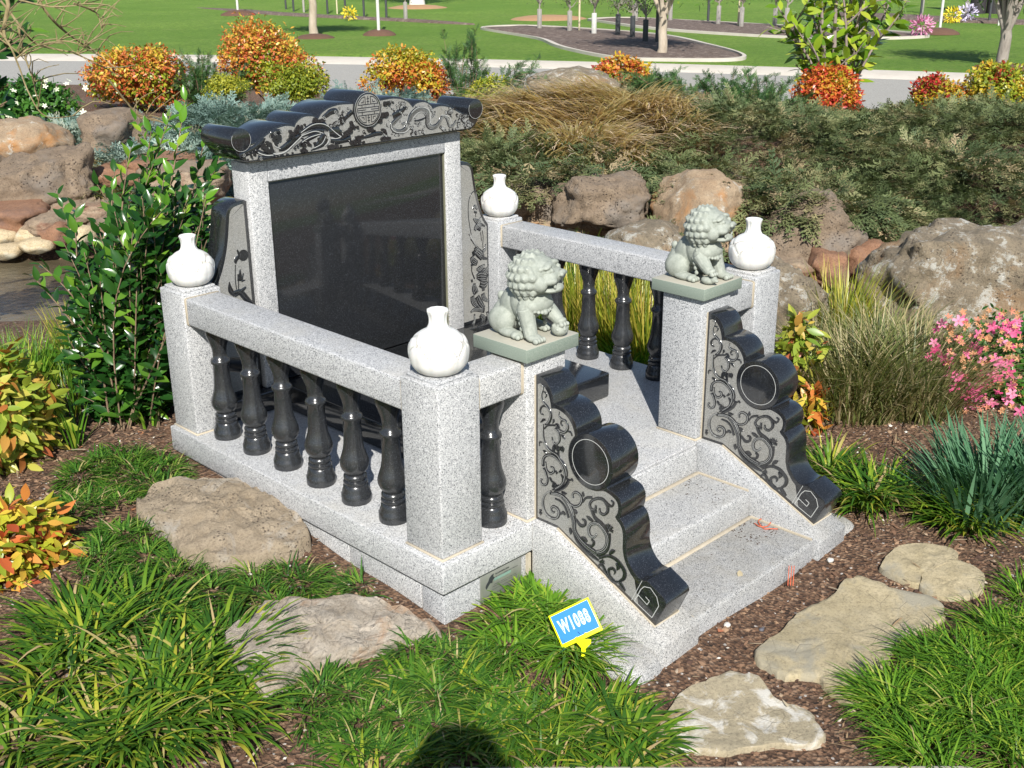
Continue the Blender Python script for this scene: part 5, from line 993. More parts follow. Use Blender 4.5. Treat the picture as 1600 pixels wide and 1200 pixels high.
def blades(roots, az, length, width, lean0, lean1, k=5, twist=.3, taper=.65, rnd=None):
    """grass blades as strips; lean0 -> lean1 = angle from vertical at base and tip (rad)"""
    m = len(roots); t = np.linspace(0, 1, k+1); th = lean0[:, None]+(lean1-lean0)[:, None]*t[None]**1.2
    hd = np.stack([np.cos(az), np.sin(az)], -1)
    step = (length/k)[:, None]; dx = np.sin(th)*step; dz = np.cos(th)*step
    cx = np.concatenate([np.zeros((m, 1)), np.cumsum(dx[:, :-1], 1)], 1); cz = np.concatenate([np.zeros((m, 1)), np.cumsum(dz[:, :-1], 1)], 1)
    side = np.stack([-np.sin(az), np.cos(az), (rng.random(m)-.5)*twist], -1); side = norm(side)
    wprof = np.where(t < taper, .75+.25*np.sin(t/taper*math.pi), np.maximum((1-t)/(1-taper), .03)*.75)
    c = np.stack([roots[:, 0, None]+hd[:, 0, None]*cx, roots[:, 1, None]+hd[:, 1, None]*cx, roots[:, 2, None]+cz], -1)
    w_ = (width[:, None]*wprof[None]/2)[..., None]
    V = np.stack([c-side[:, None]*w_, c+side[:, None]*w_], 2).reshape(-1, 3)
    b = np.arange(m)[:, None]*(2*(k+1)); i = np.arange(k)[None]*2
    Q = np.stack([b+i, b+i+1, b+i+3, b+i+2], -1).reshape(-1, 4)
    rnd = rng.random(m) if rnd is None else rnd
    return V, Q, {'rnd': np.repeat(rnd, 2*(k+1)), 'tip': np.tile(np.repeat(t, 2), m)}
def put(name, parts, mat, parent=None, smooth=True, lab=None, cat=None, group=None, kind=None):
    V, Q, A = join_np(parts) if isinstance(parts, list) else parts
    if parent is None and kind != 'stuff':
        c = V.mean(0); c[2] = V[:, 2].min(); V = V-c; o_ = link(name, npmesh(V, Q, smooth, A), None, mat); o_.location = c
    else: o_ = link(name, npmesh(V, Q, smooth, A), parent, mat)
    if lab or kind: tag(o_, lab, cat, group, kind)
    return o_
G_LIR = m_leaf('strap_leaf_green', [(0, (.026, .080, .012)), (.35, (.055, .145, .014)), (.66, (.11, .215, .018)), (.84, (.21, .30, .025)), (.92, (.38, .37, .04)), (.965, (.46, .38, .16)), (1, (.40, .28, .16))], .42, .25, ((.42, .34, .05), .86, .5), .28)
G_MONDO = m_leaf('dwarf_mondo_green', [(0, (.024, .085, .014)), (.45, (.055, .15, .018)), (.82, (.12, .24, .03)), (.93, (.22, .29, .05)), (.97, (.40, .34, .15)), (1, (.45, .36, .22))], .42, .25, None, .28)
G_FINE = m_leaf('bright_fine_green', [(0, (.05, .135, .012)), (.5, (.10, .23, .018)), (.85, (.19, .33, .028)), (.96, (.34, .40, .05)), (1, (.46, .40, .18))], .42, .3, None, .28)
G_BLUE = m_leaf('blue_green_strap', [(0, (.045, .12, .055)), (.6, (.08, .19, .10)), (1, (.16, .31, .17))], .5, .22, None, .25)
G_OLIVE = m_leaf('olive_dry_grass', [(0, (.08, .11, .03)), (.35, (.14, .17, .045)), (.6, (.22, .22, .08)), (.8, (.36, .30, .15)), (1, (.52, .43, .27))], .5, .25)
G_TAN = m_leaf('tan_dry_grass', [(0, (.20, .20, .09)), (.15, (.42, .31, .20)), (.6, (.64, .49, .36)), (1, (.82, .70, .57))], .55, .35)
G_YEL = m_leaf('yellow_striped_grass', [(0, (.10, .16, .02)), (.4, (.28, .32, .03)), (.75, (.48, .44, .06)), (1, (.55, .40, .12))], .4, .3)
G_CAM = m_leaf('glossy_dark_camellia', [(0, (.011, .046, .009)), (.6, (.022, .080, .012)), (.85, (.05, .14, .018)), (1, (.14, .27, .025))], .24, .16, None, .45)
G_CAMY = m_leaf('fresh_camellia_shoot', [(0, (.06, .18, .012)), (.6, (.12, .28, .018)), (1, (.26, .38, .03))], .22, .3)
G_MAG = m_leaf('magnolia_leaf', [(0, (.045, .12, .010)), (.3, (.14, .26, .015)), (.7, (.27, .38, .03)), (1, (.40, .44, .05))], .22, .25, None, .6)
G_NANY = m_leaf('heavenly_bamboo_yellow', [(0, (.14, .22, .020)), (.25, (.36, .40, .03)), (.55, (.60, .47, .06)), (.72, (.62, .27, .06)), (.90, (.52, .13, .04)), (1, (.30, .05, .03))], .35, .28)
G_NANO = m_leaf('heavenly_bamboo_orange', [(0, (.13, .20, .02)), (.28, (.34, .37, .03)), (.52, (.56, .38, .04)), (.75, (.56, .18, .035)), (.9, (.42, .06, .03)), (1, (.20, .03, .03))], .35, .25)
G_NANR = m_leaf('heavenly_bamboo_red', [(0, (.16, .20, .02)), (.2, (.46, .38, .03)), (.42, (.56, .20, .035)), (.7, (.52, .06, .035)), (1, (.30, .02, .03))], .35, .25)
G_NANG = m_leaf('heavenly_bamboo_green', [(0, (.14, .24, .03)), (.45, (.34, .40, .05)), (.75, (.46, .42, .08)), (.9, (.50, .26, .06)), (1, (.40, .10, .04))], .38, .28)
G_JUN = m_leaf('dull_dark_juniper', [(0, (.06, .095, .038)), (.5, (.13, .165, .062)), (.8, (.21, .215, .095)), (1, (.32, .24, .14))], .65, .1)
G_JUNB = m_leaf('blue_juniper', [(0, (.10, .17, .15)), (.55, (.20, .30, .26)), (.9, (.30, .39, .33)), (1, (.34, .31, .22))], .6, .12)
G_JUNG = m_leaf('green_juniper', [(0, (.025, .075, .022)), (.6, (.055, .135, .035)), (1, (.11, .20, .05))], .6, .15)
G_GOLD = m_leaf('golden_foliage', [(0, (.12, .18, .015)), (.5, (.26, .30, .02)), (1, (.45, .42, .04))], .5, .25)
G_HELL = m_leaf('hellebore_leaf', [(0, (.02, .075, .012)), (.6, (.06, .17, .02)), (1, (.14, .28, .04))], .35, .2)
W_FLOW = m_plain('cream_petals', (.80, .82, .62), .6); P_FLOW = m_leaf('pink_petal', [(0, (.66, .07, .22)), (.6, (.76, .14, .33)), (1, (.84, .32, .48))], .5, .35)
O_FLOW = m_leaf('withered_petal', [(0, (.55, .20, .14)), (.5, (.62, .32, .18)), (1, (.50, .26, .12))], .7, .2)
TWIG = m_bark('brown_twig', (.13, .085, .05), (.24, .17, .11), 60); STEMG = m_plain('green_brown_stem', (.16, .15, .05), .6)

def tuft_roots(cx, cy, r, n, ex=1.0, ey=1.0):
    a = rng.random(n)*6.283; q = r*np.sqrt(rng.random(n)); x = cx+q*np.cos(a)*ex; y = cy+q*np.sin(a)*ey
    return np.stack([x, y, H(x, y)], -1), a
def clump(label, c, r, n, ln, wd, mat, group, spread=(.15, 1.9), base_r=.35, name='strap_leaf_clump', cat='plant', upr=0.0, az_bias=None, nsub=1):
    """one clump: blades rooted near the middle, arching outward all round"""
    roots, a = tuft_roots(c[0], c[1], r*base_r, n); q = np.hypot(roots[:, 0]-c[0], roots[:, 1]-c[1])/(r*base_r+1e-6)
    az = a+rng.normal(0, .45, n)
    if nsub > 1:
        ks = rng.integers(0, nsub, n); ca = rng.random(nsub)*6.283; cq = r*base_r*(.25+.75*np.sqrt(rng.random(nsub))); cq[0] *= .2
        sx_, sy_ = c[0]+cq*np.cos(ca), c[1]+cq*np.sin(ca); sr = r*base_r*.30; q = np.sqrt(rng.random(n)); a = rng.random(n)*6.283
        X_, Y_ = sx_[ks]+sr*q*np.cos(a), sy_[ks]+sr*q*np.sin(a); roots = np.stack([X_, Y_, H(X_, Y_)], -1)
        ox, oy = (X_-c[0])/(r*base_r), (Y_-c[1])/(r*base_r); az = np.arctan2(np.sin(a)*.8+oy*.55+rng.normal(0, .35, n), np.cos(a)*.8+ox*.55+rng.normal(0, .35, n))
    if az_bias is not None: az = np.where(rng.random(n) < .5, az_bias+rng.normal(0, .9, n), az)
    L = ln*(.55+.6*rng.random(n)); l0 = spread[0]+.55*q*rng.random(n)+.1; l1 = np.clip(l0+spread[1]*(.45+.6*rng.random(n))-upr, .1, 2.6)
    k_ = ~(((roots[:, 0] > .31) & (roots[:, 0] < 1.225) & (roots[:, 1] > -.47) & (roots[:, 1] < 1.38)) | ((roots[:, 0] > -.03) & (roots[:, 0] < 1.57) & (roots[:, 1] > -.03) & (roots[:, 1] < 1.38)))
    roots, az, L, l0, l1 = roots[k_], az[k_], L[k_], l0[k_], l1[k_]; n = len(L)
    return put(name, blades(roots, az, L, wd*(.6+.6*rng.random(n)), l0, l1, 7), mat, lab=label, cat=cat, group=group)
gcl = 'arching strap leaf clumps'
clump('big arching green clump at the lower left, in front of the pale layered boulder', G(212, 1070), .46, 1700, .165, .0095, G_LIR, gcl, (.5, 1.7), .62, nsub=17)
clump('green clump hanging over the mulch just left of the stepping stones, bottom centre', G(900, 1145), .33, 800, .125, .0088, G_LIR, gcl, (.7, 1.3), .6, nsub=6)
clump('arching clump behind the yellow number sign', G(868, 990), .25, 1050, .125, .0064, G_FINE, gcl, (.6, 1.6), .74, nsub=12)
clump('clump at the bottom edge, in the shadow of the photographer', G(690, 1175), .30, 420, .125, .0080, G_LIR, gcl, (.7, 1.3), .75, nsub=6)
clump('small strap clump at the very bottom left corner', G(20, 1190), .26, 160, .15, .010, G_LIR, gcl, (.75, 1.3), .6)
# bright fine grass lower right: several tussocks
gft = 'fine bright green tussocks lower right'
for i, (px, py, r, n, lab) in enumerate([(1530, 1035, .21, 900, 'fine bright green tussock beside the largest stepping stone, topmost of its group'), (1495, 1130, .21, 900, 'fine bright green tussock spilling onto the stepping stone path'), (1605, 1090, .26, 900, 'fine bright green tussock cut by the right edge'), (1570, 1190, .26, 800, 'fine bright green tussock in the bottom right corner'), (1610, 985, .20, 700, 'fine bright green tussock at the right edge, highest of its group')]):
    clump(lab, G(px, py), r, int(n*1.2), .125, .0048, G_FINE, gft, (.4, 2.0), .78, nsub=9, name='grass_tussock', cat='grass')
# right hand strap plants
clump('dark green strap clump hanging toward the stepping stones, right of the stairs', G(1385, 790), .30, 520, .185, .0095, G_LIR, gcl, (.45, 1.5), .5, nsub=5)
clump('blue green upright strap leaf plant below the pink azalea', G(1540, 800), .30, 380, .28, .0135, G_BLUE, 'blue green strap plants', (.05, 1.15), .5, upr=.2)
clump('blue green strap leaf plant cut by the right edge', G(1640, 800), .30, 300, .28, .0135, G_BLUE, 'blue green strap plants', (.05, 1.15), .5, upr=.2)
clump('green strap clump under the blue green plant, drooping onto the mulch', G(1510, 815), .30, 460, .17, .0095, G_LIR, gcl, (.45, 1.5), .5, nsub=5)
clump('small bright clump at the foot of the right scroll', G(1295, 745), .16, 150, .17, .0075, G_LIR, gcl)
# grassy clumps in the right middle distance
gog = 'olive dry grass clumps on the right'
for (px, py, r, n, ln, m_, lab) in [(1330, 640, .34, 900, .36, G_OLIVE, 'large olive dry grass clump behind the right scroll'), (1420, 640, .34, 800, .38, G_OLIVE, 'olive dry grass clump leaning toward the pink azalea'), (1370, 600, .3, 600, .40, G_OLIVE, 'tall olive grass clump in front of the huge boulder'), (1270, 600, .2, 300, .30, G_OLIVE, 'olive dry grass clump close behind the right post')]:
    clump(lab, G(px, py), r, int(n*1.1), ln, .0066, m_, gog, (.02, 1.6), .55, 'grass_clump', 'grass', upr=.15)
clump('yellow striped grass tuft between the rusty rock and the huge boulder', G(1310, 545), .26, 420, .38, .0060, G_YEL, 'yellow grass tufts', (.0, .9), .4, 'grass_clump', 'grass', upr=.2)
gyb = 'yellow grass tufts seen through the far railing'
for (px, py, r, n, lab) in [(905, 520, .22, 260, 'yellow green grass tuft seen between the far balusters, leftmost'), (960, 545, .22, 300, 'bright yellow grass tuft behind the middle far balusters'), (1010, 560, .22, 260, 'yellow grass tuft behind the post under the farther lion'), (860, 500, .2, 160, 'dark green grass tuft just right of the headstone wing')]:
    clump(lab, G(px, py), r, n, .42, .007, G_YEL if 'yellow' in lab else G_FINE, gyb, (.0, .8), .5, 'grass_clump', 'grass', upr=.3)
clump('green leafy tuft low behind the far balusters', G(985, 580), .22, 320, .22, .008, G_FINE, gyb, (.1, 1.5), .6, 'grass_clump', 'grass')
# left side
for (px, py, r, n, ln, m_, lab) in [(50, 590, .26, 240, .20, G_FINE, 'tall thin green grass at the left edge below the creek'), (140, 555, .24, 260, .24, G_YEL, 'yellow tipped grass beside the creek behind the dark shrub'), (20, 620, .25, 240, .24, G_FINE, 'green grass at the left edge, in front of the creek grass'), (230, 510, .2, 200, .34, G_YEL, 'yellow grass inside the dark glossy shrub at the water'), (120, 640, .18, 90, .26, G_LIR, 'sparse green blades in front of the dark glossy shrub')]:
    clump(lab, G(px, py), r, n, ln, .0048, m_, 'grass tufts on the left by the creek', (.0, 1.0), .6, 'grass_clump', 'grass', upr=.2)
clump('small daffodil like blades rising at the left in the soil', G(118, 700), .05, 12, .20, .010, G_FINE, None, (.0, .5), .5, 'bulb_leaves', 'plant')
clump('few green blades beside the back left post', G(232, 668), .05, 12, .12, .010, G_FINE, None, (.0, .8), .5, 'bulb_leaves', 'plant')

# dwarf mondo carpet: a mass of short blades over marked areas
def in_poly(px, py, poly):
    c = False; n = len(poly); j = n-1
    for i in range(n):
        xi, yi = poly[i]; xj, yj = poly[j]
        if (yi > py) != (yj > py) and px < (xj-xi)*(py-yi)/(yj-yi)+xi: c = not c
        j = i
    return c
def carpet(label, polys, dens, ln, wd, mat, lean=(.2, 1.5), clumpy=9):
    parts_ = []
    for poly in polys:
        W3 = [G(px, py)[:2] for px, py in poly]; xs = [p[0] for p in W3]; ys = [p[1] for p in W3]
        area = (max(xs)-min(xs))*(max(ys)-min(ys)); m = int(area*dens); X = rng.uniform(min(xs), max(xs), m); Y = rng.uniform(min(ys), max(ys), m)
        keep = np.array([in_poly(a, b, W3) for a, b in zip(X, Y)]); X, Y = X[keep], Y[keep]
        # pull roots toward tussock centres
        nc = max(3, int(len(X)/90)); ci = rng.integers(0, len(X), nc); cxs, cys = X[ci], Y[ci]
        d = (X[:, None]-cxs)**2+(Y[:, None]-cys)**2; k = d.argmin(1); X = X+(cxs[k]-X)*.22; Y = Y+(cys[k]-Y)*.22
        az = np.arctan2(Y-cys[k], X-cxs[k])+rng.normal(0, .6, len(X)); q = np.sqrt(d.min(1))
        hump = .030*np.exp(-(q/.05)**2)
        roots = np.stack([X, Y, H(X, Y)+hump*.6], -1); n = len(X)
        l0 = lean[0]+.5*rng.random(n)+np.clip(q*6, 0, .5); l1 = l0+(lean[1])*(.4+.7*rng.random(n))
        parts_.append(blades(roots, az, ln*(.45+.9*rng.random(n)), wd*(.45+.75*rng.random(n)), l0, np.clip(l1, 0, 2.5), 4))
    put('mondo_grass', parts_, mat, lab=label, cat='ground cover', kind='stuff')
carpet('dense dark green dwarf mondo grass carpet round the foreground boulders', [
    [(75, 800), (100, 735), (180, 708), (260, 715), (305, 740), (300, 770), (230, 785), (180, 800), (100, 825)],
    [(120, 900), (150, 815), (230, 820), (270, 860), (290, 890), (360, 905), (440, 893), (500, 890), (560, 905), (590, 945), (560, 945), (450, 950), (400, 960), (350, 1010), (250, 1000), (150, 960)],
    [(430, 1100), (480, 1062), (560, 1040), (650, 1012), (700, 1000), (760, 1010), (800, 1060), (830, 1130), (800, 1200), (560, 1200), (480, 1170)]], 16000, .062, .0048, G_MONDO, (.55, 1.35))
carpet('thin green mondo grass at the rim of the big clumps near the steps', [[(800, 1090), (1000, 1080), (1010, 1150), (900, 1200), (800, 1200)]], 5000, .09, .005, G_LIR)

# shrubs made of leaves; the largest leaves each an object of their own
def leafy(t, Pp, D, Up, size, tmpl, mat, n_single, nm='leaf', asp=1.0, rnd=None):
    """n_single leaves nearest the camera as objects sharing one mesh, the rest joined"""
    n = len(Pp); size = np.broadcast_to(size, (n,)); dist = np.linalg.norm(Pp-CAM, axis=1)-size*2+rng.random(n)*.05
    order = np.argsort(dist); a = order[:n_single]; b = order[n_single:]
    if len(b):
        o_ = put('foliage', leaves_mesh(Pp[b], D[b], Up[b], size[b], tmpl, asp=asp, rnd=None if rnd is None else rnd[b]), mat, t); o_['kind'] = 'stuff'
    if len(a):
        T, Q = tmpl; Tm = T.copy(); Tm[:, 1] *= asp
        me = npmesh(Tm, Q, True, {'rnd': np.zeros(len(T)), 'tip': T[:, 0]}); me.materials.append(mat)
        d, s, nn = frames(D[a], Up[a]); base_ = Vector(t.location)
        for i in range(len(a)):
            k = float(size[a[i]]); p = Pp[a[i]]
            o_ = bpy.data.objects.new(nm, me); COL.objects.link(o_); o_.parent = t
            o_.matrix_basis = Matrix(((d[i][0]*k, s[i][0]*k, nn[i][0]*k, p[0]-base_.x), (d[i][1]*k, s[i][1]*k, nn[i][1]*k, p[1]-base_.y), (d[i][2]*k, s[i][2]*k, nn[i][2]*k, p[2]-base_.z), (0, 0, 0, 1)))
def shoot(a, b, n=8, bend=.06):
    a = np.array(a, float); b = np.array(b, float); t = np.linspace(0, 1, n)[:, None]; m = rng.normal(0, 1, 3)*bend*np.linalg.norm(b-a)
    return a+(b-a)*t+m*np.sin(t*math.pi)+np.array([0, 0, .12])*np.sin(t*math.pi)*np.linalg.norm((b-a)[:2])
def shoot_leaves(pl, spacing, size, tilt=.8, start=.25):
    seg = np.linalg.norm(np.diff(pl, axis=0), axis=1); L = seg.sum(); s = np.arange(L*start, L, spacing); cum = np.concatenate([[0], np.cumsum(seg)])
    Pp = np.stack([np.interp(s, cum, pl[:, i]) for i in range(3)], -1); idx = np.clip(np.searchsorted(cum, s)-1, 0, len(pl)-2); ax = norm(pl[idx+1]-pl[idx])
    m = len(s); ang = np.arange(m)*2.4+rng.random()*6; ref = norm(np.cross(ax, np.array([.3, .1, 1.0]))); r2 = np.cross(ax, ref)
    rad_ = ref*np.cos(ang)[:, None]+r2*np.sin(ang)[:, None]; D = norm(rad_*tilt+ax*(.55+.5*(s/L)[:, None])+rng.normal(0, .15, (m, 3)))
    Up = norm(np.array([-.25, -.3, 1.0])+rng.normal(0, .35, (m, 3))); sz = size*(.7+.5*rng.random(m))*(1-.25*(s/L)**3)
    return Pp, D, Up, sz
LEAF = leaf_t(5, .44, .16, .35); LEAFN = leaf_t(3, .36, .10, .25); LEAFW = leaf_t(5, .42, .10, .18)
# dark glossy shrub on the left
cb = G(215, 652); t = thing('camellia_shrub', 'tall dark glossy leaved shrub left of the monument, reaching above the headstone', 'shrub', tuple(cb))
tips = [(290, 152, 4.2), (236, 205, 4.15), (212, 188, 4.3), (268, 175, 4.25), (118, 325, 4.0), (90, 300, 4.1), (62, 412, 3.9), (50, 430, 3.8), (340, 262, 4.3), (345, 240, 4.4), (310, 300, 4.1), (180, 262, 4.2), (150, 345, 3.9), (240, 255, 4.1), (205, 230, 4.0), (330, 340, 4.3), (100, 380, 3.8), (322, 205, 4.35), (150, 285, 4.1), (268, 300, 3.95)]
stems = []; LP = []
reg = [(110, 460), (120, 400), (150, 360), (185, 320), (250, 275), (325, 300), (342, 345), (290, 440), (262, 600), (250, 655), (130, 640), (95, 570), (100, 500)]
for k in range(310):
    if k < len(tips): px, py, u = tips[k]
    else:
        while True:
            px, py = rng.uniform(60, 330), rng.uniform(255, 655)
            if in_poly(px, py, reg): break
        u = 3.92+rng.normal(0, .20)-.12*(py > 500)
        u = min(max(u, 3.62), 4.4)
    tip_ = P(px, py, u); tip_[2] = max(tip_[2], float(H(tip_[0], tip_[1]))+.03); r0 = cb+np.array([rng.normal(0, .05), rng.normal(0, .05), -.02]); pl = shoot(r0, tip_, 9, .05)
    stems.append(([tuple(p) for p in pl], list(np.linspace(.007 if k < 30 else .0035, .0014, 9)), 4)); LP.append(shoot_leaves(pl, .019, .070, .85, .08 if k > 20 else .35))
Pp, D, Up, sz = [np.concatenate([l[i] for l in LP]) for i in range(4)]
ok = ~((Pp[:, 0] > -.02) & (Pp[:, 1] < 1.37)); Pp, D, Up, sz = Pp[ok], D[ok], Up[ok], sz[ok]
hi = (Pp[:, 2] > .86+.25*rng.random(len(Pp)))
link('stems', tubes(stems), t, TWIG)
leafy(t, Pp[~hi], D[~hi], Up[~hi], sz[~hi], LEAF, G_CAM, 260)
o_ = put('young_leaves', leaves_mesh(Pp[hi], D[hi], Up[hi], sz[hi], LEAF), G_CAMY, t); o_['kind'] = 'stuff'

def bush(label, c, r, n, lsize, mat, group, cat='shrub', name='nandina_bush', single=0, tmpl=LEAFN, shell=.55, cut=None, nm='leaf', zlift=.5, stem=True):
    """rounded shrub: leaves through a lumpy ellipsoid, whorled outward, on stems from the ground"""
    r = tuple(x*.88 for x in r); c = np.array(c, float); gz = float(H(c[0], c[1])); t = thing(name, label, cat, (c[0], c[1], gz), group)
    nlob = 7 if (single == 0 and n > 3000) else 1; lob = norm(rng.normal(0, 1, (nlob, 3)))*rng.uniform(.3, .62, (nlob, 1)); lob[:, 2] = lob[:, 2]*.7; lr = rng.uniform(.42, .68, nlob); lob[0] *= .2; li = rng.integers(0, nlob, n)
    d = norm(rng.normal(0, 1, (n, 3))); d[:, 2] = np.where(d[:, 2] < -.9, -d[:, 2], d[:, 2]); seedv = rng.random(3)*20
    lump = np.array([1+.30*noise.noise(Vector(x*2.3)+Vector(seedv))+.24*noise.noise(Vector(x*6)+Vector(seedv)) for x in d[:min(n, 4000)]])
    if n > 4000: lump = np.concatenate([lump, np.array([1+.30*noise.noise(Vector(x*2.3)+Vector(seedv))+.24*noise.noise(Vector(x*6)+Vector(seedv)) for x in d[4000:]])])
    q = (shell+(1-shell)*rng.random(n)**.6)*lump; Pp = c+np.array([0, 0, r[2]*zlift])+d*q[:, None]*np.array(r)
    if nlob > 1: Pp = c+(lob[li]+d*(q*lr[li])[:, None])*np.array(r)*1.12
    Pp[:, 2] = np.maximum(Pp[:, 2], H(Pp[:, 0], Pp[:, 1])+.01)
    D = norm(d*np.array([.6, .6, .3])+rng.normal(0, .75, (n, 3))+np.array([0, 0, -.1])); Up = norm(d*.9+np.array([0, 0, .7])+rng.normal(0, .4, (n, 3)))
    sz = lsize*(.45+.85*rng.random(n))
    if stem:
        st_ = []
        for k in range(16):
            e = Pp[rng.integers(0, n)]; a = np.array([c[0]+rng.normal(0, .03), c[1]+rng.normal(0, .03), gz-.02]); st_.append(([tuple(p) for p in shoot(a, a+(e-a)*.85, 6, .05)], list(np.linspace(.006, .002, 6)), 4))
        link('stems', tubes(st_), t, TWIG)
    cn = np.array([noise.noise(Vector(p)*5.5+Vector(seedv)) for p in Pp]); rn = np.clip((.66 if mat is G_NANR else .56 if mat is G_NANO else .48)+.48*cn+.24*(rng.random(n)-.5)*2-.22*(Pp[:, 2]-c[2])/(r[2]+1e-6), .01, .98)
    leafy(t, Pp, D, Up, sz, tmpl, mat, single, nm, asp=1.5 if tmpl is LEAFN else 1.0, rnd=rn if single == 0 else None); return t
gnb = 'orange and yellow nandina bushes'
def bush_px(label, box_, u, n, ls, mat, depth=None, group=gnb, **kw):
    x0, y0, x1, y1 = box_; k = u/FPX*1.04; rx = (x1-x0)/2*k; c = P((x0+x1)/2, (y0+y1)/2, u); rz = (y1-y0)/2*k*1.05
    return bush(label, (c[0], c[1], c[2]-.5*rz*0), (rx, rx if depth is None else depth, rz), n, ls, mat, group, zlift=0.0, **kw)
bush_px('round yellow and orange bush on the left bank before the lawn', (130, 64, 288, 184), 10.6, 13000, .036, G_NANY)
bush_px('tall orange topped bush behind the headstone cap, left of the road gap', (350, 36, 504, 176), 11.4, 13000, .036, G_NANY)
bush_px('orange green bush behind the headstone, right of the road gap', (548, 60, 712, 176), 11.0, 13000, .036, G_NANO)
bush_px('small orange bush on the mound crest right of the headstone', (912, 86, 1012, 152), 10.8, 8000, .035, G_NANO)
bush_px('vivid red bush at the foot of the big leaved tree', (1232, 98, 1352, 206), 10.3, 13000, .036, G_NANR)
bush_px('red orange bush near the right edge, left of two', (1402, 112, 1516, 200), 10.3, 11000, .036, G_NANR)
bush_px('orange yellow bush cut by the right edge', (1500, 98, 1630, 204), 10.0, 11000, .036, G_NANO)
bush_px('golden green bush below the tall orange topped one', (412, 92, 512, 172), 10.7, 6000, .028, G_GOLD, group='golden low shrubs', name='golden_shrub')
bush_px('small dense golden green conifer bush beside the dark juniper', (310, 116, 392, 158), 10.6, 6000, .018, G_GOLD, group='golden low shrubs', name='golden_shrub')
bush_px('golden juniper tuft right of the headstone scroll end', (728, 118, 806, 172), 9.6, 4000, .025, G_GOLD, group='golden low shrubs', name='golden_shrub')
# near left nandina: yellow above, orange red below
bush_px('yellow green broad leaved bush at the left edge, mid height', (-125, 535, 104, 785), 3.35, 1500, .062, G_NANG, single=230, tmpl=LEAFW, depth=.16, shell=.5, nm='leaf')
bush_px('low orange yellow bush at the left edge, lower', (-150, 750, 138, 1020), 2.75, 1800, .050, G_NANY, single=280, tmpl=LEAFW, depth=.18, shell=.5)
bush_px('small yellow green broad leaved plant behind the right posts', (1208, 480, 1290, 610), 4.1, 260, .065, G_NANG, single=160, tmpl=LEAFW, depth=.10, shell=.3, group=None, name='young_shrub')
bush_px('sparse yellow orange seedling behind the right scroll', (1240, 590, 1292, 700), 3.9, 120, .055, G_NANY, single=100, tmpl=LEAFW, depth=.07, shell=.3, group=None, name='young_shrub')
bush_px('green undergrowth below the grass on the left', (60, 530, 180, 610), 4.2, 700, .030, G_FINE, group=None, name='leafy_plant', cat='plant')
# azalea
t = bush_px('pink flowering azalea at the right edge in front of the huge boulder', (1462, 478, 1660, 690), 4.35, 4200, .030, G_HELL, depth=.30, group=None, name='azalea_bush', single=0)
FLT = (lambda: (lambda L_: L_)(None))
def flower_tmpl():
    V = []; Q = []
    for k in range(5):
        a = k*2*math.pi/5; c_, s_ = math.cos(a), math.sin(a); o_ = len(V)
        for (x, y, z) in ((.05, 0, 0), (.35, -.24, .14), (.42, 0, .10), (.35, .24, .14), (.95, -.22, .22), (1.0, 0, .18), (.95, .22, .22)): V.append((x*c_-y*s_, x*s_+y*c_, z))
        Q += [(o_, o_+1, o_+2, o_), (o_, o_+2, o_+3, o_), (o_+1, o_+4, o_+5, o_+2), (o_+2, o_+5, o_+6, o_+3)]
    return V, [q if q[0] != q[3] else q[:3] for q in Q]
fv, ff = flower_tmpl(); fme = mesh(fv, ff, 'blossom', 60); fme.materials.append(P_FLOW)
fmo = mesh([(a*.6, b*.6, c_*2) for a, b, c_ in fv], ff, 'blossom', 60); fmo.materials.append(O_FLOW)
def face_cam(p, jitter=.5):
    d = norm(np.array(CAM)-p+0.0); return norm(d+np.array([0, 0, .5])+rng.normal(0, jitter, 3))
def blossoms(t, box_, u0, n, r, me, nm='blossom', spread=.05):
    for k in range(n):
        px, py = rng.uniform(box_[0], box_[2]), rng.uniform(box_[1], box_[3]); p = P(px, py, u0+rng.normal(0, spread)); n_ = Vector(face_cam(p)); o_ = bpy.data.objects.new(nm, me); COL.objects.link(o_); o_.parent = t
        q = n_.to_track_quat('Z', 'Y'); s = r*(.75+.5*rng.random()); o_.matrix_basis = Matrix.Translation(Vector(p)-Vector(t.location)) @ q.to_matrix().to_4x4() @ Matrix.Rotation(rng.random()*6, 4, 'Z') @ Matrix.Diagonal((s, s, s, 1))
blossoms(t, (1480, 580, 1545, 635), 4.12, 17, .024, fme); blossoms(t, (1450, 510, 1540, 560), 4.15, 9, .023, fme); blossoms(t, (1500, 490, 1600, 560), 4.2, 14, .023, fme); blossoms(t, (1540, 560, 1600, 660), 4.12, 16, .022, fme); blossoms(t, (1490, 590, 1530, 625), 4.05, 8, .026, fme)
blossoms(t, (1480, 485, 1600, 675), 4.12, 150, .021, fmo, 'withered_blossom'); blossoms(t, (1470, 485, 1600, 670), 4.12, 26, .022, fme)

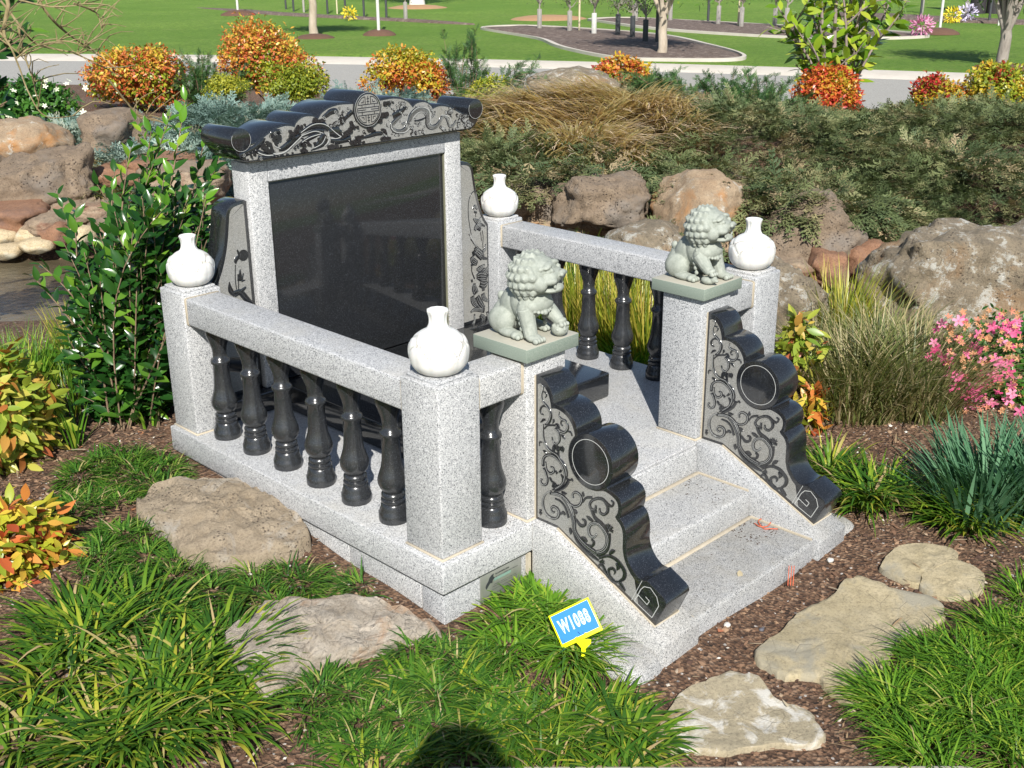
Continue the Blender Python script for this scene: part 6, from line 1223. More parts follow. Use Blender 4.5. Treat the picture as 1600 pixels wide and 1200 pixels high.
# junipers -------------------------------------------------------------------------------------
def spray_t(nb=9, seed=1, w=.045):
    """flat feathery spray: stem with side twigs of tiny scale tufts, unit length along x"""
    r_ = np.random.default_rng(seed); V = []; Q = []
    def blade(p, d, l, wd):
        s = np.array([-d[1], d[0], 0]); s = s/(np.linalg.norm(s)+1e-9); o_ = len(V); e = p+d*l
        V.extend([p-s*wd*.3, p+d*l*.5-s*wd, e, p+d*l*.5+s*wd]); Q.append((o_, o_+1, o_+2, o_+3))
    for i in range(nb):
        t_ = (i+.5)/nb; p = np.array([t_, 0, -.10*t_*t_]); 
        for sg in (-1, 1):
            a = .75+r_.normal(0, .15); d = np.array([math.cos(a), sg*math.sin(a), r_.normal(.1, .25)]); L = .38*(1-t_*.65)*(.8+.4*r_.random())
            blade(p, d, L, w*.75)
            for k in (.35, .7):
                q = p+d*L*k; a2 = a+.6*(1 if r_.random() < .5 else -1); d2 = np.array([math.cos(a2), sg*math.sin(a2), r_.normal(.1, .3)]); blade(q, d2, L*.42, w*.6)
    blade(np.array([.0, 0, 0]), np.array([1, 0, -.06]), 1.08, w*.5)
    return np.array(V), np.array(Q)
SPR = [spray_t(6, s) for s in (1, 2, 3)]
def sprays(Pp, D, Up, size, roll=None, rnd=None):
    k = rng.integers(0, 3, len(Pp)); out = []
    size = np.broadcast_to(size, (len(Pp),))
    for i in range(3):
        m = k == i
        if m.any(): out.append(leaves_mesh(Pp[m], D[m], Up[m], size[m], SPR[i], None if roll is None else roll[m], None if rnd is None else rnd[m]))
    return out
# crest silhouettes (picture) of the dark prostrate juniper: patches, each a plant of its own
def mat_patch(label, uc, vc, ru, rv, hgt, n_, mat, group, size=.115, name='juniper', down=.8, seed=0, lift=0.0, dirv=None):
    n = int(n_*1.45); a = rng.random(n)*6.283; q = np.sqrt(rng.random(n)); U = uc+ru*q*np.cos(a); V_ = vc+rv*q*np.sin(a); X, Y = xy(U, V_)
    dome = hgt*(1-q**2.2)*(.75+.35*np.array([noise.noise(Vector((x*2.2, y*2.2, seed))) for x, y in zip(X, Y)])+.25)
    lay = np.array([noise.noise(Vector((x*4, y*4, seed+9))) for x, y in zip(X, Y)])
    Z = H(X, Y)+np.maximum(dome, .02)+lay*.10+lift; Z -= rng.random(n)**2*.08
    out = np.stack([F2[0]*np.cos(a)*ru+R2[0]*np.sin(a)*rv, F2[1]*np.cos(a)*ru+R2[1]*np.sin(a)*rv, 0*a], -1); out = norm(out)
    base_d = out*(.5+q)[:, None]+np.array([-F2[0]*down, -F2[1]*down, .12-.35*down*q.mean()])
    if dirv is not None: base_d = base_d+np.array(dirv)
    D = norm(base_d+rng.normal(0, .38, (n, 3))); D[:, 2] += np.where(q > .75, -.15, .15); Up = norm(np.array([0, 0, 1.0])+rng.normal(0, .35, (n, 3)))
    n = n
    pp = sprays(np.stack([X, Y, Z], -1), D, Up, size*(.6+.8*rng.random(n)), None, np.clip(.42+.9*lay+.5*(rng.random(n)-.5), .01, .98))
    return put(name, pp, mat, lab=label, cat='juniper', group=group)
gj = 'dark creeping junipers on the bank'
for i, a in enumerate([
    ('dark creeping juniper covering the right end of the bank, above the huge boulder', 8.4, 3.6, 1.5, 1.5, .34, 3400),
    ('dark creeping juniper in the middle of the right bank, below the red bush', 8.3, 1.9, 1.5, 1.3, .32, 3600),
    ('dark juniper trailing over the broad boulder right of the last vase', 7.1, 1.85, .75, .95, .28, 1700),
    ('dark juniper hanging over the boulders behind the farther lion', 7.5, .75, .70, .85, .30, 1700),
    ('dark juniper fringe above the pitted boulders right of the headstone', 7.7, -.1, .60, .65, .32, 1300),
    ('dark creeping juniper at the right edge above the second big boulder', 7.4, 2.9, .9, 1.0, .34, 1800),
    ('dull juniper along the crest behind the dry grass', 9.6, .9, .8, 1.6, .20, 2000),
    ('dark juniper on the crest below the two right hand bushes', 9.7, 3.6, .8, 1.6, .22, 1900),
    ('low juniper patch left of the dry grass, beside the cap scroll', 8.6, -.35, .7, .6, .20, 900)]):
    mat_patch(a[0], *a[1:6], a[6], G_JUN, gj, seed=i*3.1)
gb = 'blue grey junipers behind the headstone'
for i, a in enumerate([('blue grey spreading juniper left of the headstone cap', 8.9, -2.0, .8, .85, .34, 2000), ('blue grey juniper spilling over the terracotta ledge rocks', 8.15, -2.5, .55, .65, .18, 1300), ('blue grey juniper behind the middle of the headstone cap', 9.0, -1.1, .8, .8, .34, 1700), ('blue grey juniper sprays between the left bank boulders', 8.6, -3.1, .6, .7, .16, 1000), ('green juniper sprig at the left edge above the tan boulder', 8.9, -4.2, .5, .5, .1, 400)]):
    mat_patch(a[0], *a[1:6], a[6], G_JUNB if 'blue' in a[0] else G_JUNG, gb if 'blue' in a[0] else None, seed=i+40, size=.14, down=.3)
def spiky(label, px, py, u, hgt, n, mat, spread=.25, group='upright green junipers', lean=0):
    """open conifer: several rising branches dressed with short sprays"""
    c = G(px, py) if u is None else P(px, py, u); c[2] = float(H(c[0], c[1])); parts_ = []; tube_ = []
    t = thing('upright_juniper', label, 'juniper', tuple(c), group)
    for k in range(n):
        a = rng.random()*6.283; tip_ = c+np.array([math.cos(a)*spread*rng.random()*1.4, math.sin(a)*spread*rng.random()*1.4, hgt*(.45+.55*rng.random())])+np.array([R2[0], R2[1], 0])*lean*rng.random()
        pl = shoot(c, tip_, 7, .06); tube_.append(([tuple(p) for p in pl], list(np.linspace(.006, .0015, 7)), 4)); m = 34; s = rng.random(m)**.8*.95+.05; i = np.clip((s*6).astype(int), 0, 5); f_ = (s*6-i)[:, None]; Pp = pl[i]*(1-f_)+pl[i+1]*f_; ax = norm(pl[i+1]-pl[i])
        D = norm(ax*.9+rng.normal(0, .55, (m, 3))); parts_ += sprays(Pp, D, norm(rng.normal(0, 1, (m, 3))), .11*(1.15-.6*s))
    link('branches', tubes(tube_), t, TWIG); o_ = put('foliage', parts_, mat, t); o_['kind'] = 'stuff'
spiky('dark upright juniper between the two left bushes', 305, 140, 10.7, .62, 16, G_JUNG, .26)
spiky('green juniper left of the tall orange topped bush', 345, 130, 11.0, .55, 14, G_JUNG, .40)
spiky('pointed green juniper standing above the golden tuft right of the headstone', 728, 150, 10.2, .75, 14, G_JUNG, .24)
spiky('feathery green juniper reaching right behind the dry grass', 770, 160, 10.0, .50, 14, G_JUNG, .35, lean=.3)
spiky('green juniper with raised sprays left of the red bush, leftmost of three', 1060, 165, 10.0, .42, 16, G_JUNG, .40)
spiky('green juniper with raised sprays left of the red bush, middle of three', 1130, 175, 10.0, .42, 16, G_JUNG, .36)
spiky('green juniper with raised sprays touching the red bush', 1195, 180, 9.9, .44, 18, G_JUNG, .36)
spiky('low green juniper right of the small orange bush', 1010, 160, 10.2, .34, 12, G_JUNG, .30)
gd = 'dark junipers draped over the boulder tops'
for i, (px, py, u, rv, n, lab) in enumerate([(835, 288, 6.75, .26, 150, 'juniper branches draped over the pitted brown boulder'), (940, 280, 6.7, .22, 60, 'few juniper tips over the large rounded tan boulder'), (1120, 290, 6.55, .30, 170, 'juniper branches spilling over the orange stained boulder'), (1235, 328, 6.25, .26, 190, 'juniper branches spilling over the boulder right of the last vase'), (1315, 340, 6.3, .28, 260, 'juniper branches hanging above the small rusty round rock')]):
    q_ = P(px, py, u); uu, vv_ = uv(q_[0], q_[1]); mat_patch(lab, float(uu)+.12, float(vv_), .30, rv, .10, n, G_JUN, gd, size=.15, down=1.3, seed=i+70, lift=float(q_[2])-float(H(q_[0], q_[1]))-.02)
# combed dry grass on the mound: four tussocks
def combed(label, uc, vc, ru, rv, n, az_u, az_v, ln=.34, mat=G_TAN, hump=.22, name='dry_grass_tussock'):
    a = rng.random(n)*6.283; q = np.sqrt(rng.random(n)); U = uc+ru*q*np.cos(a); V_ = vc+rv*q*np.sin(a); X, Y = xy(U, V_); Z = H(X, Y)+hump*(1-q**2)*1.1
    d = (F2*az_u+R2*az_v); az0 = math.atan2(d[1], d[0]); az = az0+rng.normal(0, .22, n)+1.1*np.array([noise.noise(Vector((x*2.6, y*2.6, 5))) for x, y in zip(X, Y)])
    put(name, blades(np.stack([X, Y, Z], -1), az, 1.25*ln*(.5+.8*rng.random(n)), .0120*(.6+.7*rng.random(n)), .75+.5*rng.random(n), 1.5+.5*rng.random(n), 5), mat, lab=label, cat='grass', group='dry grass tussocks combed over the mound')
combed('tan dry grass falling left over the mound, right of the cap scroll', 8.7, .05, .5, .55, 1700, -.6, -.8)
combed('tan dry grass arching on the crest below the flat rock', 9.1, .65, .55, .7, 2200, -.4, -.9)
combed('tan dry grass sweeping to the right down the bank', 8.6, 1.0, .5, .5, 1900, -.9, .45)
combed('tan dry grass hanging toward the pitted boulders', 7.9, .55, .45, .42, 1500, -1, .1)
combed('dry grass tuft between the left bank boulders', 8.0, -3.0, .3, .3, 600, -.9, -.1, .22, G_TAN, .08)
combed('dry grass tuft below the big dark pitted boulder', 7.55, -2.6, .2, .25, 400, -1, -.1, .24, G_OLIVE, .06)
clump('pale grey green grass tuft growing between the two big tan boulders', P(1010, 330, 6.5), .22, 260, .26, .007, G_BLUE, None, (.1, 1.6), .4, 'grass_clump', 'grass')
mat_patch('grey creeping plant draped over the lichen covered rock', 5.95, .72, .25, .36, .0, 420, G_JUN, None, size=.10, name='creeping_plant', seed=3, lift=.19)
# hellebores on the left bank
t = bush_px('white flowering hellebores at the left edge under bare branches', (-30, 118, 142, 212), 9.2, 4200, .050, G_HELL, depth=.45, group=None, name='hellebore_patch', cat='plant')
wme = mesh(fv, ff, 'blossom', 60); wme.materials.append(W_FLOW)
blossoms(t, (0, 140, 40, 195), 8.75, 9, .026, wme); blossoms(t, (50, 120, 140, 190), 8.8, 10, .024, wme)
# ------------------------------------------------------------------ beyond the road
BARK_P = m_bark('pale_smooth_bark', (.34, .28, .21), (.46, .40, .32), 12); BARK_G = m_bark('grey_bark', (.20, .175, .15), (.33, .30, .26), 14); BARK_W = m_bark('white_bark', (.60, .58, .53), (.75, .73, .68), 8)
POST_D = m_plain('dark_grey_post', (.055, .06, .065), .6); POST_G = m_plain('grey_timber_guard', (.36, .34, .31), .8); POST_W = m_plain('pale_painted_stake', (.66, .66, .62), .6); POST_Y = m_plain('cream_stake', (.62, .56, .36), .6)
BED = m_rock('bed_bark_mulch', (.14, .095, .075), (.24, .18, .15), (.34, .27, .23), 9, bumpd=.05); BEDO = m_plain('orange_wood_chips', (.42, .25, .13), .9); MOUND = m_plain('dark_brown_mulch', (.13, .070, .045), .95)
LV_D = m_leaf('small_dark_tree_leaf', [(0, (.03, .07, .02)), (.6, (.07, .12, .03)), (1, (.16, .13, .06))], .5, .2); LV_L = m_leaf('light_tree_leaf', [(0, (.06, .16, .02)), (.6, (.13, .26, .03)), (1, (.26, .33, .05))], .45, .25)
def lawn_z(x, y):
    u, v = uv(x, y); return .035+.02*math.sin(x*.7)*math.sin(y*.5)+.004*max(float(u)-float(u_far(v))-30, 0) if u > float(u_far(v)) else 0
def at_uv(u, v):
    x, y = xy(u, v); return np.array([x, y, lawn_z(x, y)])
def bed(label, poly_uv, h=.05, edging=True):
    pts = catm(poly_uv+poly_uv[:2], 5)[:len(poly_uv)*5]; P3 = [at_uv(*p) for p in pts]; c = sum(P3)/len(P3)
    t = thing('mulch_bed', label, 'garden bed', tuple(c), 'mulched tree beds on the lawn')
    n = len(pts); V = []
    for s, zz in ((1, .0), (.985, .03), (.9, h), (.6, h*1.4), (.3, h*1.3)):
        for p in P3: q = c+(p-c)*s; V.append((q[0], q[1], p[2]+zz+(.02*noise.noise(Vector(q)*2) if s < 1 else -.02)))
    V.append((c[0], c[1], c[2]+h*1.4)); Fc = [(k*n+i, k*n+(i+1) % n, (k+1)*n+(i+1) % n, (k+1)*n+i) for k in range(4) for i in range(n)]+[(4*n+i, 4*n+(i+1) % n, 5*n) for i in range(n)]
    link('mulch', mesh(V, Fc, 'b', 60), t, BED)
    if edging:
        V = []
        for s, zz in ((1.0, -.02), (1.0, .05), (None, .05), (None, -.02)):
            for p in P3:
                d = (p-c); d = d/np.linalg.norm(d); q = p if s else p+d*.10; V.append((q[0], q[1], p[2]+zz))
        link('edging', mesh(V, [(k*n+i, k*n+(i+1) % n, (k+1)*n+(i+1) % n, (k+1)*n+i) for k in range(3) for i in range(n)], 'e', 40), t, conc2)
    return t
bed('long mulched bed with dark posts on the lawn, upper left', [(37.5, -9.5), (33.5, -6.5), (30.5, -3.2), (28.7, -.9), (28.9, -1.4), (31.5, -4.2), (34.5, -7.2), (38.5, -10)][:8], .05, False)
bed('oval mulched bed with pale concrete edging round the slender pale tree', [(26.8, -.6), (23.8, .6), (21.2, 1.0), (19.2, 1.7), (18.7, 2.6), (18.6, 3.5), (19.4, 3.75), (21.5, 3.5), (24.3, 3.0), (26.6, 1.4), (27.6, .2)])
bed('mulched bed of young trees behind the oval one, partly hidden by the big leaved tree', [(29.6, 2.0), (26.6, 3.0), (24.6, 4.4), (23.2, 6.2), (23.6, 8.2), (25.2, 7.8), (27.0, 6.0), (29.2, 4.2), (30.5, 3.0)])
bed('narrow mulched bed in the upper right corner of the lawn', [(31, 8.6), (29.2, 9.2), (27.2, 11.0), (25.2, 13.2), (25.4, 14.5), (28.4, 12.0), (31.2, 9.8), (32.5, 8.8)], .05, False)
def mound(label, px, py, r, mat, h=.09):
    c = GF(px, py, .03); me = lathe([(r, 0), (r*.9, h*.35), (r*.6, h*.8), (r*.25, h), (.01, h)], (0, 0, 0), 24); o_ = link('mulch_mound', me, None, mat, False); o_.location = c; tag(o_, label, 'mulch mound', 'mulch rings under trees'); return c
mound('mulch ring under the slim trunk behind the tall orange topped bush', 492, 60, .42, MOUND); mound('mulch ring at the foot of the white stake on the left', 593, 55, .36, MOUND, .12); mound('mulch ring at the upper left with a white stake', 373, 24, .52, MOUND, .14)
mound('orange wood chip ring round the white trunk near the top edge', 652, 14, 1.0, BEDO, .12); mound('orange wood chip ring behind the oval bed', 858, 30, 1.0, BEDO, .1); mound('mulch ring at the white stake beside the pink flowers', 1468, 53, .40, MOUND, .12); mound('mulch ring under the grey branching tree at the right edge', 1566, 107, .42, MOUND, .08); mound('mulch ring under the slender pale tree in the oval bed', 1034, 92, .28, MOUND, .05)
def tree(label, px, py, r0, hgt, crown, bark, leafm, nleaf=1500, crown_r=1.0, crown_z=.6, forks=5, fork_at=.35, lean=0, seed=1, ls=.10, group='young trees on the lawn', name='young_tree', crown_c=None, bare=False):
    c = GF(px, py, .03); t = thing(name, label, 'tree', tuple(c), group); r_ = random.Random(seed); tb = []
    top = c+np.array([R2[0]*lean, R2[1]*lean, hgt*fork_at]); pl = [c+(top-c)*k/5+np.array([r_.gauss(0, .3), r_.gauss(0, .3), 0])*r0*.5*(k > 0) for k in range(6)]
    tb.append(([tuple(p) for p in pl], [r0*1.25, r0*1.02, r0, r0*.97, r0*.94, r0*.9], 10)); link('trunk', tubes(tb), t, bark)
    tb = []; ends = []
    for k in range(forks):
        a = k*6.283/forks+r_.random()*.8; sp = crown_r*(.35+.6*r_.random()); e = top+np.array([math.cos(a)*sp, math.sin(a)*sp, hgt*(1-fork_at)*(.55+.4*r_.random())]); b = pl[-2]+(pl[-1]-pl[-2])*r_.random()
        q = [b+(e-b)*s+np.array([0, 0, .10])*math.sin(s*3.1)*hgt*.4 for s in np.linspace(0, 1, 7)]; tb.append(([tuple(p) for p in q], list(np.linspace(r0*.62, r0*.10, 7)), 7)); ends.append(q)
        for m in range(3):
            i = 2+m; a2 = r_.random()*6.28; e2 = q[i]+np.array([math.cos(a2)*crown_r*.45, math.sin(a2)*crown_r*.45, hgt*.16*(.5+r_.random())]); q2 = [q[i]+(e2-q[i])*s for s in np.linspace(0, 1, 4)]; tb.append(([tuple(p) for p in q2], list(np.linspace(r0*.28, r0*.07, 4)), 5)); ends.append(q2)
    link('limbs', tubes(tb), t, bark)
    if nleaf:
        cl = [q[-1] for q in ends]+[q[len(q)//2+1] for q in ends]; K = np.array(cl)[rng.integers(0, len(cl), nleaf)]; Pp = K+rng.normal(0, 1, (nleaf, 3))*np.array([.28, .28, .22])*crown_r
        D = norm(rng.normal(0, 1, (nleaf, 3))+np.array([0, 0, -.2])); Up = norm(rng.normal(0, .6, (nleaf, 3))+np.array([0, 0, 1])); put('crown', leaves_mesh(Pp, D, Up, ls*(.6+.7*rng.random(nleaf)), LEAFN), leafm, t)
    return t
tree('slim pale trunk tree behind the tall orange topped bush', 491, 57, .085, 2.5, 1, BARK_P, LV_L, 3800, .85, forks=6, fork_at=.42, seed=3, ls=.11)
tree('slender pale tree standing in the oval mulched bed', 1033, 88, .075, 2.4, 1, BARK_P, LV_L, 4200, .85, forks=6, fork_at=.27, seed=5, ls=.11)
tree('grey many branched tree at the right edge of the lawn', 1565, 104, .085, 2.4, 1, BARK_G, LV_D, 4200, .85, forks=9, fork_at=.22, seed=8, ls=.09)
tree('white barked tree at the top edge, on orange chips', 652, 12, .22, 5.5, 1, BARK_W, LV_D, 2500, 1.6, forks=6, fork_at=.3, seed=9, ls=.16)
for i, (px, py, lab) in enumerate([(120, -14, 'off left'), ]): pass
tree('broad tree beyond the top edge whose shadow falls on the left lawn', -160, 52, .12, 4.5, 1, BARK_G, LV_D, 3800, 1.5, forks=7, fork_at=.3, seed=12, ls=.13)
# row of little standards with timber guards in the beds
gst = 'small standard trees with timber guards'
def standard(label, px, py, seed, post=POST_G, ph=.44, pw=.075, crown=.34, nl=300):
    c = GF(px, py, .06); t = thing('guarded_tree', label, 'young tree', tuple(c), gst); s = pw/2
    link('guard', box(c[0]-s, c[0]+s, c[1]-s, c[1]+s, c[2]-.05, c[2]+ph, .008), t, post)
    r_ = random.Random(seed); tb = [([tuple(c+np.array([0, 0, ph-.05])), tuple(c+np.array([0, 0, ph+.2]))], [.02, .014], 6)]; ends = []
    for k in range(9):
        a = r_.random()*6.28; sp = crown*(.5+.5*r_.random()); b = c+np.array([0, 0, ph+.05+.1*r_.random()]); e = b+np.array([math.cos(a)*sp, math.sin(a)*sp, .06+.30*r_.random()]); q = [b+(e-b)*s_ for s_ in np.linspace(0, 1, 5)]; q[2] = q[2]+np.array([0, 0, .06]); tb.append(([tuple(p) for p in q], list(np.linspace(.012, .004, 5)), 5)); ends += q[2:]
    link('branches', tubes(tb), t, BARK_G); K = np.array(ends)[rng.integers(0, len(ends), nl)]; Pp = K+rng.normal(0, .07, (nl, 3)); put('crown', leaves_mesh(Pp, norm(rng.normal(0, 1, (nl, 3))), norm(rng.normal(0, .6, (nl, 3))+np.array([0, 0, 1])), .045*(.6+.7*rng.random(nl)), LEAFN), LV_D, t)
for i, (px, py, lab, pm) in enumerate([(843, 47, 'guarded tree at the left end of the oval bed', POST_G), (890, 51, 'guarded tree second from the left in the oval bed', POST_G), (928, 56, 'guarded tree with the palest trunk in the oval bed', POST_W), (965, 58, 'guarded tree on a dark post, fourth in the oval bed', POST_D), (988, 62, 'guarded tree on a dark post, fifth in the oval bed', POST_D),
    (1008, 70, 'guarded tree on a dark post, just left of the slender pale tree', POST_D), (1047, 35, 'guarded tree at the left end of the rear bed', POST_G), (993, 36, 'guarded tree behind the oval bed, at the rear bed tip', POST_G), (1122, 41, 'guarded tree right of a lone dark post', POST_G), (1158, 44, 'guarded tree beside a thin stake in the rear bed', POST_G), (1210, 42, 'guarded tree seen through the big leaves, left of the stems', POST_G), (1228, 46, 'guarded tree seen among the big leaves, right of the former', POST_G), (634, 32, 'guarded tree at the right part of the long bed', POST_G), (1508, 33, 'guarded tree in the upper right corner of the lawn', POST_G), (1440, 20, 'pair like guarded tree behind the white stake', POST_G)]):
    standard(lab, px, py, i+20, pm)
def stake(label, px, py, h, r, m, grp):
    c = GF(px, py, .05); me = merge([tube([(0, 0, -.05), (0, 0, h*.5), (0, 0, h)], r, 8), tube([(0, 0, h), (0, 0, h+.004)], r*.8, 8)]); o_ = link('stake', mesh(*me, 'stake', 50), None, m, False); o_.location = c; tag(o_, label, 'post', grp)
for px, py, lab in [(447, 16, 'leftmost dark post in the long bed'), (459, 19, 'second dark post from the left in the long bed'), (512, 22, 'dark post right of the slim pale trunk'), (540, 24, 'dark post left of the yellow flowers'), (569, 27, 'dark post left of the white stake'), (604, 30, 'dark post right of the white stake'), (1026, 72, 'dark post touching the slender pale tree'), (1106, 37, 'lone dark post at the rear bed'), (1438, 28, 'dark post at the upper right'), (1545, 36, 'short dark post behind the grey branching tree')]:
    stake(lab, px, py, .62 if px in (1026, 1106) else 1.35, .03, POST_D, 'dark posts in the beds')
for px, py, m_, h, r, lab in [(592, 54, POST_W, 2.2, .035, 'tall white stake on a mulch mound, left lawn'), (372, 22, POST_W, 2.2, .035, 'white stake at the top edge, far left'), (475, 20, POST_G, 1.7, .035, 'grey stake left of the slim pale trunk'), (527, 22, POST_Y, 1.6, .022, 'thin cream stake right of the slim pale trunk'), (905, 52, POST_Y, 1.9, .022, 'thin cream stake in the oval bed'), (1468, 49, POST_W, 2.2, .030, 'white stake beside the pink flowers'), (1560, 40, POST_W, 1.5, .02, 'thin white stake behind the grey branching tree'), (1153, 44, POST_Y, 1.5, .02, 'thin stake in the rear bed')]:
    stake(lab, px, py, h, r, m_, 'pale stakes on the lawn')
def posy(label, px, py, mat, r, n, nm='flower_bunch'):
    c = GF(px, py, .05); a = norm(rng.normal(0, 1, (n, 3))); Pp = c+a*np.array([r, r, r*.9])*rng.random((n, 1))**.4+np.array([0, 0, r]); put(nm, leaves_mesh(Pp, norm(a+rng.normal(0, .4, (n, 3))), norm(rng.normal(0, 1, (n, 3))), r*.50, LEAFN), mat, lab=label, cat='flowers')
Y_FL = m_plain('yellow_petals', (.80, .62, .03), .6); L_FL = m_plain('lilac_white_petals', (.66, .60, .80), .6); PK_FL = m_leaf('pink_purple_petals', [(0, (.45, .08, .25)), (1, (.80, .45, .65))], .6, .2)
posy('yellow flowers in the long bed on the left lawn', 547, 32, Y_FL, .17, 120); posy('pink and purple bunch of flowers on the lawn at the right', 1438, 56, PK_FL, .20, 160); posy('yellow flowers in the upper right corner of the lawn', 1487, 36, Y_FL, .18, 130); posy('white and lilac flowers lying right of the yellow ones', 1509, 35, L_FL, .20, 130); posy('small white flowers between the stems of the big leaved tree', 1290, 53, L_FL, .10, 60)
dk = m_plain('dark_bench', (.03, .025, .03), .7)
for px, lab in ((1527, 'dark trunk pair at the top right edge'), (1553, 'dark trunk at the top right edge, right one')):
    stake(lab, px, 20, 2.4, .22, dk, 'dark trunks at the top right edge')

# big leaved tree rising behind the red bush
c = P(1305, 150, 11.0); c[2] = float(H(c[0], c[1])); t = thing('magnolia_tree', 'many stemmed tree with large glossy yellow green leaves behind the vivid red bush', 'tree', tuple(c))
tb = []; LP = []
mtips = [(1283, -60, 0), (1318, -80, 1), (1352, -50, 2), (1375, -70, 3), (1405, -30, 4), (1250, -40, 5), (1215, 10, 6), (1300, -90, 7), (1340, -100, 8), (1262, 60, 9), (1390, 40, 10), (1365, 60, 11), (1228, 30, 12)]
for px, py, k in mtips:
    e = P(px, py, 11.0+rng.normal(0, .18)); a = c+np.array([R2[0], R2[1], 0])*rng.normal(0, .05)+np.array([0, 0, -.05]); n_ = 9; pl = shoot(a, e, n_, .04)
    r0 = .030 if k in (0, 1, 2, 3, 8) else .016; tb.append(([tuple(p) for p in pl], list(np.linspace(r0, .006, n_)), 8)); LP.append(shoot_leaves(pl, .046, .18, 1.0, .40))
    for m in range(3):
        b = pl[2+m*2]; e2 = b+np.array([R2[0], R2[1], 0])*rng.normal(0, .25)+np.array([0, 0, .2+.2*rng.random()])+np.array([F2[0], F2[1], 0])*rng.normal(0, .15); q = shoot(b, e2, 5, .05); tb.append(([tuple(p) for p in q], list(np.linspace(.009, .004, 5)), 5)); LP.append(shoot_leaves(q, .046, .17, 1.0, .2))
link('stems', tubes(tb), t, m_bark('mauve_grey_stem', (.20, .155, .14), (.32, .26, .24), 20))
Pp, D, Up, sz = [np.concatenate([l[i] for l in LP]) for i in range(4)]
leafy(t, Pp, norm(D+np.array([0, 0, -.15])), Up, sz, LEAFW, G_MAG, 290)
# bare spring branches and a few leaves reaching in from the left
bb = xy(4.6, -3.0); bb = np.array([bb[0], bb[1], 1.5]); root = xy(4.4, -3.3); root = np.array([root[0], root[1], .0])
t = thing('bare_shrub', 'nearly bare shrub whose brown branches arch in from the upper left corner', 'shrub', tuple(root)); tb = []
YEL_ST = m_bark('yellow_brown_branch', (.17, .13, .055), (.32, .26, .14), 30)
def ppl(pts, u): return [P(x, y, u+dz) for x, y, dz in pts]
main = [ppl([(-60, -60, 0), (0, 0, 0), (35, 45, 0), (60, 70, .1), (120, 85, .1), (190, 120, .2)], 4.5), ppl([(40, -30, 0), (75, 22, 0), (100, 48, .1), (128, 68, .2), (150, 82, .3), (185, 110, .3)], 4.6), ppl([(-40, 10, 0), (8, 60, -.1), (28, 100, -.1), (45, 145, -.1), (72, 182, -.1), (125, 180, 0)], 4.3), ppl([(28, 40, 0), (38, 85, 0), (50, 120, 0), (62, 165, 0)], 4.5), ppl([(30, 0, 0), (75, 10, 0), (120, 8, 0), (175, -5, .1)], 4.5), ppl([(60, 70, .1), (110, 65, 0), (160, 90, .1)], 4.5), ppl([(115, 5, 0), (150, 20, .1), (160, 50, .1)], 4.6), ppl([(-30, 40, 0), (20, 75, 0), (40, 95, 0)], 4.4), ppl([(170, 125, .2), (215, 180, .3), (232, 188, .3)], 4.5)]
for i, m in enumerate(main):
    q = smooth_line([tuple(p) for p in m], 5); th = .0060 if i < 2 else .0045
    tb.append(([tuple(p) for p in q], list(np.linspace(th, th*.35, len(q))), 6))
    for k in range(9):
        j = rng.integers(3, len(q)-1); e = q[j]+np.array([R2[0], R2[1], 0])*rng.uniform(-.02, .16)+np.array([0, 0, rng.uniform(-.05, .12)])+np.array([F2[0], F2[1], 0])*rng.normal(0, .06); s = shoot(q[j], e, 5, .08); tb.append(([tuple(p) for p in s], list(np.linspace(.0028, .0011, 5)), 4))
q = smooth_line([tuple(root), tuple(root+np.array([.02, .02, .9])), tuple(main[0][0]+np.array([0, 0, .1])), tuple(main[0][1])], 6); tb.append(([tuple(p) for p in q], list(np.linspace(.02, .008, len(q))), 8))
q = smooth_line([tuple(root), tuple(root+np.array([.05, .0, .7])), tuple(main[2][0]), tuple(main[2][1])], 6); tb.append(([tuple(p) for p in q], list(np.linspace(.016, .006, len(q))), 8))
link('branches', tubes(tb), t, YEL_ST)
# leafy dark shrub in the corner
t = thing('leafy_shrub', 'dark large leaved shrub filling the upper left corner', 'shrub', tuple(root+np.array([.1, .1, 0]))); LP = []; tb = []
for k in range(26):
    e = P(rng.uniform(-70, 45), rng.uniform(-30, 170), 4.7+rng.normal(0, .1)); a = root+np.array([.1, .1, 0]); pl = shoot(a, e, 7, .03); tb.append(([tuple(p) for p in pl], list(np.linspace(.010, .003, 7)), 5)); LP.append(shoot_leaves(pl, .030, .105, 1.0, .45))
link('stems', tubes(tb), t, TWIG); Pp, D, Up, sz = [np.concatenate([l[i] for l in LP]) for i in range(4)]
leafy(t, Pp, D, Up, sz, LEAFW, G_CAM, 120)

# ------------------------------------------------------------------ small things
# plot number sign on a yellow stake
sp = G(911, 1040); sp[2] -= .0
t = thing('plot_sign', 'small yellow plastic stake sign reading W1088 on blue, tilted in the strap leaf clump', 'sign', tuple(sp))
yel = m_plain('bright_yellow_plastic', (.72, .78, .01), .35, 0, .02); blu = m_plain('bright_blue_print', (.02, .20, .72), .4, 0, .02); wht = m_plain('white_print', (.85, .86, .86), .4, 0, .01)
TL, TR, BR, BL = [P(px, py, u) for px, py, u in ((855, 963, 2.50), (917, 934, 2.50), (944, 983, 2.45), (880, 1014, 2.45))]
cen = (TL+TR+BR+BL)/4; ex = Vector(((TR-TL)+(BR-BL))/2); wS = ex.length; ex.normalize(); ey = Vector(((TL-BL)+(TR-BR))/2); hS = ey.length; ey = (ey-ex*ey.dot(ex)).normalized(); ez = ex.cross(ey)
MS = Matrix(((ex.x, ey.x, ez.x, cen[0]), (ex.y, ey.y, ez.y, cen[1]), (ex.z, ey.z, ez.z, cen[2]), (0, 0, 0, 1)))
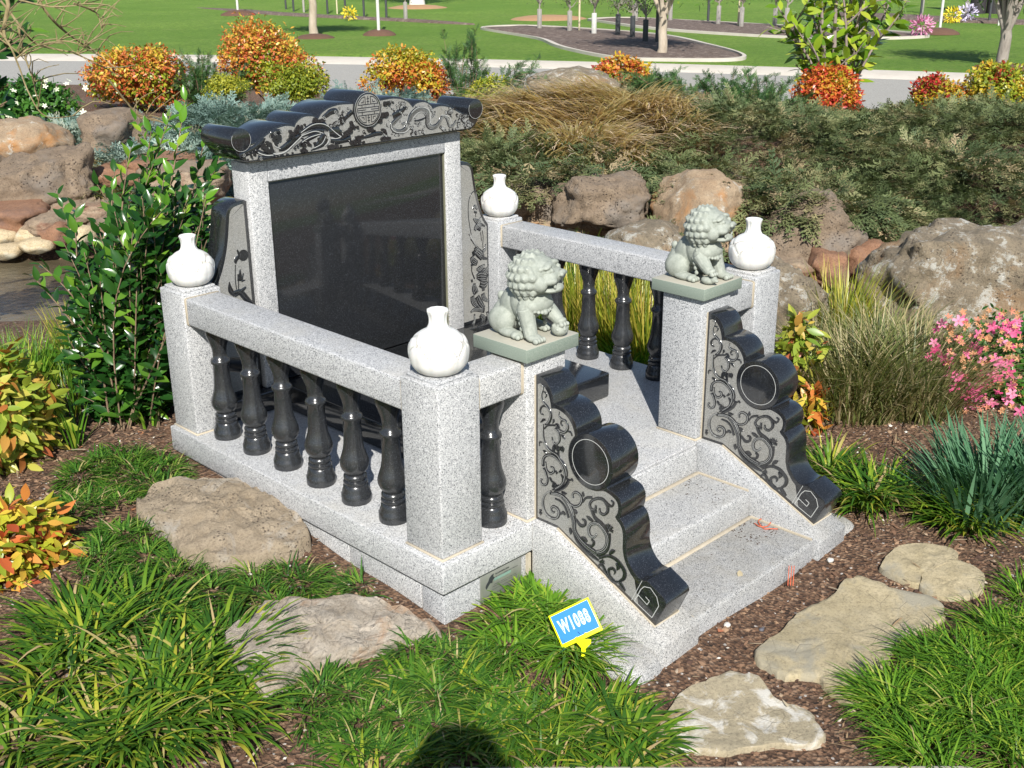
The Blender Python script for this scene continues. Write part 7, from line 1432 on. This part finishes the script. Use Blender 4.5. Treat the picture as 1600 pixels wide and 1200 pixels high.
def sput(nm, me, m_, par, z=0.0, sc_=(1, 1, 1), loc=(0, 0)):
    me.transform(MS @ Matrix.Translation((loc[0], loc[1], z)) @ Matrix.Diagonal((sc_[0], sc_[1], sc_[2], 1))); return link(nm, me, par, m_)
bd = sput('board', box(-wS/2, wS/2, -hS/2, hS/2, -.0030, .0, .0014), yel, t)
sput('blue_label', box(-wS/2+.0052, wS/2-.0052, -hS/2+.011, hS/2-.0052, -.0008, .0006, .0), blu, bd)
for a in (-.013, .013): sput('clip', box(a-.003, a+.003, -hS/2+.0095, -hS/2+.0125, 0, .0016, .0004), yel, bd)
tx = dict(loc=(0, .0032), sc_=(.72, 1.42, 1))
sput('number', text_mesh('W1088', .033, .0013, .0002, 1.2), wht, bd, .0010, **tx)
sput('number', text_mesh('W1088', .033, .0004, .0002, 1.2), blu, bd, .0015, **tx)
sput('number', text_mesh('W1088', .033, .00005, .0002, 1.2), wht, bd, .0020, **tx)
sput('number', text_mesh('W1088', .033, -.0008, .0002, 1.2), blu, bd, .0025, **tx)
# funnel shaped neck and stake
mid = MS @ Vector((.003, -hS/2, -.0015)); foot = Vector(sp)+Vector((0, 0, -.04))
dv = (foot-mid).normalized(); sd = ex.copy(); sd = (sd-dv*sd.dot(dv)).normalized(); nz = sd.cross(dv)
V = []
for s, wd in ((0, .018), (.010, .018), (.024, .0055), ((foot-mid).length, .0045)):
    for a, b in ((-1, -1), (1, -1), (1, 1), (-1, 1)): V.append(tuple(mid+dv*s+sd*wd*a+nz*.0015*b))
Fc = [(0, 1, 2, 3), (12, 15, 14, 13)]+[(k*4+i, k*4+4+i, k*4+4+(i+1) % 4, k*4+(i+1) % 4) for k in range(3) for i in range(4)]
link('stake', mesh(V, Fc), t, yel)
# twist of red plastic wire on the lowest tread, and a strand hanging over it
red = m_plain('faded_red_wire', (.60, .12, .05), .5)
z0 = .0625
c0 = GF(1193, 822, z0); sc2 = .0016
w_ = [(-14, -5), (-6, 2), (6, 0), (12, -8), (6, -14), (-8, -8), (0, 4), (10, 6), (22, 5)]
pts = [tuple(GF(1193+a, 822+b*.9, z0)+np.array([0, 0, .003*(i % 2)])) for i, (a, b) in enumerate(w_)]
q = smooth_line(pts, 6); o_ = link('wire', tubes([([tuple(p) for p in q], .0016, 6)]), None, red); tag(o_, 'twisted red wire lying in the corner of the lowest step', 'wire', 'red wires at the steps')
v_, f_ = merge([tube([tuple(GF(1233+i*4, 884, .055)), tuple(GF(1232+i*4, 900, .025)), tuple(GF(1231+i*4, 915, .004))], .0012, 5) for i in range(3)]); o_ = link('wire', mesh(v_, f_), None, red); tag(o_, 'reddish plastic strands hanging over the front of the lowest step', 'wire', 'red wires at the steps')
lf = m_plain('dry_leaf', (.36, .22, .11), .7)
def dry_leaf(label, px, py, z, s, seed, mat=lf, grp='fallen dry leaves'):
    p = G(px, py) if z is None else GF(px, py, z); T, Q = LEAFW; T = T*np.array([s, s*1.3, s]); T[:, 2] += s*.18; o_ = bpy.data.objects.new('fallen_leaf', npmesh(T, Q)); COL.objects.link(o_); o_.data.materials.append(mat); o_.location = p; o_.rotation_euler = (rad(seed*17 % 30-15), rad(-seed*11 % 20), seed*1.9); tag(o_, label, 'leaf', grp)
dry_leaf('square tan scrap lying in the middle of the lowest step', 1155, 893, .0625, .030, 2, m_plain('tan_scrap', (.40, .34, .22), .8), None)
for i, (px, py, lab) in enumerate([(486, 832, 'curled orange brown leaf behind the sand coloured boulder'), (500, 846, 'orange dry leaf under the curled one, by the platform'), (232, 660, 'long brown dead leaf at the foot of the back left post'), (215, 676, 'brown leaf lying on bare soil below the dark shrub'), (205, 800, 'dead leaf between the two dark grass patches'), (130, 700, 'dry purple brown leaf at the left on the soil'), (1170, 1115, 'grey brown leaf between two stepping stones'), (1122, 990, 'small orange leaf beside the largest stepping stone')]):
    dry_leaf(lab, px, py, None, .045 if i < 3 else .03, i+3, m_plain('dry_leaf_%s' % 'abcdefgh'[i], (.34+.03*i, .20, .10), .7))
# thin scatter of dead blades and leaf scraps over soil, carpet and stones
n = 900; U_ = 1.95+rng.random(n)*2.6; V_ = -1.9+rng.random(n)*3.9; X_, Y_ = xy(U_, V_); k_ = ~((X_ > -.03) & (X_ < 1.57) & (Y_ > -.5) & (Y_ < 1.36)); X_, Y_ = X_[k_], Y_[k_]; n = len(X_)
lit = blades(np.stack([X_, Y_, H(X_, Y_)+.008+.02*rng.random(n)**3], -1), rng.random(n)*6.28, .02+.07*rng.random(n)**2, .0022+.004*rng.random(n)**3, 1.35+.3*rng.random(n), 1.5+.4*rng.random(n), 4)
put('litter', lit, m_leaf('dead_blade', [(0, (.14, .085, .05)), (.5, (.34, .24, .14)), (1, (.52, .44, .32))], .7, .15), lab='dead tan blades and leaf scraps lying over the mulch and stones', cat='litter', kind='stuff')
peb = m_plain('white_pebble', (.62, .60, .55), .7)
for i, (px, py, s, lab) in enumerate([(1136, 978, .011, 'largest white chip in the mulch below the lowest step'), (1190, 985, .009, 'dark grey pebble in the mulch between step and big stepping stone'), (1297, 877, .012, 'buff pebble just right of the right wall end'), (760, 1060, .012, 'white chip lying in front of the number sign clump')]):
    p = G(px, py); V, Fc = ICO[2]; rr = np.random.default_rng(i); V = V*(1+rr.normal(0, .12, (len(V), 1)))*np.array([1, .8, .55])*s; o_ = bpy.data.objects.new('pebble', npmesh(V, Fc)); COL.objects.link(o_); o_.data.materials.append(peb if i != 1 else m_plain('dark_pebble', (.12, .12, .14), .6)); o_.location = p+np.array([0, 0, s*.3]); tag(o_, lab, 'pebble', 'loose pebbles in the mulch')

# ------------------------------------------------------------------ the photographer, standing on the path; only the shadow of the head enters the photo
def person():
    ft = xy(-.16, .02); t = thing('person', 'person in a sun hat, seen only as a head shadow at the bottom edge', 'person', (ft[0], ft[1], .0))
    def L(u, v, z): x, y = xy(u, v); return (x, y, z)
    J = {'pelvis': (-.18, 0, .95, .125), 'waist': (-.18, 0, 1.10, .115), 'chest': (-.18, 0, 1.30, .135), 'neck0': (-.18, 0, 1.46, .065), 'neck1': (-.165, 0, 1.54, .055), 'head0': (-.165, 0, 1.62, .082), 'head1': (-.175, 0, 1.70, .088), 'head2': (-.18, 0, 1.765, .06)}
    E_ = [('pelvis', 'waist'), ('waist', 'chest'), ('chest', 'neck0'), ('neck0', 'neck1'), ('neck1', 'head0'), ('head0', 'head1'), ('head1', 'head2')]
    for s, n in ((-1, 'l'), (1, 'r')):
        J.update({n+'sh': (-.18, s*.19, 1.40, .062), n+'el': (-.13, s*.30, 1.20, .045), n+'wr': (-.06, s*.13, 1.44, .030), n+'ha': (-.045, s*.09, 1.50, .034), n+'hip': (-.18, s*.09, .90, .088), n+'kn': (-.17, s*.12, .50, .062), n+'an': (-.20, s*.13, .10, .042), n+'to': (-.07, s*.15, .045, .036)})
        E_ += [('chest', n+'sh'), (n+'sh', n+'el'), (n+'el', n+'wr'), (n+'wr', n+'ha'), ('pelvis', n+'hip'), (n+'hip', n+'kn'), (n+'kn', n+'an'), (n+'an', n+'to')]
    # five fingers each side holding the camera body
    for s, n in ((-1, 'l'), (1, 'r')):
        for k in range(5):
            a = (-.040+.004*k, s*(.075-.0), 1.525-.018*k, .0095); b = (-.030, s*.050, 1.535-.018*k, .0085)
            if k == 4: a = (-.055, s*.075, 1.49, .011); b = (-.052, s*.050, 1.505, .010)
            J[n+'f%da' % k] = a; J[n+'f%db' % k] = b; E_ += [(n+'ha', n+'f%da' % k), (n+'f%da' % k, n+'f%db' % k)]
    names = list(J); idx = {n: i for i, n in enumerate(names)}; me = bpy.data.meshes.new('body'); me.from_pydata([L(*J[n][:3]) for n in names], [(idx[a], idx[b]) for a, b in E_], [])
    ob = bpy.data.objects.new('tmp', me); COL.objects.link(ob); ob.modifiers.new('s', 'SKIN'); ob.modifiers.new('d', 'SUBSURF').levels = 2
    sv = me.skin_vertices[0].data
    for n in names: sv[idx[n]].radius = (J[n][3], J[n][3])
    sv[idx['pelvis']].use_root = True
    dg = bpy.context.evaluated_depsgraph_get(); dg.update(); out = bpy.data.meshes.new_from_object(ob.evaluated_get(dg)); bpy.data.objects.remove(ob)
    b_ = NB('person_skin_and_clothes'); z = b.n if False else None
    sx = b_.n('SeparateXYZ'); b_.l(b_.n('NewGeometry').outputs['Position'], sx.inputs[0]); mr_ = b_.n('MapRange'); mr_.inputs['From Min'].default_value = 0; mr_.inputs['From Max'].default_value = 2; b_.l(sx.outputs[2], mr_.inputs[0])
    b_.base(b_.ramp(mr_.outputs[0], [(0, (.03, .02, .015)), (.055, (.04, .05, .09)), (.49, (.22, .24, .27)), (.735, (.50, .32, .23))], 'CONSTANT')); b_.rough(.8)
    link('body', out, t, b_.m)
    V, Fc = ICO[3]; Vh = V*np.array([.098, .108, .098]); Vh = Vh*(1+.04*np.sin(V[:, :1]*19+V[:, 1:2]*13)); keep = V[:, 2] > -.3; hx, hy = xy(-.200, 0); me = npmesh(Vh+np.array([hx, hy, 1.715]), Fc[np.all(keep[Fc], axis=1)], True); link('hair', me, t, m_plain('dark_hair', (.03, .02, .015), .6))
    hx, hy = xy(-.15, 0); link('hat', lathe([(.122, 1.755), (.126, 1.760), (.122, 1.765), (.100, 1.780), (.095, 1.82), (.082, 1.85), (.03, 1.862), (.002, 1.863)], (hx, hy, 0), 32), t, m_plain('straw_hat', (.5, .42, .28), .8))
    nx, ny = xy(-.075, 0); me = lathe([(.006, -.02), (.015, -.012), (.013, 0), (.007, .02), (.002, .03)], (nx, ny, 1.635), 10); link('nose', me, t, b_.m)
    for s in (-1, 1):
        ex_, ey_ = xy(-.088, s*.032); link('eye', npmesh(ICO[2][0]*.012+np.array([ex_, ey_, 1.672]), ICO[2][1]), t, m_plain('eye_%s' % ('a' if s < 0 else 'b'), (.6, .6, .6), .3)); ax, ay = xy(-.175, s*.092); link('ear', npmesh(ICO[2][0]*np.array([.02, .02, .03])+np.array([ax, ay, 1.655]), ICO[2][1]), t, b_.m)
person()
